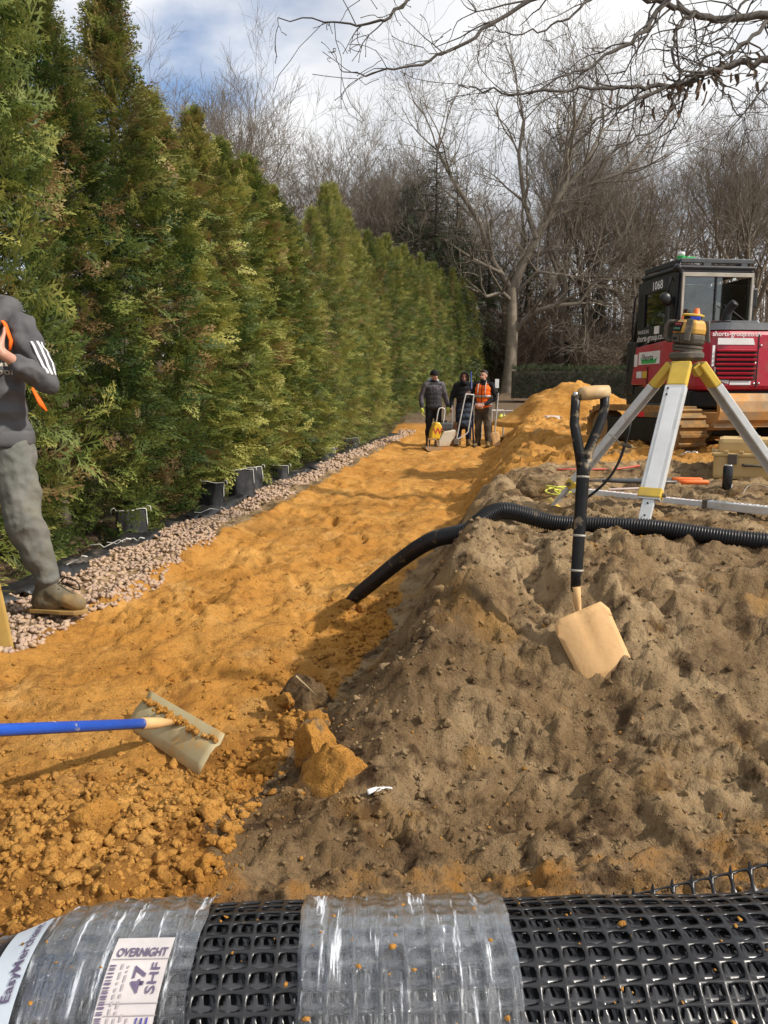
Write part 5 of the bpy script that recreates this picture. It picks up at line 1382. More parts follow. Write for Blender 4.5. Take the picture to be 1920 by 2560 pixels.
def laser():
    root = empty('laser_level', (HEAD.x, HEAD.y, HEAD.z), R(-28), 'amber and grey rotating laser level with blue ring on the tripod', 'laser level')
    root.rotation_euler = (R(2), R(7), R(-28)); root.scale = (.90, .90, .76)
    MB().lathe([(.07, .002), (.085, .008), (.085, .024), (.078, .028), (.088, .032), (.088, .046), (.07, .05)], 32).build('mounting_base', M_RUB, root, auto=True)
    low = MB(); low.lathe([(.072, .05), (.092, .062), (.098, .095), (.094, .125)], 8, Matrix.Rotation(R(22.5), 4, 'Z')); low.build('lower_housing', M_RUB, root, bevel=.008)
    up = MB(); up.lathe([(.093, .125), (.095, .16), (.086, .20), (.066, .222)], 8, Matrix.Rotation(R(22.5), 4, 'Z')); hs = up.build('upper_housing', M_LASY, root, bevel=.008)
    MB().lathe([(.05, .222), (.05, .245)], 24).build('rotor', M_DARK, root, auto=True)
    ring = MB().lathe([(.058, .245), (.063, .249), (.063, .256), (.05, .262), (.02, .264)], 28).build('rotor_cap', M_YEL, root, auto=True)
    MB().box((.020, -.044, .234), (.055, .016, .024), ch=.003).build('light_window', M_LED, root)
    # rubber handles at four sides
    for k in range(4):
        a = R(90 * k + 0); T = Matrix.Rotation(a, 4, 'Z')
        if k == 2:
            h = MB(); h.tube([(.085, 0, .205), (.125, 0, .20), (.138, 0, .17), (.134, 0, .09), (.115, 0, .068), (.09, 0, .072)], [.012, .014, .014, .014, .013, .012], 8, True, T); h.build('carry_handle', M_RUB, root, True)
        else:
            h = MB(); h.box((.096, 0, .15), (.022, .036, .15), T, ch=.006, rot=(0, R(-10), 0)); hb = h.build('corner_bumper', M_RUB, root)
            for i in range(6): MB().box((.109 - .0036 * i, 0, .10 + i * .02), (.004, .030, .006), T, rot=(0, R(-10), 0)).build('bumper_rib', M_DARK, hb)
    # keypad facing the camera side
    T = Matrix.Rotation(R(-135), 4, 'Z') @ Matrix.Translation((.0905, 0, .168)) @ Matrix.Rotation(R(-11), 4, 'Y')
    kp = MB(); kp.box((0, 0, 0), (.008, .062, .066), T, ch=.002); pad = kp.build('keypad', M_DARK, root)
    for r_, (z, m) in enumerate(((.018, M_REDB), (-.014, M_GRNB))):
        for c in range(3): MB().box((.005, -.019 + c * .019, z), (.004, .013, .013), T, ch=.001).build('key', m, pad)
    T = Matrix.Rotation(R(-135), 4, 'Z') @ Matrix.Translation((.094, 0, .088))
    MB().box((0, 0, 0), (.010, .062, .048), T, ch=.003).build('battery_door', M_RUB, root)
    MB().box((.006, 0, 0), (.006, .034, .018), T, ch=.002).build('door_latch', M_DARK, root)
laser()

# ------------------------------------------------------------------ shovel stuck in the bank
M_WOODGRIP = mat('pale_wood', (0.52, 0.33, 0.15), (0.42, 0.25, 0.10), 20, 0.6, dirt=(0.55, 0.40, 0.22), dsc=20, damt=(.5, .7))
M_SHAFT = mat('worn_black_shaft', (0.006, 0.006, 0.007), (0.014, 0.013, 0.012), 12, 0.42, dirt=(0.34, 0.26, 0.16), dsc=16, damt=(.58, .72), spec=.25)
M_SANDSTEEL = mat('sand_coated_steel', (0.60, 0.365, 0.16), (0.52, 0.30, 0.12), 7, 0.75, bump=.15, bsc=60, dirt=(0.36, 0.20, 0.075), dsc=11, damt=(.54, .70))
def shovel_blade(mb_name, T, root, w, h, m):
    nu, nv = 13, 13; V = []
    for i in range(nu):
        a = 2 * i / (nu - 1) - 1
        for j in range(nv):
            q = j / (nv - 1)
            ww = w / 2 * (1 - .10 * q)
            cor = max(0, abs(a) - .80) / .20
            zt = h * q + (0 if q > .1 else .035 * cor ** 2)
            V.append((a * ww, -.016 * a * a + .012 * (1 - q) ** 2 - .008 * math.exp(-(a / .18) ** 2) * (1 - q), zt))
    F = []
    for i in range(nu - 1):
        for j in range(nv - 1): k = i * nv + j; F.append((k, k + nv, k + nv + 1, k + 1))
    mb = MB(); mb.add(V, F, T); o = mb.build(mb_name, m, root, True)
    md = o.modifiers.new('thickness', 'SOLIDIFY'); md.thickness = .004; md.offset = 0
    return o
def shovel_main():
    base = Vector((.775, 2.60, gz(.775, 2.60)))
    root = empty('shovel', base, 0, 'black-shafted shovel with wooden grip standing in the brown earth bank', 'shovel')
    top = Vector((.735, 2.80, 1.245)) - base; neck = Vector((.690, 2.70, .510)) - base
    # blade: axis from neck down to the soil, leaning
    bd = (Vector((.822, 2.565, .22)) - base - neck).normalized()
    side = Vector((.93, .08, .36)).normalized()
    nrm = bd.cross(side).normalized()
    side = nrm.cross(bd).normalized()
    nT = neck + Vector((.008, -.02, -.035))
    T = Matrix(((side.x, nrm.x, bd.x, nT.x), (side.y, nrm.y, bd.y, nT.y), (side.z, nrm.z, bd.z, nT.z), (0, 0, 0, 1)))
    shovel_blade('blade', T, root, .212, .30, M_SANDSTEEL)
    MB().tube([neck + Vector((.002, 0, .05)), neck + Vector((.006, -.008, 0)), neck + Vector((.012, -.014, -.035)), neck + bd * .075], [.020, .018, .013, .003], 10, True, None, .8).build('socket', M_SANDSTEEL, root, True)
    mid = neck.lerp(top, .62)
    sh = MB(); sh.tube([neck + Vector((0, 0, .03)), neck.lerp(top, .14), neck.lerp(top, .30), neck.lerp(top, .5), mid, mid + Vector((.004, .004, .05))], [.0165, .021, .0215, .0225, .0235, .030], 14)
    sh.build('shaft', M_SHAFT, root, True)
    for t in (.145, .315, .60):
        c = neck.lerp(top, t); MB().lathe([(.0235, -.004), (.0245, 0), (.0235, .004)], 14, Mdir(c, top - neck)).build('collar', M_CREAM, root, True)
    # wye
    gl, gr = top + Vector((-.042, -.002, 0)), top + Vector((.060, .012, .010))
    for g0, b in ((gl, -1), (gr, 1)):
        MB().tube([mid + Vector((b * .004, 0, .02)), mid + Vector((b * .016, .002, .075)), g0 * .55 + mid * .45 + Vector((b * .020, 0, .02)), g0 + Vector((b * .004, 0, -.055)), g0 + Vector((b * .002, 0, -.002))], [.021, .019, .017, .0165, .0175], 10).build('handle_arm', M_SHAFT, root, True)
    MB().tube([gl + Vector((.012, 0, 0)), gl.lerp(gr, .3), gl.lerp(gr, .7), gr + Vector((.016, .002, 0))], [.0225, .0255, .0255, .0225], 16).build('grip', M_WOODGRIP, root, True)
    MB().lathe([(.009, -.004), (.010, .002), (.006, .006)], 12, Mdir(gl + Vector((-.008, -.012, 0)), (-.6, -.7, 0))).build('rivet', M_CHROME, root, True)
shovel_main()

# ------------------------------------------------------------------ corrugated drain pipe
M_PIPE = mat('black_corrugated_plastic', (0.009, 0.009, 0.010), (0.015, 0.015, 0.017), 7, 0.42, dirt=(0.28, 0.20, 0.11), dsc=11, damt=(0.60, 0.74), spec=.3)
def pipe():
    pts = [(3.2, 2.6, 0), (2.5, 3.05, 0), (1.95, 3.32, 0), (1.60, 3.45, 0), (1.24, 3.60, 0), (.86, 3.76, 0), (.58, 3.76, 0), (.40, 3.68, 0), (.245, 3.84, 0), (.10, 4.13, 0), (-.06, 4.36, 0), (-.17, 4.52, 0), (-.24, 4.66, 0)]
    Z = []
    for i, (x, y, z) in enumerate(pts): Z.append(gz(x, y) + .043)
    Z[7] += .012; Z[8] = Z[7] - .075; Z[9] = Z[7] - .235; Z[10] = .165; Z[11] = .03; Z[12] = -.10
    P = catmull([(a[0], a[1], z) for a, z in zip(pts, Z)], 40)
    # even spacing
    L = [0]
    for i in range(1, len(P)): L.append(L[-1] + (P[i] - P[i - 1]).length)
    step = .0032; Q = []; j = 0; s = 0
    while s < L[-1]:
        while L[j + 1] < s: j += 1
        Q.append(P[j].lerp(P[j + 1], (s - L[j]) / max(1e-9, L[j + 1] - L[j]))); s += step
    rad = [.0435 if (i % 4) in (0, 1) else .0375 for i in range(len(Q))]
    mb = MB(); mb.tube(Q, rad, 14, True)
    o = mb.build('drain_pipe', M_PIPE, None, True)
    tag(o, 'black corrugated drain pipe bending over the bank down into the trench', 'pipe')
pipe()

# ------------------------------------------------------------------ things lying on the bank
M_CASE = mat('sand_plastic', (0.52, 0.36, 0.15), (0.46, 0.31, 0.12), 5, 0.55, dirt=(0.36, 0.24, 0.10), dsc=6, damt=(.58, .8))
def case():
    x, y = 3.02, 6.25; z = gz(x, y) - .02
    root = empty('laser_case', (x, y, z), R(-24), 'large beige plastic carrying case standing on the earth bank', 'case')
    MB().box((0, 0, .10), (.62, .40, .20), ch=.03).build('lower_shell', M_CASE, root)
    lid = MB().box((0, .01, .265), (.56, .34, .13), ch=.035).build('lid', M_CASE, root)
    MB().box((0, 0, .198), (.645, .425, .028), ch=.010).build('rim', M_CASE, root)
    for i in range(5): MB().box((-.22 + i * .11, -.205, .222), (.035, .02, .020), ch=.005).build('hinge_tooth', M_CASE, root)
    for i in range(3): MB().box((-.318, -.11 + i * .11, .222), (.02, .035, .020), ch=.005).build('hinge_tooth', M_CASE, root)
    for s in (-.17, .17): MB().box((s, -.217, .165), (.07, .018, .08), ch=.006).build('latch', M_RUB, root)
    hd = MB(); hd.tube([(-.09, -.20, .12), (-.08, -.24, .12), (.08, -.24, .12), (.09, -.20, .12)], .011, 8); hd.build('handle', M_RUB, root, True)
    MB().box((-.05, .0, .335), (.16, .10, .02), ch=.01).build('lid_boss', M_CASE, root)
case()
M_CAN = mat('black_can', (0.012, 0.012, 0.014), (0.03, 0.03, 0.034), 30, 0.3, metal=0.3)
def can():
    x, y = 2.37, 5.28; root = empty('drink_can', (x, y, gz(x, y)), R(20), 'tall black drink can standing in front of the beige case', 'can')
    MB().lathe([(.024, 0), (.027, .004), (.033, .014), (.033, .152), (.027, .164), (.0265, .168)], 28).build('body', M_CAN, root, True)
    MB().lathe([(.0268, .162), (.0278, .169), (.0255, .170), (.025, .165)], 28).build('lid', M_CHROME, root, True)
    bc = MB()
    for (a, z0, z1) in ((R(-75), .012, .038),):
        for i in range(4):
            b = a + i * .12; bc.add([(.0336 * math.cos(b), .0336 * math.sin(b), z0), (.0336 * math.cos(b + .07), .0336 * math.sin(b + .07), z0), (.0336 * math.cos(b + .07), .0336 * math.sin(b + .07), z1), (.0336 * math.cos(b), .0336 * math.sin(b), z1)], [(0, 1, 2, 3)])
    bc.build('barcode', M_WHITE, root)
    for k, z in enumerate((.050, .075, .10, .125)):
        text_obj(['ENERGY', 'DRINK', 'TAURINE', '500ml'][k] if False else 'IIII', .010, None, M_GREY, root, 'print', fn=lambda c, zz=z: Vector((.0337 * math.cos(R(-120) + c.x / .033), .0337 * math.sin(R(-120) + c.x / .033), zz + c.y)))
can()
def bolt_cutters():
    a = Vector((1.62, 5.62, 0)); a.z = gz(a.x, a.y) + .02
    root = empty('bolt_cutters', a, R(-6), 'long grey bolt cutters with orange grips lying behind the tripod', 'bolt cutters')
    def zz(x): return 0.018
    for s in (-1, 1):
        ar = MB(); ar.tube([(-.02, s * .008, .02), (.10, s * .030, .02), (.30, s * .065, .022), (.52, s * .085, .024)], [.010, .014, .014, .013], 10); h = ar.build('handle', M_GREY, root, True)
        MB().tube([(.50, s * .083, .024), (.56, s * .086, .025), (.70, s * .075, .026), (.715, s * .074, .026)], [.016, .0175, .017, .010], 12).build('grip', M_ORNG, h, True)
        MB().prism([(-.15, s * .002), (-.10, s * .028), (-.03, s * .022), (-.02, s * .002)], .016, Mloc((0, 0, .012))).build('jaw', M_RUB, root, bevel=.003)
    MB().lathe([(.014, 0), (.014, .03)], 12, Mloc((-.02, 0, .006))).build('pivot_bolt', M_CHROME, root)
    MB().lathe([(.010, 0), (.010, .03)], 12, Mloc((.06, .016, .006))).build('pivot_bolt', M_CHROME, root)
bolt_cutters()
def staff():
    a = Vector((1.25, 5.05, 0)); b = Vector((2.55, 3.62, 0))
    a.z = gz(a.x, a.y) + .035; b.z = gz(b.x, b.y) + .02
    mids = [a.lerp(b, t) for t in (.25, .5, .75)]
    lift = max([gz(m.x, m.y) - m.z for m in mids] + [0]) * .6 + .012; a.z += lift; b.z += lift
    root = empty('levelling_staff', (a + b) / 2, 0, 'white telescopic levelling staff lying under the tripod', 'levelling staff')
    c = (a + b) / 2; d = b - a; L = d.length; T = Mdir(a - c, d, (0, 0, 1))
    s1 = MB(); s1.box((0, 0, L * .24), (.046, .032, L * .48), T, ch=.003); A = s1.build('inner_section', M_WHITE, root)
    s2 = MB(); s2.box((0, 0, L * .73), (.062, .044, L * .54), T, ch=.004); B = s2.build('outer_section', M_ALU, root)
    MB().box((0, 0, L * .468), (.070, .052, .03), T, ch=.004).build('catch', M_RUB, root)
    MB().box((0, .023, L * .73), (.050, .002, L * .53), T).build('scale_face', M_WHITE, B)
    rnd = random.Random(3)
    bars = MB()
    for i in range(46):
        z = L * .49 + L * .50 * i / 46; bars.box(((-.008 if i % 2 else .006), .0248, z), (.018, .0012, .007), T)
    o = bars.build('scale_marks', M_DARK, B); o['kind'] = 'stuff'
    bars = MB()
    for i in range(30): bars.box(((-.006 if i % 2 else .005), .0168, L * .02 + L * .44 * i / 30), (.014, .0012, .007), T)
    o = bars.build('scale_marks', M_REDB, A); o['kind'] = 'stuff'
staff()
M_ROD = mat('red_rod', (0.50, 0.08, 0.05), (0.42, 0.06, 0.04), 8, 0.5)
def small_things():
    def gp(x, y, dz): return Vector((x, y, gz(x, y) + dz))
    o = MB().tube([gp(1.42, 6.3, .012), gp(1.6, 6.35, .016), gp(1.95, 6.42, .014), gp(2.15, 6.45, .01)], .008, 8).build('red_rod', M_ROD, None, True); tag(o, 'thin red rod lying behind the tripod', 'rod')
    o = MB().tube([gp(1.30, 5.35, .012), gp(1.55, 5.38, .014), gp(1.80, 5.34, .012)], .009, 8).build('grey_tube', mat('pinkish_tube', (0.42, 0.32, 0.29), None, 8, .5), None, True); tag(o, 'thin pinkish grey tube lying beside the bolt cutters', 'tube')
    p = gp(2.28, 4.85, .008)
    o = MB().tube(catmull([p, p + Vector((.06, .05, .05)), p + Vector((.13, .03, .055)), p + Vector((.22, -.05, .02)), p + Vector((.36, -.12, .005))], 6), .0025, 6).build('wire', M_CREAM, None, True); tag(o, 'thin pale curled wire on the soil in front of the can', 'wire')
    # crumpled pale plastic scraps
    def scrap(x, y, w, l, rz, lab, m=M_WHITE, seed=0, hh=.02):
        nu, nv = 12, 8; V = []
        for i in range(nu):
            for j in range(nv): V.append(((i / (nu - 1) - .5) * l, (j / (nv - 1) - .5) * w * (1 - .75 * abs(i / (nu - 1) - .45)), 0))
        V = np.array(V); V[:, 2] = hh * (.5 + fbm(V[:, 0] / l * 3 + seed, V[:, 1] / w * 2 + seed, 3))
        i = np.arange(nu * nv).reshape(nu, nv); F = np.stack([i[:-1, :-1].ravel(), i[1:, :-1].ravel(), i[1:, 1:].ravel(), i[:-1, 1:].ravel()], 1)
        o = link_mesh('plastic_scrap', mesh_np('plastic_scrap', V, F), m, None, True); o.location = gp(x, y, .010); o.rotation_euler = (0, 0, rz); o.modifiers.new('thickness', 'SOLIDIFY').thickness = .002
        tag(o, lab, 'plastic scrap')
    scrap(-.012, 2.06, .014, .075, .35, 'white torn plastic scrap beside the big orange clod', M_WHITE, 1, .008)
    scrap(2.12, 6.15, .05, .22, -.1, 'crumpled silvery plastic strip on the soil left of the beige case', M_ALU, 4, .03)
    scrap(3.5, 13.6, .18, .5, .2, 'flat grey plastic sheet on the sand before the heap', M_ALU, 7, .04)
    scrap(3.4, 11.4, .25, .35, .2, 'black plastic scrap on the sand bank', M_BLK, 9, .05)
    # wood sliver in the dark turf
    p = Vector((-.335, 2.83, .17)); q = Vector((-.155, 2.66, .085))
    sl = MB(); T = Mdir(p, q - p, (.3, .6, .7)); L = (q - p).length
    sl.add([(-.010, -.003, 0), (.016, -.003, .01), (.018, .003, .01), (-.010, .003, 0), (-.006, -.003, L * .5), (.014, -.003, L * .55), (.002, .0, L)], [(0, 1, 2, 3), (0, 4, 5, 1), (1, 5, 2), (0, 3, 4), (3, 2, 5, 4), (4, 6, 5)], T)
    o = sl.build('wood_sliver', mat('split_wood', (0.55, 0.43, 0.24), (0.45, 0.33, 0.17), 20, .8)); tag(o, 'pale splintered sliver of wood leaning on the dark turf', 'wood')
    # yellow string tangle by the left tripod foot
    p = gp(1.12, 4.95, .02); g = random.Random(2)
    o = MB().tube(catmull([p + Vector((g.uniform(-.08, .10), g.uniform(-.05, .05), g.uniform(0, .07))) for _ in range(12)], 5), .005, 6).build('yellow_string', mat('yellow_cord', (.62, .62, .08), None, 9, .6), None, True); tag(o, 'tangle of yellow string at the left tripod foot', 'string')
    # dark lump it lies on
    big_clod('earth_clod', (1.03, 5.15, gz(1.03, 5.15) + .03), (.13, .10, .10), 2.6, 0.9, .5, 'dark clod of soil behind the left tripod foot', 'clod')
    big_clod('sand_clod', (-.72, 1.78, gz(-.72, 1.78) + .015), (.06, .05, .055), 12.6, 0.05, .1, 'orange sand lump on the near heap below the rake', 'clod', (0, 0, .3), [((.7, -.7, .2), .4)])
    # chain heap beyond the case
    root = empty('shackle_chain', gp(3.22, 7.55, 0), 0, 'heap of silvery chain and shackles behind the beige case', 'chain')
    for i in range(26):
        c = Vector((g.gauss(0, .10), g.gauss(0, .06), .02 + .06 * g.random())); T = Matrix.Translation(c) @ Euler((g.uniform(0, 3), g.uniform(0, 3), g.uniform(0, 3))).to_matrix().to_4x4()
        MB().tube([(.035 * math.cos(a) * 1.4, .035 * math.sin(a), 0) for a in np.linspace(0, 6.283, 11)], .008, 6, False, T).build('link', M_CHROME, root, True)
small_things()
for k, (x, y, r, lab) in enumerate(((-.10, 4.40, .07, 'orange sand lump heaped over the pipe end, the larger one'), (-.22, 4.36, .05, 'small orange sand lump left of the pipe end'), (-.02, 4.30, .055, 'orange sand lump right of the pipe end'))):
    big_clod('sand_clod', (x, y, gz(x, y) + .01), (r, r * .8, r * .7), 20 + k * 3.3, .12, .1, lab, 'clod')

# ------------------------------------------------------------------ asphalt lute with the blue handle
M_BLUE = mat('blue_paint', (0.02, 0.10, 0.52), (0.015, 0.075, 0.42), 6, 0.35, dirt=(0.50, 0.45, 0.36), dsc=22, damt=(.62, .72))
M_LUTE = mat('sandy_aluminium', (0.46, 0.385, 0.22), (0.38, 0.31, 0.17), 5, 0.5, metal=.1, dirt=(0.50, 0.28, 0.08), dsc=9, damt=(.55, .68))
def lute():
    A = Vector((-.93, 2.80, 0)); B = Vector((-.565, 2.42, 0)); c = (A + B) / 2
    z = max(gz(A.x, A.y), gz(B.x, B.y), gz(c.x, c.y)) + .01
    c.z = z
    root = empty('asphalt_rake', c, 0, 'wide aluminium raking lute with a blue handle resting on the orange sand', 'rake')
    d = (B - A); d.z = 0; L = d.length; d.normalize(); nrm = Vector((-d.y, d.x, 0))
    if nrm.y < 0: nrm = -nrm
    T = Matrix(((d.x, -nrm.x, 0, 0), (d.y, -nrm.y, 0, 0), (0, 0, 1, 0), (0, 0, 0, 1)))      # x along the head, y towards the camera side, z up
    hd = MB()
    prof = [(.066, .000), (.046, .030), (.020, .062), (.000, .078), (-.018, .080), (-.036, .112)]
    n = 16; V = []; F = []
    for i in range(n + 1):
        x = (i / n - .5) * L
        for (y, zz) in prof: V.append((x, y, zz))
    k = len(prof)
    for i in range(n):
        for j in range(k - 1): F.append((i * k + j, (i + 1) * k + j, (i + 1) * k + j + 1, i * k + j + 1))
    hd.add(V, F, T); o = hd.build('head', M_LUTE, root, True); o.modifiers.new('thickness', 'SOLIDIFY').thickness = .005
    # caked sand along the bend
    g = np.random.RandomState(3); m = 70
    pos = np.stack([(g.rand(m) - .5) * L * .96, g.normal(-.012, .012, m), .084 + .004 * g.rand(m)], 1)
    pos = np.array([tuple(T @ Vector(p)) for p in pos])
    me, idx = scatter_stones('caked_sand', clod_protos(4, ICO2, 5.0), pos, g.uniform(.006, .017, m), g, .8); soil_attrs(me, .1); o = link_mesh('caked_sand', me, M_SOIL, root); o['kind'] = 'stuff'
    s0 = T @ Vector((0, .02, .085)); h1 = Vector((-.905, 2.30, .235)) - c; h2 = Vector((-1.42, 1.02, .74)) - c
    h1 = s0.lerp(h2, .085)
    MB().tube([s0, s0.lerp(h1, .5), h1], [.012, .019, .0205], 14).build('socket', M_SANDSTEEL, root, True)
    hdl = MB().tube([s0.lerp(h1, .8), h1.lerp(h2, .5), h2], .0175, 16).build('handle', M_BLUE, root, True)
    dd = (h2 - h1).normalized(); side = dd.cross(Vector((0, 0, 1))).normalized(); upn = side.cross(dd)
    if upn.z < 0: upn = -upn
    def fn(cc):
        ang = cc.y / .0178 + R(70)
        vv = Vector((0, -1, 0)); vv = (vv - dd * vv.dot(dd)).normalized(); ww = (Vector((0, 0, 1)) - dd * dd.z).normalized()
        return h1.lerp(h2, .30) - dd * cc.x + (vv * math.cos(ang) + ww * math.sin(ang)) * .0181
    rr = random.Random(12); x = 0.0
    for i in range(11):
        w = rr.uniform(.006, .011); q = MB(); q.add([tuple(fn(Vector(p))) for p in ((x, 0, 0), (x + w, 0, 0), (x + w, rr.uniform(.003, .006), 0), (x, rr.uniform(.003, .006), 0))], [(0, 1, 2, 3)]); q.build('worn_print', M_WHITE, hdl); x += w + .003
lute()

# ------------------------------------------------------------------ people
M_SKIN = mat('skin', (0.50, 0.27, 0.19), (0.44, 0.22, 0.15), 9, 0.5, bump=.05)
M_HAIR = mat('dark_hair', (0.014, 0.010, 0.008), (0.03, 0.022, 0.016), 40, 0.6, bump=.5, bsc=160)
M_LASH = mat('dark_eye', (0.02, 0.014, 0.012), None, 9, .4)
M_LIP = mat('lips', (0.38, 0.13, 0.11), None, 9, .5)
def cloth(name, c1, c2=None, bump=.35, dirt=None, damt=(.55, .8), rough=.85, dsc=4): return mat(name, c1, c2, 5, rough, bump=bump, bsc=26, dirt=dirt, dsc=dsc, damt=damt, spec=.2)
def remeshed(mb, name, voxel, material, parent, smooth=4, wrinkle=0.0, wsc=9.0, seed=0.0):
    me = bpy.data.meshes.new(name); me.from_pydata(mb.v, [], mb.f); me.update()
    o = bpy.data.objects.new('tmp_body', me); COL.objects.link(o)
    m = o.modifiers.new('r', 'REMESH'); m.mode = 'VOXEL'; m.voxel_size = voxel
    s = o.modifiers.new('s', 'SMOOTH'); s.factor = .5; s.iterations = smooth
    dg = bpy.context.evaluated_depsgraph_get(); dg.update()
    me2 = bpy.data.meshes.new_from_object(o.evaluated_get(dg))
    bpy.data.objects.remove(o); bpy.data.meshes.remove(me)
    me2.name = name; me2.materials.clear()
    if wrinkle:
        n = len(me2.vertices); co = np.zeros(n * 3, dtype=np.float32); me2.vertices.foreach_get('co', co); co = co.reshape(-1, 3).astype(float)
        no = np.zeros(n * 3, dtype=np.float32); me2.vertices.foreach_get('normal', no); no = no.reshape(-1, 3)
        d = fbm(co[:, 0] * wsc + co[:, 1] * wsc * .6 + seed, co[:, 2] * wsc * 1.2 + co[:, 1] * wsc * .5, 3)
        d2 = -np.abs(fbm(co[:, 0] * wsc * .7 - co[:, 2] * wsc * .9 + seed, co[:, 1] * wsc * .8 + co[:, 2] * wsc * .5, 2))
        co = co + no * (wrinkle * (d + 1.3 * d2))[:, None]
        me2.vertices.foreach_set('co', co.astype(np.float32).ravel()); me2.update()
    return link_mesh(name, me2, material, parent, True)
def limb(mb, pts, rad, n=12, sq=None):
    mb.tube(pts, rad, n, True, None, sq)
    for p, r in zip(pts, rad): mb.ball(p, r * .985, None, 12, 8)
def hand(mb, wrist, d, palm_n, sc=1.0, curl=.5, left=False):
    """palm, four fingers of different length and a thumb leaving the side of the palm"""
    d = Vector(d).normalized(); n = Vector(palm_n); n = (n - d * n.dot(d)).normalized(); s = d.cross(n).normalized() * (-1 if left else 1)
    w = Vector(wrist); k = sc
    mb.tube([w, w + d * .04 * k, w + d * .095 * k], [.026 * k, .036 * k, .040 * k], 12, True, None, None)
    mb.ball(w + d * .055 * k, (.04 * k, .04 * k, .04 * k), None, 10, 8)
    for i, L in enumerate((.070, .078, .073, .058)):
        b = w + d * .09 * k + s * (.030 - .020 * i) * k; dd = d; P = [b - d * .02 * k]; seg = L * k / 3
        for j in range(3):
            P.append(P[-1] + dd * (seg + (.02 * k if j == 0 else 0)))
            dd = (dd * math.cos(curl) + n * math.sin(curl)).normalized()
        P.append(P[-1] + dd * seg)
        limb(mb, P, [.0100 * k, .0098 * k, .0092 * k, .0086 * k, .0078 * k], 8)
    t0 = w + d * .03 * k + s * .030 * k; td = (d * .65 + s * .65 + n * .35).normalized()
    limb(mb, [t0, t0 + td * .035 * k, t0 + td * .062 * k + n * .008 * k, t0 + td * .08 * k + n * .02 * k + d * .01 * k], [.014 * k, .0125 * k, .011 * k, .009 * k], 8)
def head_shape(mb, c, f, tilt=0.0, k=1.0):
    """skull, jaw, nose, brow, ears around centre c, facing f"""
    f = Vector(f).normalized(); u = Vector((0, 0, 1)); s = f.cross(u).normalized(); u = s.cross(f)
    T = Matrix(((s.x, f.x, u.x, c[0]), (s.y, f.y, u.y, c[1]), (s.z, f.z, u.z, c[2]), (0, 0, 0, 1)))
    mb.ball((0, -.012 * k, .028 * k), (.078 * k, .096 * k, .092 * k), T, 20, 14)
    mb.ball((0, .018 * k, -.035 * k), (.062 * k, .072 * k, .078 * k), T, 18, 12)
    mb.ball((0, .050 * k, -.088 * k), (.034 * k, .032 * k, .026 * k), T, 12, 8)
    mb.tube([(0, .078 * k, .012 * k), (0, .098 * k, -.022 * k), (0, .100 * k, -.034 * k)], [.011 * k, .014 * k, .015 * k], 8, True, T)
    mb.tube([(-.04 * k, .072 * k, .026 * k), (0, .082 * k, .030 * k), (.04 * k, .072 * k, .026 * k)], [.012 * k, .012 * k, .012 * k], 8, True, T)
    mb.ball((0, .080 * k, -.062 * k), (.026 * k, .014 * k, .012 * k), T, 10, 6)
    for e in (-1, 1): mb.ball((e * .080 * k, -.008 * k, -.012 * k), (.012 * k, .022 * k, .034 * k), T, 10, 8)
    return T
def face_bits(T, parent, k=1.0, beard=None):
    for e in (-1, 1):
        MB().ball((e * .031 * k, .078 * k, .008 * k), (.015 * k, .007 * k, .0075 * k), T, 10, 6).build('eye', M_LASH, parent, True)
        MB().tube([(e * .014 * k, .090 * k, .027 * k), (e * .032 * k, .088 * k, .034 * k), (e * .052 * k, .074 * k, .028 * k)], [.0045 * k, .0055 * k, .003 * k], 6, True, T).build('eyebrow', M_HAIR, parent, True)
    MB().tube([(-.024 * k, .084 * k, -.064 * k), (0, .095 * k, -.061 * k), (.024 * k, .084 * k, -.064 * k)], [.003 * k, .006 * k, .003 * k], 6, True, T).build('mouth', M_LIP, parent, True)
def boot(mb, ankle, d, L=.29, hgt=.16):
    a = Vector(ankle); d = Vector((d[0], d[1], 0)).normalized(); u = Vector((0, 0, 1))
    g = Vector((a.x, a.y, a.z - hgt))
    limb(mb, [a + u * .07, a - u * .02, g - d * .03 + u * .062], [.060, .057, .056], 14)
    limb(mb, [a + d * .012 - u * .02, g + d * .075 + u * .088, g + d * .135 + u * .064, g + d * (L - .112) + u * .052], [.054, .053, .050, .046], 14)
    limb(mb, [g - d * .045 + u * .052, g + d * .05 + u * .050], [.050, .050], 12)
def sole(ankle, d, hgt, parent, L=.29, m=None):
    a = Vector(ankle); d = Vector((d[0], d[1], 0)).normalized(); g = Vector((a.x, a.y, a.z - hgt)); s = Vector((-d.y, d.x, 0))
    T = Matrix(((d.x, s.x, 0, g.x), (d.y, s.y, 0, g.y), (0, 0, 1, g.z - .004), (0, 0, 0, 1)))
    po = [(-.105, -.03), (-.08, -.046), (0, -.046), (.10, -.054), (L - .11, -.048), (L - .066, -.022), (L - .066, .022), (L - .11, .048), (.10, .054), (0, .046), (-.08, .046), (-.105, .03)]
    MB().prism(po, .024, T).build('sole', m or M_SHAFT, parent, bevel=.005)
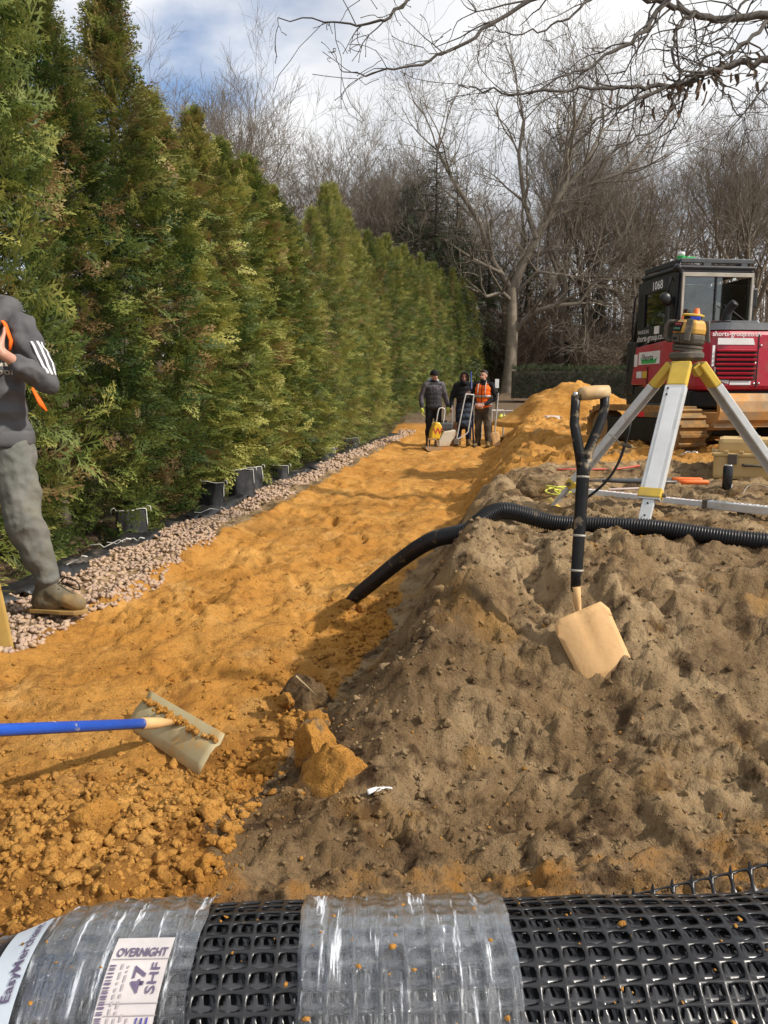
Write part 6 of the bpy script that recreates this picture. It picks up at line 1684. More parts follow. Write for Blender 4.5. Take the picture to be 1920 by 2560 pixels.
def torso(mb, hip, chest, neck, sh_l, sh_r, w=1.0, depth=1.0, hem=None):
    """jacket trunk as a stack of rounded slabs"""
    hip, chest, neck = Vector(hip), Vector(chest), Vector(neck)
    side = (Vector(sh_l) - Vector(sh_r)); side.z = 0; side.normalize(); fw = Vector((-side.y, side.x, 0))
    def slab(c, a, b, h):
        T = Matrix(((side.x, fw.x, 0, c.x), (side.y, fw.y, 0, c.y), (0, 0, 1, c.z), (0, 0, 0, 1)))
        mb.ball((0, 0, 0), (a * w, b * depth, h), T, 18, 10)
    for t, a, b in ((0, .185, .135), (.25, .182, .135), (.5, .185, .138), (.75, .195, .138), (1.0, .205, .130)):
        slab(hip.lerp(chest, t), a, b, .13)
    mb.tube([Vector(sh_l), chest + Vector((0, 0, .10)), Vector(sh_r)], [.070 * w, .09 * w, .070 * w], 12)
    mb.tube([chest + Vector((0, 0, .05)), neck], [.12, .066], 12)
def person(loc, rz, P, M, label, hat=None, hood=None, hair=None, voxel=.015, vest=None, extras=None, gloves=None, H=1.0, wrinkle=.006):
    """P: joints in metres, facing local -y; M: materials"""
    root = empty('person', loc, rz, label, 'person', P.get('group'))
    root.scale = (H, H, H)
    V = {k: Vector(v) for k, v in P.items() if isinstance(v, tuple) and len(v) == 3}
    body = MB(); f = V['face']
    T = head_shape(body, V['head'], f)
    body.tube([V['head'] + Vector((0, 0, -.05)), V['neck'] - Vector((0, 0, .06))], [.056, .062], 12)
    torso(body, V['hip'], V['chest'], V['neck'], V['sh_l'], V['sh_r'], .82, .80)
    for s in ('l', 'r'):
        limb(body, [V['sh_' + s], V['el_' + s], V['wr_' + s]], [.050, .040, .028], 10)
        hd = V['hd_' + s]; hand(body, V['wr_' + s], hd, V['pn_' + s], 1.0, P.get('curl_' + s, .45), s == 'l')
        limb(body, [V['hp_' + s], V['kn_' + s], V['an_' + s]], [.082, .055, .040], 10)
        limb(body, [V['an_' + s] + Vector((0, 0, -.03)), V['an_' + s] + Vector((V['ft_' + s].x, V['ft_' + s].y, 0)).normalized() * .10 + Vector((0, 0, -.10))], [.030, .024], 8)
    b = remeshed(body, 'body', max(.0088, voxel * .80), M['skin'] if 'skin' in M else M_SKIN, root, 3)
    face_bits(T, b)
    # trousers
    tr = MB(); tr.ball(V['hip'] + Vector((0, 0, -.03)), (.175, .128, .14), None, 18, 10)
    for s in ('l', 'r'):
        hp, kn, an = V['hp_' + s], V['kn_' + s], V['an_' + s] + Vector((0, 0, P.get('hem', .02)))
        k = P.get('leg', 1.0)
        limb(tr, [hp, hp.lerp(kn, .5), kn, kn.lerp(an, .5), an], [.108 * k, .098 * k, .082 * k, .078 * k, P.get('cuff', .068)], 14)
    if P.get('bunch'):
        for s in ('l', 'r'):
            for i, (dz, r) in enumerate(((.04, .078), (.085, .082), (.13, .080), (.18, .086))): tr.ball(V['an_' + s].lerp(V['kn_' + s], dz / .35) + Vector((.008 * (-1) ** i, 0, 0)), (r, r, .026), None, 14, 8, rot=(.2 * (-1) ** i, .15, 0))
    remeshed(tr, 'trousers', voxel, M['trousers'], root, 3, wrinkle * 1.5, 6.5, 3.1)
    for s in ('l', 'r'):
        bt = MB(); boot(bt, V['an_' + s], V['ft_' + s]); o = remeshed(bt, 'boot', voxel * .72, M['boots'], root, 3, .003, 14, 1.0)
        sole(V['an_' + s], V['ft_' + s], .16, o, m=M.get('sole'))
    # jacket
    jk = MB(); torso(jk, V['hip'] + Vector((0, 0, P.get('jhem', .0))), V['chest'], V['neck'], V['sh_l'], V['sh_r'], P.get('jw', 1.0), P.get('jd', 1.0))
    for s in ('l', 'r'):
        sh, el, wr = V['sh_' + s], V['el_' + s], V['wr_' + s]; k = P.get('sleeve', 1.0)
        e2 = el.lerp(wr, .86)
        e2 = el.lerp(wr, P.get('slv', .86))
        limb(jk, [sh, sh.lerp(el, .5), el, el.lerp(wr, .5 * P.get('slv', .86) / .86), e2], [.074 * k, .068 * k, .062 * k, .055 * k, .046 * k], 14)
    jo = remeshed(jk, 'jacket' if 'jacket' in M else 'hoodie', voxel, M.get('jacket') or M['hoodie'], root, 3, wrinkle * P.get('jwr', 1.0), 6.5, 7.7)
    if vest: vest(root, V)
    if gloves:
        for s in ('l', 'r'):
            g = MB(); hand(g, V['wr_' + s] - V['hd_' + s].normalized() * .01, V['hd_' + s], V['pn_' + s], 1.16, P.get('curl_' + s, .45), s == 'l'); remeshed(g, 'glove', .006, gloves, root, 2)
    if hat:
        h = MB(); h.lathe([(.094, .012), (.098, .030), (.097, .062), (.085, .105), (.055, .132), (.02, .142)], 24, T @ Matrix.Translation((0, -.010, .0)), 1, 1.10); o = h.build('beanie', hat, root, True)
        MB().lathe([(.098, .010), (.102, .016), (.102, .045), (.098, .050)], 24, T @ Matrix.Translation((0, -.010, .0)), 1, 1.10).build('turn_up', hat, o, True)
    if hair:
        h = MB(); h.ball((0, -.026, .046), (.084, .096, .088), T, 18, 12); h.ball((0, .030, .108), (.066, .055, .030), T, 14, 8)
        remeshed(h, 'hair', .008, M_HAIR, root, 2, .003, 40)
    if hood:
        # an open hood round the face
        nu, nv = 20, 12; Vv = []; F = []
        for i in range(nu):
            a = R(-150) + R(300) * i / (nu - 1)
            for j in range(nv):
                q = j / (nv - 1); yy = .098 - .235 * q; r = math.sqrt(max(.0, 1 - (max(0, q - .32) / .70) ** 2.2)); r = max(r, .12)
                x = .112 * math.sin(a) * r; z = .150 * math.cos(a) * r * (1 if math.cos(a) > 0 else 1.18)
                Vv.append(tuple(T @ Vector((x, yy + .02 * math.cos(a), z - .008))))
        for i in range(nu - 1):
            for j in range(nv - 1): k = i * nv + j; F.append((k, k + 1, k + nv + 1, k + nv))
        mb = MB(); mb.add(Vv, F); o = mb.build('hood', hood, root, True); o.modifiers.new('thickness', 'SOLIDIFY').thickness = .012
    if extras: extras(root, V, T, jo)
    return root, V, T
def std(**k):
    P = dict(head=(0, -.02, 1.635), face=(0, -1, 0), neck=(0, 0, 1.50), chest=(0, 0, 1.33), hip=(0, 0, .96), sh_l=(.19, 0, 1.43), sh_r=(-.19, 0, 1.43),
             el_l=(.27, .02, 1.13), el_r=(-.27, .02, 1.13), wr_l=(.27, -.08, .90), wr_r=(-.27, -.08, .90), hd_l=(0, -.12, -1), hd_r=(0, -.12, -1), pn_l=(-1, -.3, 0), pn_r=(1, -.3, 0),
             hp_l=(.095, 0, .90), hp_r=(-.095, 0, .90), kn_l=(.11, -.02, .50), kn_r=(-.11, -.02, .50), an_l=(.12, .02, .155), an_r=(-.12, .02, .155), ft_l=(.25, -1, 0), ft_r=(-.25, -1, 0))
    P.update(k); return P
C_CHAR = cloth('charcoal_nylon', (0.035, 0.034, 0.038), (0.05, 0.048, 0.052), .5)
C_GREYN = cloth('grey_nylon', (0.115, 0.105, 0.112), (0.085, 0.078, 0.084), .5)
C_BLACK = cloth('black_cloth', (0.010, 0.010, 0.011), (0.018, 0.018, 0.02), .4)
C_NAVY = cloth('navy_cloth', (0.010, 0.016, 0.040), (0.016, 0.022, 0.048), .4)
C_DENIM = cloth('slate_cloth', (0.05, 0.062, 0.085), (0.035, 0.045, 0.065), .4)
C_HIVIS = cloth('orange_hi_vis', (0.95, 0.16, 0.015), (0.85, 0.13, 0.012), .3, rough=.6)
C_TAPE = mat('reflective_tape', (0.42, 0.40, 0.38), (0.36, 0.34, 0.32), 20, .35)
C_WORK = cloth('muddy_work_trousers', (0.075, 0.062, 0.048), (0.05, 0.042, 0.034), .5, (0.19, 0.14, 0.08), (.5, .7))
C_GLOVE = cloth('yellow_green_knit', (0.42, 0.46, 0.07), (0.34, 0.37, 0.05), .3)
C_BOOT = cloth('muddy_boot', (0.045, 0.035, 0.024), (0.07, 0.055, 0.036), .4, (0.30, 0.18, 0.06), (.45, .65))
C_PALE = cloth('pale_grey_fleece', (0.50, 0.53, 0.56), (0.42, 0.45, 0.48), .3)
def three_workers():
    def zat(x, y): return gz(x, y)
    # left: beanie, two-tone jacket, lime gloves
    def ex1(root, V, T, jo):
        h = MB(); h.tube([(-.10, .10, 1.50), (-.06, .13, 1.54), (.02, .14, 1.555), (.09, .11, 1.53), (.12, .05, 1.50)], [.045, .06, .06, .05, .035], 10); remeshed(h, 'hood', .014, C_PALE, root, 3)
        y = MB(); torso(y, V['chest'] + Vector((0, 0, -.02)), V['chest'] + Vector((0, 0, .01)), V['neck'], V['sh_l'], V['sh_r'], 1.035, 1.05)
        for s in ('l', 'r'): limb(y, [V['sh_' + s], V['sh_' + s].lerp(V['el_' + s], .8), V['el_' + s].lerp(V['wr_' + s], .5)], [.0775, .070, .060], 12)
        remeshed(y, 'yoke', .012, C_GREYN, root, 3, .005, 8, 2.0)
        MB().tube([(.02, -.165, 1.46), (.03, -.168, 1.2), (.035, -.160, .90)], .006, 6).build('zip', C_BLACK, root)
        MB().lathe([(.075, 0), (.085, .05), (.082, .07)], 18, Mloc((0, -.01, 1.47))).build('collar', C_BLACK, root, True)
    x, y = 1.16, 18.2
    person((x, y, zat(x, y)), R(8), std(face=(.35, -1, -.05), head=(.01, -.03, 1.63), el_l=(.30, .02, 1.12), wr_l=(.33, -.08, .90), el_r=(-.29, .03, 1.12), wr_r=(-.29, -.09, .88), jhem=-.02, jw=1.10, jd=1.1, an_l=(.10, .03, .155), cuff=.06),
           dict(jacket=C_CHAR, trousers=C_BLACK, boots=C_BOOT), 'worker in black beanie and two-tone grey jacket with lime gloves, leftmost of three', hat=C_BLACK, gloves=C_GLOVE, extras=ex1)
    # middle: long dark coat with hood up, holding the blue pole
    def ex2(root, V, T, jo):
        c = MB()
        for t, a, b in ((.0, .215, .165), (.3, .22, .17), (.6, .225, .175), (1, .23, .18)):
            c.ball((0.02, .01, .96 - .42 * t), (a, b, .14), None, 18, 10)
        remeshed(c, 'coat_skirt', .013, C_DENIM, root, 3, .012, 6, 4)
        MB().tube([(-.06, -.10, 1.50), (0, -.13, 1.475), (.06, -.10, 1.50)], [.05, .05, .05], 10).build('scarf', C_BLACK, root, True)
    x, y = 1.88, 18.25
    root2, V2, T2 = person((x, y, zat(x, y)), R(-3), std(face=(-.05, -1, -.08), head=(0, -.03, 1.61), el_l=(.28, -.06, 1.16), wr_l=(.17, -.24, 1.20), hd_l=(-.5, -.6, .4), pn_l=(-.7, .5, -.2), curl_l=.75, el_r=(-.29, .02, 1.12), wr_r=(-.30, -.07, .90), jw=1.05),
           dict(jacket=C_BLACK, trousers=C_NAVY, boots=C_BOOT), 'worker in long dark coat with hood up holding a blue pole, middle of three', hood=C_DENIM, extras=ex2)
    pr = empty('blue_pole', Vector((x, y, 0)) + Vector((.15, -.315, zat(x, y - .31))), 0, 'long dark blue tool pole held upright by the hooded worker', 'pole')
    MB().tube([(.06, 0, 0), (.0, .01, .9), (-.03, .04, 1.72)], .021, 12).build('shaft', mat('navy_paint', (.010, .035, .16), None, 8, .35), pr, True)
    MB().lathe([(.024, 0), (.026, .06), (.024, .12)], 12, Mloc((.06, 0, -.005))).build('ferrule', M_GREY, pr)
    # right: orange vest
    def vest3(root, V):
        v = MB(); torso(v, V['hip'] + Vector((0, 0, .02)), V['chest'], V['neck'] - Vector((0, 0, .05)), V['sh_l'] * .80 + V['chest'] * .2, V['sh_r'] * .80 + V['chest'] * .2, 1.045, 1.06)
        o = remeshed(v, 'hi_vis_vest', .012, C_HIVIS, root, 3, .004, 8, 5)
        for z in (1.0, 1.17):
            b = MB(); b.lathe([(.0, -.026), (.203, -.026), (.205, 0), (.203, .026), (.0, .026)], 30, Mloc((0, 0, z)), 1.0, .755); b.build('reflective_band', C_TAPE, o, True)
        for s in (-1, 1):
            MB().tube([(s * .085, -.150, 1.17), (s * .090, -.158, 1.30), (s * .085, -.120, 1.43), (s * .075, -.02, 1.505)], .022, 6, True, None, .35).build('reflective_band', C_TAPE, o, True)
        MB().tube([(0, -.155, 1.02), (0, -.162, 1.25), (0, -.13, 1.42)], .006, 6).build('zip', C_BLACK, o)
        MB().lathe([(.070, 0), (.074, .06), (.070, .085)], 18, Mloc((0, -.01, 1.455))).build('roll_collar', C_BLACK, root, True)
    def ex3(root, V, T, jo):
        b = MB(); b.ball((0, .048, -.075), (.052, .048, .045), T, 12, 8); remeshed(b, 'beard', .008, M_HAIR, root, 2)
    x, y = 2.27, 17.75
    person((x, y, zat(x, y)), R(-24), std(face=(-.35, -1, .02), head=(0, -.02, 1.63), el_l=(.28, .0, 1.13), wr_l=(.06, -.22, .97), hd_l=(-.9, -.25, -.35), pn_l=(0, .9, .1), el_r=(-.28, .0, 1.13), wr_r=(-.10, -.23, .98), hd_r=(.8, -.2, -.45), pn_r=(0, .9, .1), sleeve=.93, jw=.97, jd=.95, cuff=.075, leg=1.04),
           dict(jacket=C_BLACK, trousers=C_WORK, boots=C_BOOT), 'worker in orange hi-vis vest and muddy trousers with hands clasped, rightmost of three', hair=True, vest=vest3, extras=ex3)
three_workers()

# ------------------------------------------------------------------ plate compactor and tools by the workers
M_WPY = mat('machine_yellow', (0.72, 0.46, 0.03), (0.64, 0.40, 0.03), 6, .4, dirt=(.45, .28, .1), dsc=6, damt=(.6, .85))
M_WPW = mat('off_white_paint', (0.55, 0.50, 0.40), (0.46, 0.40, 0.30), 6, .5, dirt=(.45, .28, .1), dsc=5, damt=(.5, .75))
def compactor():
    x, y = 1.22, 17.0; root = empty('plate_compactor', (x, y, gz(x, y) + .01), R(10), 'yellow and off-white plate compactor with tall tube handle in front of the workers', 'compactor')
    pl = MB(); pl.add([(-.36, -.22, .06), (-.30, -.22, 0), (.26, -.22, 0), (.32, -.22, .05), (-.36, .22, .06), (-.30, .22, 0), (.26, .22, 0), (.32, .22, .05), (-.34, -.22, .085), (.30, -.22, .075), (-.34, .22, .085), (.30, .22, .075)],
           [(0, 1, 5, 4), (1, 2, 6, 5), (2, 3, 7, 6), (8, 10, 11, 9), (0, 4, 10, 8), (3, 9, 11, 7), (0, 8, 9, 3, 2, 1), (4, 5, 6, 7, 11, 10)]); pl.build('base_plate', M_STEELMUD, root)
    MB().prism([(-.06, .08), (.18, .08), (.36, .36), (.34, .46), (.06, .42), (-.05, .22)], .30, Matrix(((1, 0, 0, 0), (0, 0, -1, .15), (0, 1, 0, 0), (0, 0, 0, 1)))).build('water_tank', M_WPW, root, bevel=.03)
    cv = MB().prism([(-.22, .26), (-.02, .24), (.04, .52), (-.03, .62), (-.12, .62), (-.20, .42)], .26, Matrix(((1, 0, 0, 0), (0, 0, -1, .13), (0, 1, 0, 0), (0, 0, 0, 1)))).build('front_cover', M_WPY, root, bevel=.03)
    text_obj('W', .20, Matrix(((1, 0, 0, -.175), (0, 0, -1, -.134), (0, 1, 0, .36), (0, 0, 0, 1))), M_REDB, cv, bold=.004)
    MB().box((.14, 0, .53), (.28, .24, .17), ch=.04).build('engine', M_GREY, root)
    MB().lathe([(.06, 0), (.06, .05)], 16, Mloc((.10, -.02, .61))).build('fuel_cap', M_BLK, root)
    fr = MB(); fr.tube(catmull([(-.10, -.10, .60), (-.06, -.10, .85), (-.02, -.09, .92), (.06, -.09, .92), (.09, -.09, .86), (.06, -.10, .60)], 6), .013, 10); fr.build('lifting_frame', M_ALU, root, True)
    MB().tube(catmull([(-.30, -.20, .08), (-.30, -.20, .24), (-.26, -.20, .26), (-.12, -.20, .24), (-.08, -.20, .08)], 5), .012, 8).build('guard_tube', M_STEELMUD, root, True)
    hd = MB(); hd.tube(catmull([(.34, -.16, .20), (.40, -.17, .55), (.52, -.18, 1.16), (.56, -.18, 1.22), (.68, -.18, 1.21), (.71, -.18, 1.15), (.62, -.18, .55), (.58, -.17, .38), (.36, -.16, .24)], 6), .014, 10, False); hd.build('handle', M_ALU, root, True)
    MB().box((.33, -.14, .20), (.10, .08, .12), ch=.01).build('handle_bracket', M_RUB, root)
compactor()
def hand_tools():
    # spade held beside the man in the vest
    p = Vector((2.52, 17.45, 0)); p.z = gz(p.x, p.y)
    root = empty('spade', p, 0, 'pale spade standing beside the worker in the orange vest', 'spade')
    MB().tube([(-.02, 0, .30), (.06, .10, 1.22)], .015, 10).build('shaft', M_ALU_DK, root)
    T = Mdir((-.02, 0, .34), (-.02 * 0 + .06, -.06, -.34), (0, -1, .2)); shovel_blade('blade', T, root, .20, .34, M_SANDSTEEL)
    MB().tube([(.00, .10, 1.24), (.12, .10, 1.22)], .018, 10).build('grip', M_SHAFT, root)
    MB().tube([(.06, .095, 1.14), (.01, .10, 1.22)], .012, 8).build('handle_arm', M_SHAFT, root); MB().tube([(.06, .095, 1.14), (.11, .10, 1.21)], .012, 8).build('handle_arm', M_SHAFT, root)
    # spade between the first and second worker, white handle and rusty blade
    p = Vector((1.60, 17.95, 0)); p.z = gz(p.x, p.y)
    root = empty('spade', p, 0, 'rusty spade with a pale shaft between the beanie worker and the hooded worker', 'spade')
    MB().tube([(0, 0, .45), (-.02, .02, .95)], .017, 10).build('shaft', M_WHITE, root)
    shovel_blade('blade', Mdir((0, 0, .58), (-.04, -.06, -.56), (0, -1, .2)), root, .22, .56, mat('rusty_steel', (.20, .10, .04), (.14, .07, .03), 8, .8))
    # metal rails, sign post and yellow flag beyond
    for k, (x0, x1, y, z0) in enumerate(((2.75, 3.35, 19.8, .80), (2.7, 3.3, 21.4, .84))):
        zb = gz(x0, y); rt = empty('metal_rail', (x0, y, zb), 0, ['low galvanised rail right behind the worker in the vest', 'second galvanised rail farther behind the worker in the vest'][k], 'rail', 'galvanised rails')
        MB().tube([(0, 0, .78), (x1 - x0, 0, .78)], .022, 8).build('bar', M_ALU_DK, rt)
        for xx in (0, x1 - x0): MB().tube([(xx, 0, -.15), (xx, 0, .78)], .022, 8).build('post', M_ALU_DK, rt)
    x, y = 4.05, 28.0; zb = gz(x, y); rt = empty('sign_post', (x, y, zb), 0, 'thin post with a small white plate left of the oak trunk', 'sign post')
    MB().tube([(0, 0, -.1), (0, 0, 1.1)], .03, 8).build('post', M_BARK_DK, rt); MB().box((0, -.04, 1.02), (.14, .02, .32), ch=.005).build('plate', M_WHITE, rt)
    o = big_clod('yellow_bag', (3.36, 22.0, gz(3.36, 22.0) + .50), (.12, .08, .12), 9.1, 0, 0, 'small yellow plastic bag on the far rails', 'bag'); o.data.materials.clear(); o.data.materials.append(mat('yellow_cord', (.62, .62, .08), None, 9, .6))
    x, y = 3.72, 17.2; z = gz(x, y) - .02
    rt = empty('white_carton', (x, y, z), R(12), 'white open carton lying on the sand in front of the heap', 'carton'); 
    for (c, sz) in (((0, -.11, .07), (.30, .008, .14)), ((0, .11, .07), (.30, .008, .14)), ((-.15, 0, .07), (.008, .212, .14)), ((.15, 0, .07), (.008, .212, .14)), ((0, 0, .006), (.30, .22, .008))): MB().box(c, sz).build('panel', M_WHITE, rt)
    MB().box((0.19, -.02, .11), (.10, .20, .006), rot=(0, .6, 0)).build('flap', M_WHITE, rt)
hand_tools()

# ------------------------------------------------------------------ the man at the left edge
C_HOOD = cloth('washed_charcoal_jersey', (0.075, 0.074, 0.077), (0.11, 0.108, 0.11), .3, (0.15, 0.145, 0.14), (.6, .85))
C_JOG = cloth('dusty_grey_jogger', (0.125, 0.128, 0.112), (0.175, 0.172, 0.15), .5, (0.215, 0.175, 0.11), (.52, .74), dsc=1.8)
C_LBOOT = cloth('dusty_leather', (0.10, 0.085, 0.055), (0.14, 0.12, 0.08), .3, (0.30, 0.19, 0.075), (.5, .66), rough=.7)
M_GUM = mat('tan_sole', (0.27, 0.17, 0.06), (0.34, 0.20, 0.06), 9, .7)
def left_man():
    loc = Vector((-2.07, 4.02, gz(-2.0, 4.0)))
    P = std(head=(.06, -.10, 1.72), face=(.25, -1, -.25), neck=(.02, -.02, 1.57), chest=(0, .0, 1.40), hip=(.02, .02, .98), sh_l=(.215, -.02, 1.52), sh_r=(-.215, .02, 1.50),
            el_l=(.39, -.12, 1.245), wr_l=(.275, -.33, 1.375), hd_l=(-.62, .02, .62), pn_l=(-.2, .9, .2), curl_l=.55, el_r=(-.30, -.05, 1.18), wr_r=(-.12, -.30, 1.10), hd_r=(.7, -.5, .1), pn_r=(.1, .6, .6),
            hp_l=(.11, .02, .92), hp_r=(-.11, -.02, .92), kn_l=(.185, -.04, .53), kn_r=(-.06, -.18, .52), an_l=(.250, .02, .185), an_r=(.0, -.33, .185), ft_l=(1, -.18, 0), ft_r=(1, -.35, 0), bunch=1, jwr=1.5, slv=.70, jhem=.02, jw=1.16, jd=1.15, sleeve=1.12, leg=1.20, cuff=.072, hem=.035)
    def ex(root, V, T, jo):
        # hood lying round the neck, waistband, pocket seam
        h = MB(); h.tube([(-.13, -.10, 1.56), (-.11, .06, 1.61), (.02, .11, 1.64), (.14, .05, 1.62), (.165, -.09, 1.57), (.10, -.19, 1.51)], [.045, .07, .075, .072, .055, .035], 12); remeshed(h, 'hood', .012, C_HOOD, root, 4, .006, 9)
        MB().lathe([(.208, -.045), (.214, -.02), (.214, .02), (.208, .04)], 32, Mloc((.02, .02, .962)), 1, .74).build('waistband', C_HOOD, root, True)
        # orange vest straps showing at shoulder and under the arm
        MB().tube([(.150, -.115, 1.585), (.195, -.118, 1.53), (.222, -.125, 1.45), (.215, -.13, 1.40)], [.013, .016, .015, .010], 8, True, None, .5).build('hi_vis_strap', C_HIVIS, root, True)
        MB().tube([(.245, .02, 1.22), (.275, .04, 1.14), (.300, .05, 1.10)], [.012, .024, .008], 8, True, None, .4).build('hi_vis_strap', C_HIVIS, root, True)
        # three white stripes down the sleeve, draped onto it
        from mathutils.bvhtree import BVHTree
        dg = bpy.context.evaluated_depsgraph_get(); me = jo.data
        bv = BVHTree.FromPolygons([v.co.copy() for v in me.vertices], [tuple(p.vertices) for p in me.polygons])
        sh, el, wr = V['sh_l'], V['el_l'], V['wr_l']
        for k in (-1, 0, 1):
            pts = []
            for i in range(16):
                t = i / 15
                c = sh.lerp(el, .42 + t * .70) if t < .80 else sh.lerp(el, .98)
                ax = (el - sh).normalized(); outd = Vector((.80, -.52, .30)); outd = (outd - ax * outd.dot(ax)).normalized(); sd = ax.cross(outd)
                dr = (outd + sd * .42 * k).normalized()
                hit = bv.ray_cast(c + dr * .35, -dr)
                if hit[0] is not None: pts.append(hit[0] + dr * .0015)
            if len(pts) > 3: MB().tube(pts, .0085, 6, True, None, .45).build('sleeve_stripe', M_WHITE, root, True)
        def drape(txt, size, x0, z0, mt, bold=.0, nm='print'):
            me2 = text_mesh(txt, size, bold)
            for v in me2.vertices:
                o = Vector((x0 + v.co.x, -1.0, z0 + v.co.y)); hit = bv.ray_cast(o, Vector((0, 1, 0)))
                v.co = (hit[0] + Vector((0, -.004, 0))) if hit[0] is not None else Vector((o.x, -.25, o.z))
            me2.materials.clear(); link_mesh(nm, me2, mt, root)
        drape('A', .10, .125, 1.350, M_CREAM, .003); drape('ool', .046, .135, 1.285, M_CREAM, .001)
        bar = bpy.data.meshes.new('print_bar'); vs = []; fs = []
        for i in range(24):
            x = -.20 + .42 * i / 23
            for z in (1.325, 1.343):
                hit = bv.ray_cast(Vector((x, -1, z)), Vector((0, 1, 0))); vs.append(tuple(hit[0] + Vector((0, -.004, 0))) if hit[0] is not None else (x, -.2, z))
        for i in range(23): fs.append((2 * i, 2 * i + 2, 2 * i + 3, 2 * i + 1))
        bar.from_pydata(vs, [], fs); link_mesh('print_bar', bar, M_CREAM, root)
        # laces
        a = V['an_l']; d = Vector((1, -.18, 0)).normalized(); s = Vector((-d.y, d.x, 0))
        for i in range(4):
            q = a + d * (.066 + i * .020) + Vector((0, 0, -.012 - i * .018)); MB().tube([q - s * .03, q + Vector((0, 0, .008)), q + s * .03], .0035, 6).build('lace', C_BLACK, root)
        q = a + d * .075 + Vector((0, 0, .0)); MB().tube(catmull([q, q + Vector((.05, -.02, .035)), q + Vector((.11, -.03, .01)), q + Vector((.12, -.03, -.03)), q + Vector((.07, -.02, -.02)), q + Vector((.02, 0, 0))], 5), .0035, 6).build('lace', C_BLACK, root, True)
    person(loc, 0, P, dict(hoodie=C_HOOD, trousers=C_JOG, boots=C_LBOOT, sole=M_GUM), 'man in charcoal hoodie and dusty grey joggers on the gravel, cut by the left edge', hair=True, voxel=.0105, extras=ex, wrinkle=.0085)
    # his spade, blade down at the frame edge
    p = Vector((-1.835, 3.50, 0)); p.z = gz(p.x, p.y)
    root = empty('spade', p, 0, 'sand-caked spade blade standing at the left edge by the boots', 'spade')
    hndl = loc + V_WR - p
    shovel_blade('blade', Mdir((-.06, 0, .335), (.06, -.02, -.34), (0, -1, .1)), root, .19, .36, mat('ochre_caked_steel', (.42, .26, .06), (.36, .22, .05), 7, .7))
    MB().tube([(-.055, 0, .28), (-.13, .03, .62), hndl], [.02, .018, .018], 10).build('shaft', M_WOODGRIP, root, True)
V_WR = Vector((-.05, -.35, 1.10))
left_man()

# ------------------------------------------------------------------ roll of black geogrid in front
M_GRID = mat('black_geogrid', (0.010, 0.010, 0.011), (0.017, 0.017, 0.019), 8, 0.34, dirt=(0.26, 0.17, 0.07), dsc=16, damt=(.68, .80))
M_GRID_IN = mat('inner_geogrid', (0.024, 0.024, 0.027), (0.036, 0.036, 0.04), 8, 0.30)
def film_material():
    m = bpy.data.materials.new('stretch_film'); m.use_nodes = True; t = m.node_tree; t.nodes.clear()
    v = t.nodes.new('ShaderNodeTexCoord').outputs['Object']
    mp = t.nodes.new('ShaderNodeMapping'); mp.inputs['Scale'].default_value = (34, 3.0, 3.0); t.links.new(v, mp.inputs[0])
    st = tnoise(t, 2.2, 8, .7, mp.outputs[0])
    sp = tnoise(t, 170, 3, .6, v); big = tnoise(t, 6, 6, .65, v)
    bp = t.nodes.new('ShaderNodeBump'); bp.inputs['Strength'].default_value = .75; bp.inputs['Distance'].default_value = .012; t.links.new(st, bp.inputs['Height'])
    b2 = t.nodes.new('ShaderNodeBump'); b2.inputs['Strength'].default_value = .5; b2.inputs['Distance'].default_value = .01; t.links.new(big, b2.inputs['Height']); t.links.new(bp.outputs[0], b2.inputs['Normal'])
    tr = t.nodes.new('ShaderNodeBsdfTransparent'); tr.inputs[0].default_value = (.93, .94, .96, 1)
    gl = t.nodes.new('ShaderNodeBsdfGlossy'); gl.inputs['Roughness'].default_value = .09; t.links.new(b2.outputs[0], gl.inputs['Normal'])
    df = t.nodes.new('ShaderNodeBsdfDiffuse'); df.inputs[0].default_value = (.80, .83, .88, 1); t.links.new(b2.outputs[0], df.inputs['Normal'])
    lw = t.nodes.new('ShaderNodeLayerWeight'); lw.inputs[0].default_value = .28; t.links.new(b2.outputs[0], lw.inputs['Normal'])
    f1 = tmath(t, 'ADD', tmath(t, 'MULTIPLY', lw.outputs['Fresnel'], .95), trange(t, st, .53, .64, .0, .30))
    m1 = t.nodes.new('ShaderNodeMixShader'); t.links.new(f1, m1.inputs[0]); t.links.new(tr.outputs[0], m1.inputs[1]); t.links.new(gl.outputs[0], m1.inputs[2])
    f2 = tmath(t, 'MAXIMUM', tmath(t, 'MAXIMUM', trange(t, st, .575, .64, .0, .66), trange(t, sp, .70, .74, 0, .75)), trange(t, big, .60, .74, 0, .12))
    m2 = t.nodes.new('ShaderNodeMixShader'); t.links.new(f2, m2.inputs[0]); t.links.new(m1.outputs[0], m2.inputs[1]); t.links.new(df.outputs[0], m2.inputs[2])
    o = t.nodes.new('ShaderNodeOutputMaterial'); t.links.new(m2.outputs[0], o.inputs[0]); return m
M_FILM = film_material()
RC, RR = Vector((0.0, 1.115, .215)), .195
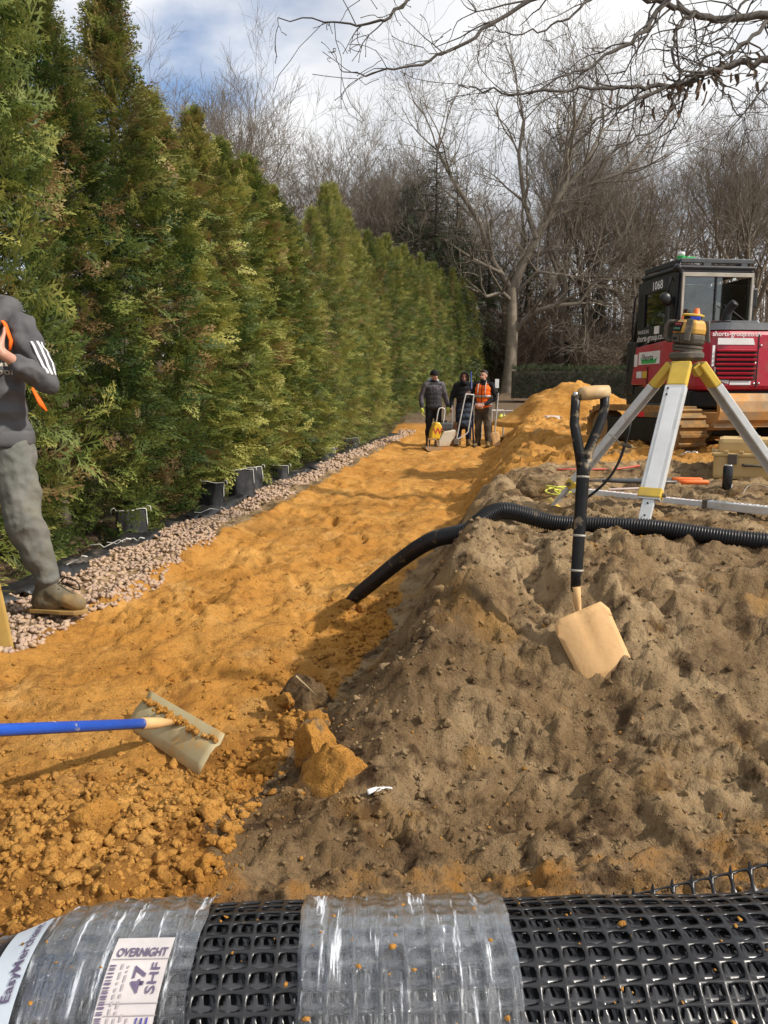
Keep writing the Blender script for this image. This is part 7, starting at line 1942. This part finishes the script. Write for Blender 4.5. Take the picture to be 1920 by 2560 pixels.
def grid_cells(nx, ny, cell, hole, nseg, jitter=0.0, seed=0):
    """flat lattice of rounded square openings -> verts (u,v), faces"""
    V = []; F = []; idx = {}
    def vid(u, v):
        k = (round(u, 6), round(v, 6))
        if k not in idx: idx[k] = len(V); V.append((u, v))
        return idx[k]
    for i in range(nx):
        for j in range(ny):
            cx, cy = (i + .5) * cell, (j + .5) * cell; h = cell / 2
            ring_o = []; ring_i = []
            for k in range(nseg):
                a = 2 * math.pi * (k + .5) / nseg + math.pi / 4 - math.pi / nseg
                c, s = math.cos(a), math.sin(a); q = 1 / max(abs(c), abs(s))
                ring_o.append((cx + c * q * h, cy + s * q * h))
                e = (abs(c) ** 5 + abs(s) ** 5) ** (-1 / 5)
                ring_i.append((cx + c * e * h * hole, cy + s * e * h * hole * .97))
            o = [vid(*p) for p in ring_o]; b = len(V); V.extend(ring_i)
            for k in range(nseg): k2 = (k + 1) % nseg; F.append((o[k], o[k2], b + k2, b + k))
    return np.array(V), F
def roll():
    yaw = R(1.6)
    root = empty('geogrid_roll', (RC.x, RC.y, RC.z), yaw, 'big roll of black plastic geogrid wrapped in clear film across the foreground', 'roll')
    x0, x1 = -.64, 1.75
    cell = .0395
    def layer(name, r, ph, shift, mt, hole, th, nseg, ang0, ang1, x0, x1, soft):
        nx = int((x1 - x0) / cell); ny = int((ang1 - ang0) * r / (cell * .74))
        V, F = grid_cells(nx, ny, cell, hole, nseg)
        a = ang0 + ph + V[:, 1] * .74 / r; rr = r + soft * fbm(V[:, 0] * 6 + r * 100, V[:, 1] * 6, 2) - .058 * sm((.22 - (x0 + shift + V[:, 0] + .655)) / .22) ** 1.3
        P = np.stack([x0 + shift + V[:, 0] + .004 * pnoise(V[:, 1] * 5, V[:, 0] * 2), -np.cos(a) * rr, np.sin(a) * rr], 1)
        me = bpy.data.meshes.new(name); me.from_pydata(P.tolist(), [], F); me.update()
        o = link_mesh(name, me, mt, root, True); md = o.modifiers.new('thickness', 'SOLIDIFY'); md.thickness = th; md.offset = -1
        return o
    layer('outer_mesh', RR, 0, 0, M_GRID, .855, .0035, 12, R(-70), R(290), x0, x1, .0025)
    layer('second_mesh', RR - .007, .085, .013, M_GRID_IN, .82, .003, 8, R(-50), R(230), x0, x1, .004)
    layer('third_mesh', RR - .014, .16, -.011, M_GRID_IN, .80, .003, 8, R(-50), R(230), x0, x1, .004)
    MB().tube([(x0 + .01, 0, 0), (x0 + .09, 0, 0), (x0 + .22, 0, 0), (x1, 0, 0)], [RR - .085, RR - .062, RR - .021, RR - .021], 48).build('core', M_DARK, root, True)
    # film wraps
    def film(xa, xb, r, taper, seed, nm='film_wrap'):
        nu, nv = int((xb - xa) / .0034), 220; U, A = np.meshgrid(np.linspace(0, 1, nu), np.linspace(R(-75), R(285), nv), indexing='ij')
        X = xa + (xb - xa) * U
        rr = r + .0022 * fbm(X * 70 + seed, A * 1.2, 3) + .004 * fbm(X * 14 + seed, A * 2.4, 3)
        # film sags a little into the openings
        ph = (X - x0) / cell; rr = rr - .0058 * np.abs(np.sin(ph * np.pi)) ** .8 * (.35 + .65 * np.abs(np.sin((A - R(-70)) * RR / (cell * .74) * np.pi)) ** .5)
        if taper: rr = rr - taper * sm((.22 - (X - xa)) / .22) ** 1.3 * (1 + .2 * pnoise(A * 2, X * 9))
        X = X + .006 * fbm(A * 1.5 + seed, U * 2, 2)
        P = np.stack([X, -np.cos(A) * rr, np.sin(A) * rr], 2).reshape(-1, 3)
        i = np.arange(nu * nv).reshape(nu, nv); F = np.stack([i[:-1, :-1].ravel(), i[:-1, 1:].ravel(), i[1:, 1:].ravel(), i[1:, :-1].ravel()], 1)
        return link_mesh(nm, mesh_np(nm, P, F), M_FILM, root, True)
    fl = film(-.655, -.288, RR + .0100, .055, 1.0)
    film(-.133, .202, RR + .0095, 0, 5.0)
    # end of the roll under the film, folded over
    MB().lathe([(.10, -.665), (.130, -.655), (.148, -.63), (.165, -.58)], 40, Matrix.Rotation(R(90), 4, 'Y')).build('folded_end', M_GRID_IN, root, True)
    # printed things stuck on the film: (x along the roll, angle round it)
    def rad_at(x): return RR + .0115 - .055 * float(sm(np.array((.22 - (x + .655)) / .22))) ** 1.3
    def wrap(x, a, off=0.0): r = rad_at(x) + off; return Vector((x, -math.cos(a) * r, math.sin(a) * r))
    M_PAPER = mat('label_paper', (.56, .51, .50), (.46, .42, .41), 14, .5, bump=.1)
    M_INK = mat('label_ink', (.12, .09, .16), None, 9, .6); M_INKG = mat('pale_ink', (.36, .32, .32), None, 9, .6); M_TEAL = mat('teal_ink', (.03, .42, .30), None, 9, .5)
    M_BAND = mat('printed_band', (.60, .65, .70), (.52, .57, .62), 9, .4)
    def patch(corners, n, m, mt, nm, parent, off):
        V = []; F = []
        for i in range(n + 1):
            for j in range(m + 1):
                s, t = i / n, j / m
                xx = (corners[0][0] * (1 - s) + corners[1][0] * s) * (1 - t) + (corners[3][0] * (1 - s) + corners[2][0] * s) * t
                aa = (corners[0][1] * (1 - s) + corners[1][1] * s) * (1 - t) + (corners[3][1] * (1 - s) + corners[2][1] * s) * t
                V.append(tuple(wrap(xx, aa, off)))
        for i in range(n):
            for j in range(m): k = i * (m + 1) + j; F.append((k, k + m + 1, k + m + 2, k + 1))
        mb = MB(); mb.add(V, F); return mb.build(nm, mt, parent, True)
    # shipping label
    lx0, lx1, sk = -.420, -.334, .034
    a0, a1 = R(36), R(80)
    label = patch([(lx0 - .0, a0), (lx1 - .0, a0), (lx1 + .012, a1), (lx0 + .012, a1)], 8, 14, M_PAPER, 'shipping_label', fl, .004)
    arc = RR * (a1 - a0)
    def L(x, y, o=.0062): x = x * .72; return wrap(lx0 + x + .012 * (y / arc), a0 + y / (RR + .012), o)       # x across, y up the label, metres
    text_obj('OVERNIGHT', .0185, None, M_INK, label, fn=lambda c: L(.009 + c.x, arc - .022 + c.y), bold=.0004, stretch=(1.0, 1))
    def vert(txt, size, x, y, mt, b=.0): text_obj(txt, size, None, mt, label, fn=lambda c: L(x - c.y, y + c.x), bold=b)
    vert('47', .036, .082, arc - .072, M_INK, .0008); vert('SHF', .026, .108, arc - .074, M_INK, .0003); vert('E', .034, .108, arc - .118, mat('blue_ink', (.06, .05, .30), None, 9, .6), .0003)
    rg = random.Random(4)
    for k, xx in enumerate((.022, .030)):
        pass
    bars = MB(); y = .030
    while y < arc - .035:
        w = rg.choice((.0012, .002, .003)); q = [L(.004, y), L(.017, y), L(.017, y + w), L(.004, y + w)]; b = len(bars.v); bars.v += [tuple(p) for p in q]; bars.f.append((b, b + 1, b + 2, b + 3)); y += w + rg.choice((.0012, .002, .003))
    o = bars.build('barcode', M_INK, label); o['kind'] = 'stuff'
    lines = MB()
    for k in range(7):
        xx = .028 + k * .0125 if k < 4 else .075 + (k - 4) * .012
        yy = .006
        while yy < (arc - .035 if k < 2 else (.045 if k < 4 else .038)):
            w = rg.uniform(.003, .010); q = [L(xx, yy), L(xx + .004, yy), L(xx + .004, yy + w), L(xx, yy + w)]; b = len(lines.v); lines.v += [tuple(p) for p in q]; lines.f.append((b, b + 1, b + 2, b + 3)); yy += w + rg.uniform(.002, .005)
    for (xa, xb, ya) in ((.004, .122, arc - .0265), (.020, .122, arc - .085), (.020, .122, .050)):
        q = [L(xa, ya), L(xb, ya), L(xb, ya + .0012), L(xa, ya + .0012)]; b = len(lines.v); lines.v += [tuple(p) for p in q]; lines.f.append((b, b + 1, b + 2, b + 3))
    o = lines.build('small_print', M_INKG, label); o['kind'] = 'stuff'
    # white printed band near the end
    bx = -.575
    band = patch([(bx - .032, R(-40)), (bx + .028, R(-40)), (bx + .036, R(105)), (bx - .024, R(105))], 4, 40, M_BAND, 'printed_band', fl, .002)
    def Bn(x, y, o=.0042): return wrap(bx + x + .008 * (y / .4), R(25) + y / .165, o)
    def bvert(txt, size, x, y, mt, b=.0): text_obj(txt, size, None, mt, band, fn=lambda c: Bn(x - c.y, y + c.x), bold=b)
    bvert('EasyMerchant', .0225, .022, .092, M_INK, .0004); bvert('nem', .062, .014, -.050, M_INK, .003)
    for (yy, xx, w) in ((.062, .006, .010), (.038, -.004, .010), (.010, .002, .014), (-.028, .008, .010)):
        q = MB(); q.add([tuple(Bn(xx - .008, yy, .0052)), tuple(Bn(xx + .006, yy, .0052)), tuple(Bn(xx + .006, yy + w, .0052)), tuple(Bn(xx - .008, yy + w, .0052))], [(0, 1, 2, 3)]); q.build('logo_accent', M_TEAL, band)
    bvert('nem', .05, -.066, .17, M_INK, .002)
    # loose end standing up behind on the right
    nx, ny = 26, 4; c2 = .0405
    V, F = grid_cells(nx, ny, c2, .82, 12)
    u = V[:, 0] / (nx * c2); v = V[:, 1] / (ny * c2)
    X = .36 + V[:, 0]
    top = .20 + .155 * sm(u / .75) + .01 * np.sin(u * 9)
    Yw = .16 + .10 * v + .03 * u; Zb = -.10 + 0 * u
    Z = Zb * (1 - v) + (top - RC.z + .005) * v
    me = bpy.data.meshes.new('loose_end'); me.from_pydata(np.stack([X, Yw + .05, Z], 1).tolist(), [], F); me.update()
    o = link_mesh('loose_end', me, M_GRID, root, True); o.modifiers.new('thickness', 'SOLIDIFY').thickness = .003
    for i in range(nx + 1):
        uu = i / nx; tz = .20 + .155 * float(sm(np.array(uu / .75))) + .01 * math.sin(uu * 9) - RC.z + .005
        MB().tube([(.36 + i * c2, .16 + .10 + .03 * uu + .05, tz - .003), (.36 + i * c2 + .001, .265 + .03 * uu + .05, tz + .010)], [.0042, .0015], 6).build('prong', M_GRID, o)
    # grains of sand on the roll
    g = np.random.RandomState(6); n = 130; xs = g.uniform(-.72, 1.1, n); an = g.uniform(R(25), R(100), n)
    pos = np.array([(x, -math.cos(a) * (RR + .003), math.sin(a) * (RR + .003)) if x > -.34 and not (-.15 < x < .25) else tuple(wrap(x, a, .002)) for x, a in zip(xs, an)])
    me, idx = scatter_stones('sand_grains', clod_protos(4, ICO1, 5.0), pos, g.gamma(1.5, .0014, n) + .0012, g, .7); soil_attrs(me, .05); o = link_mesh('sand_grains', me, M_SOIL, root); o['kind'] = 'stuff'
roll()
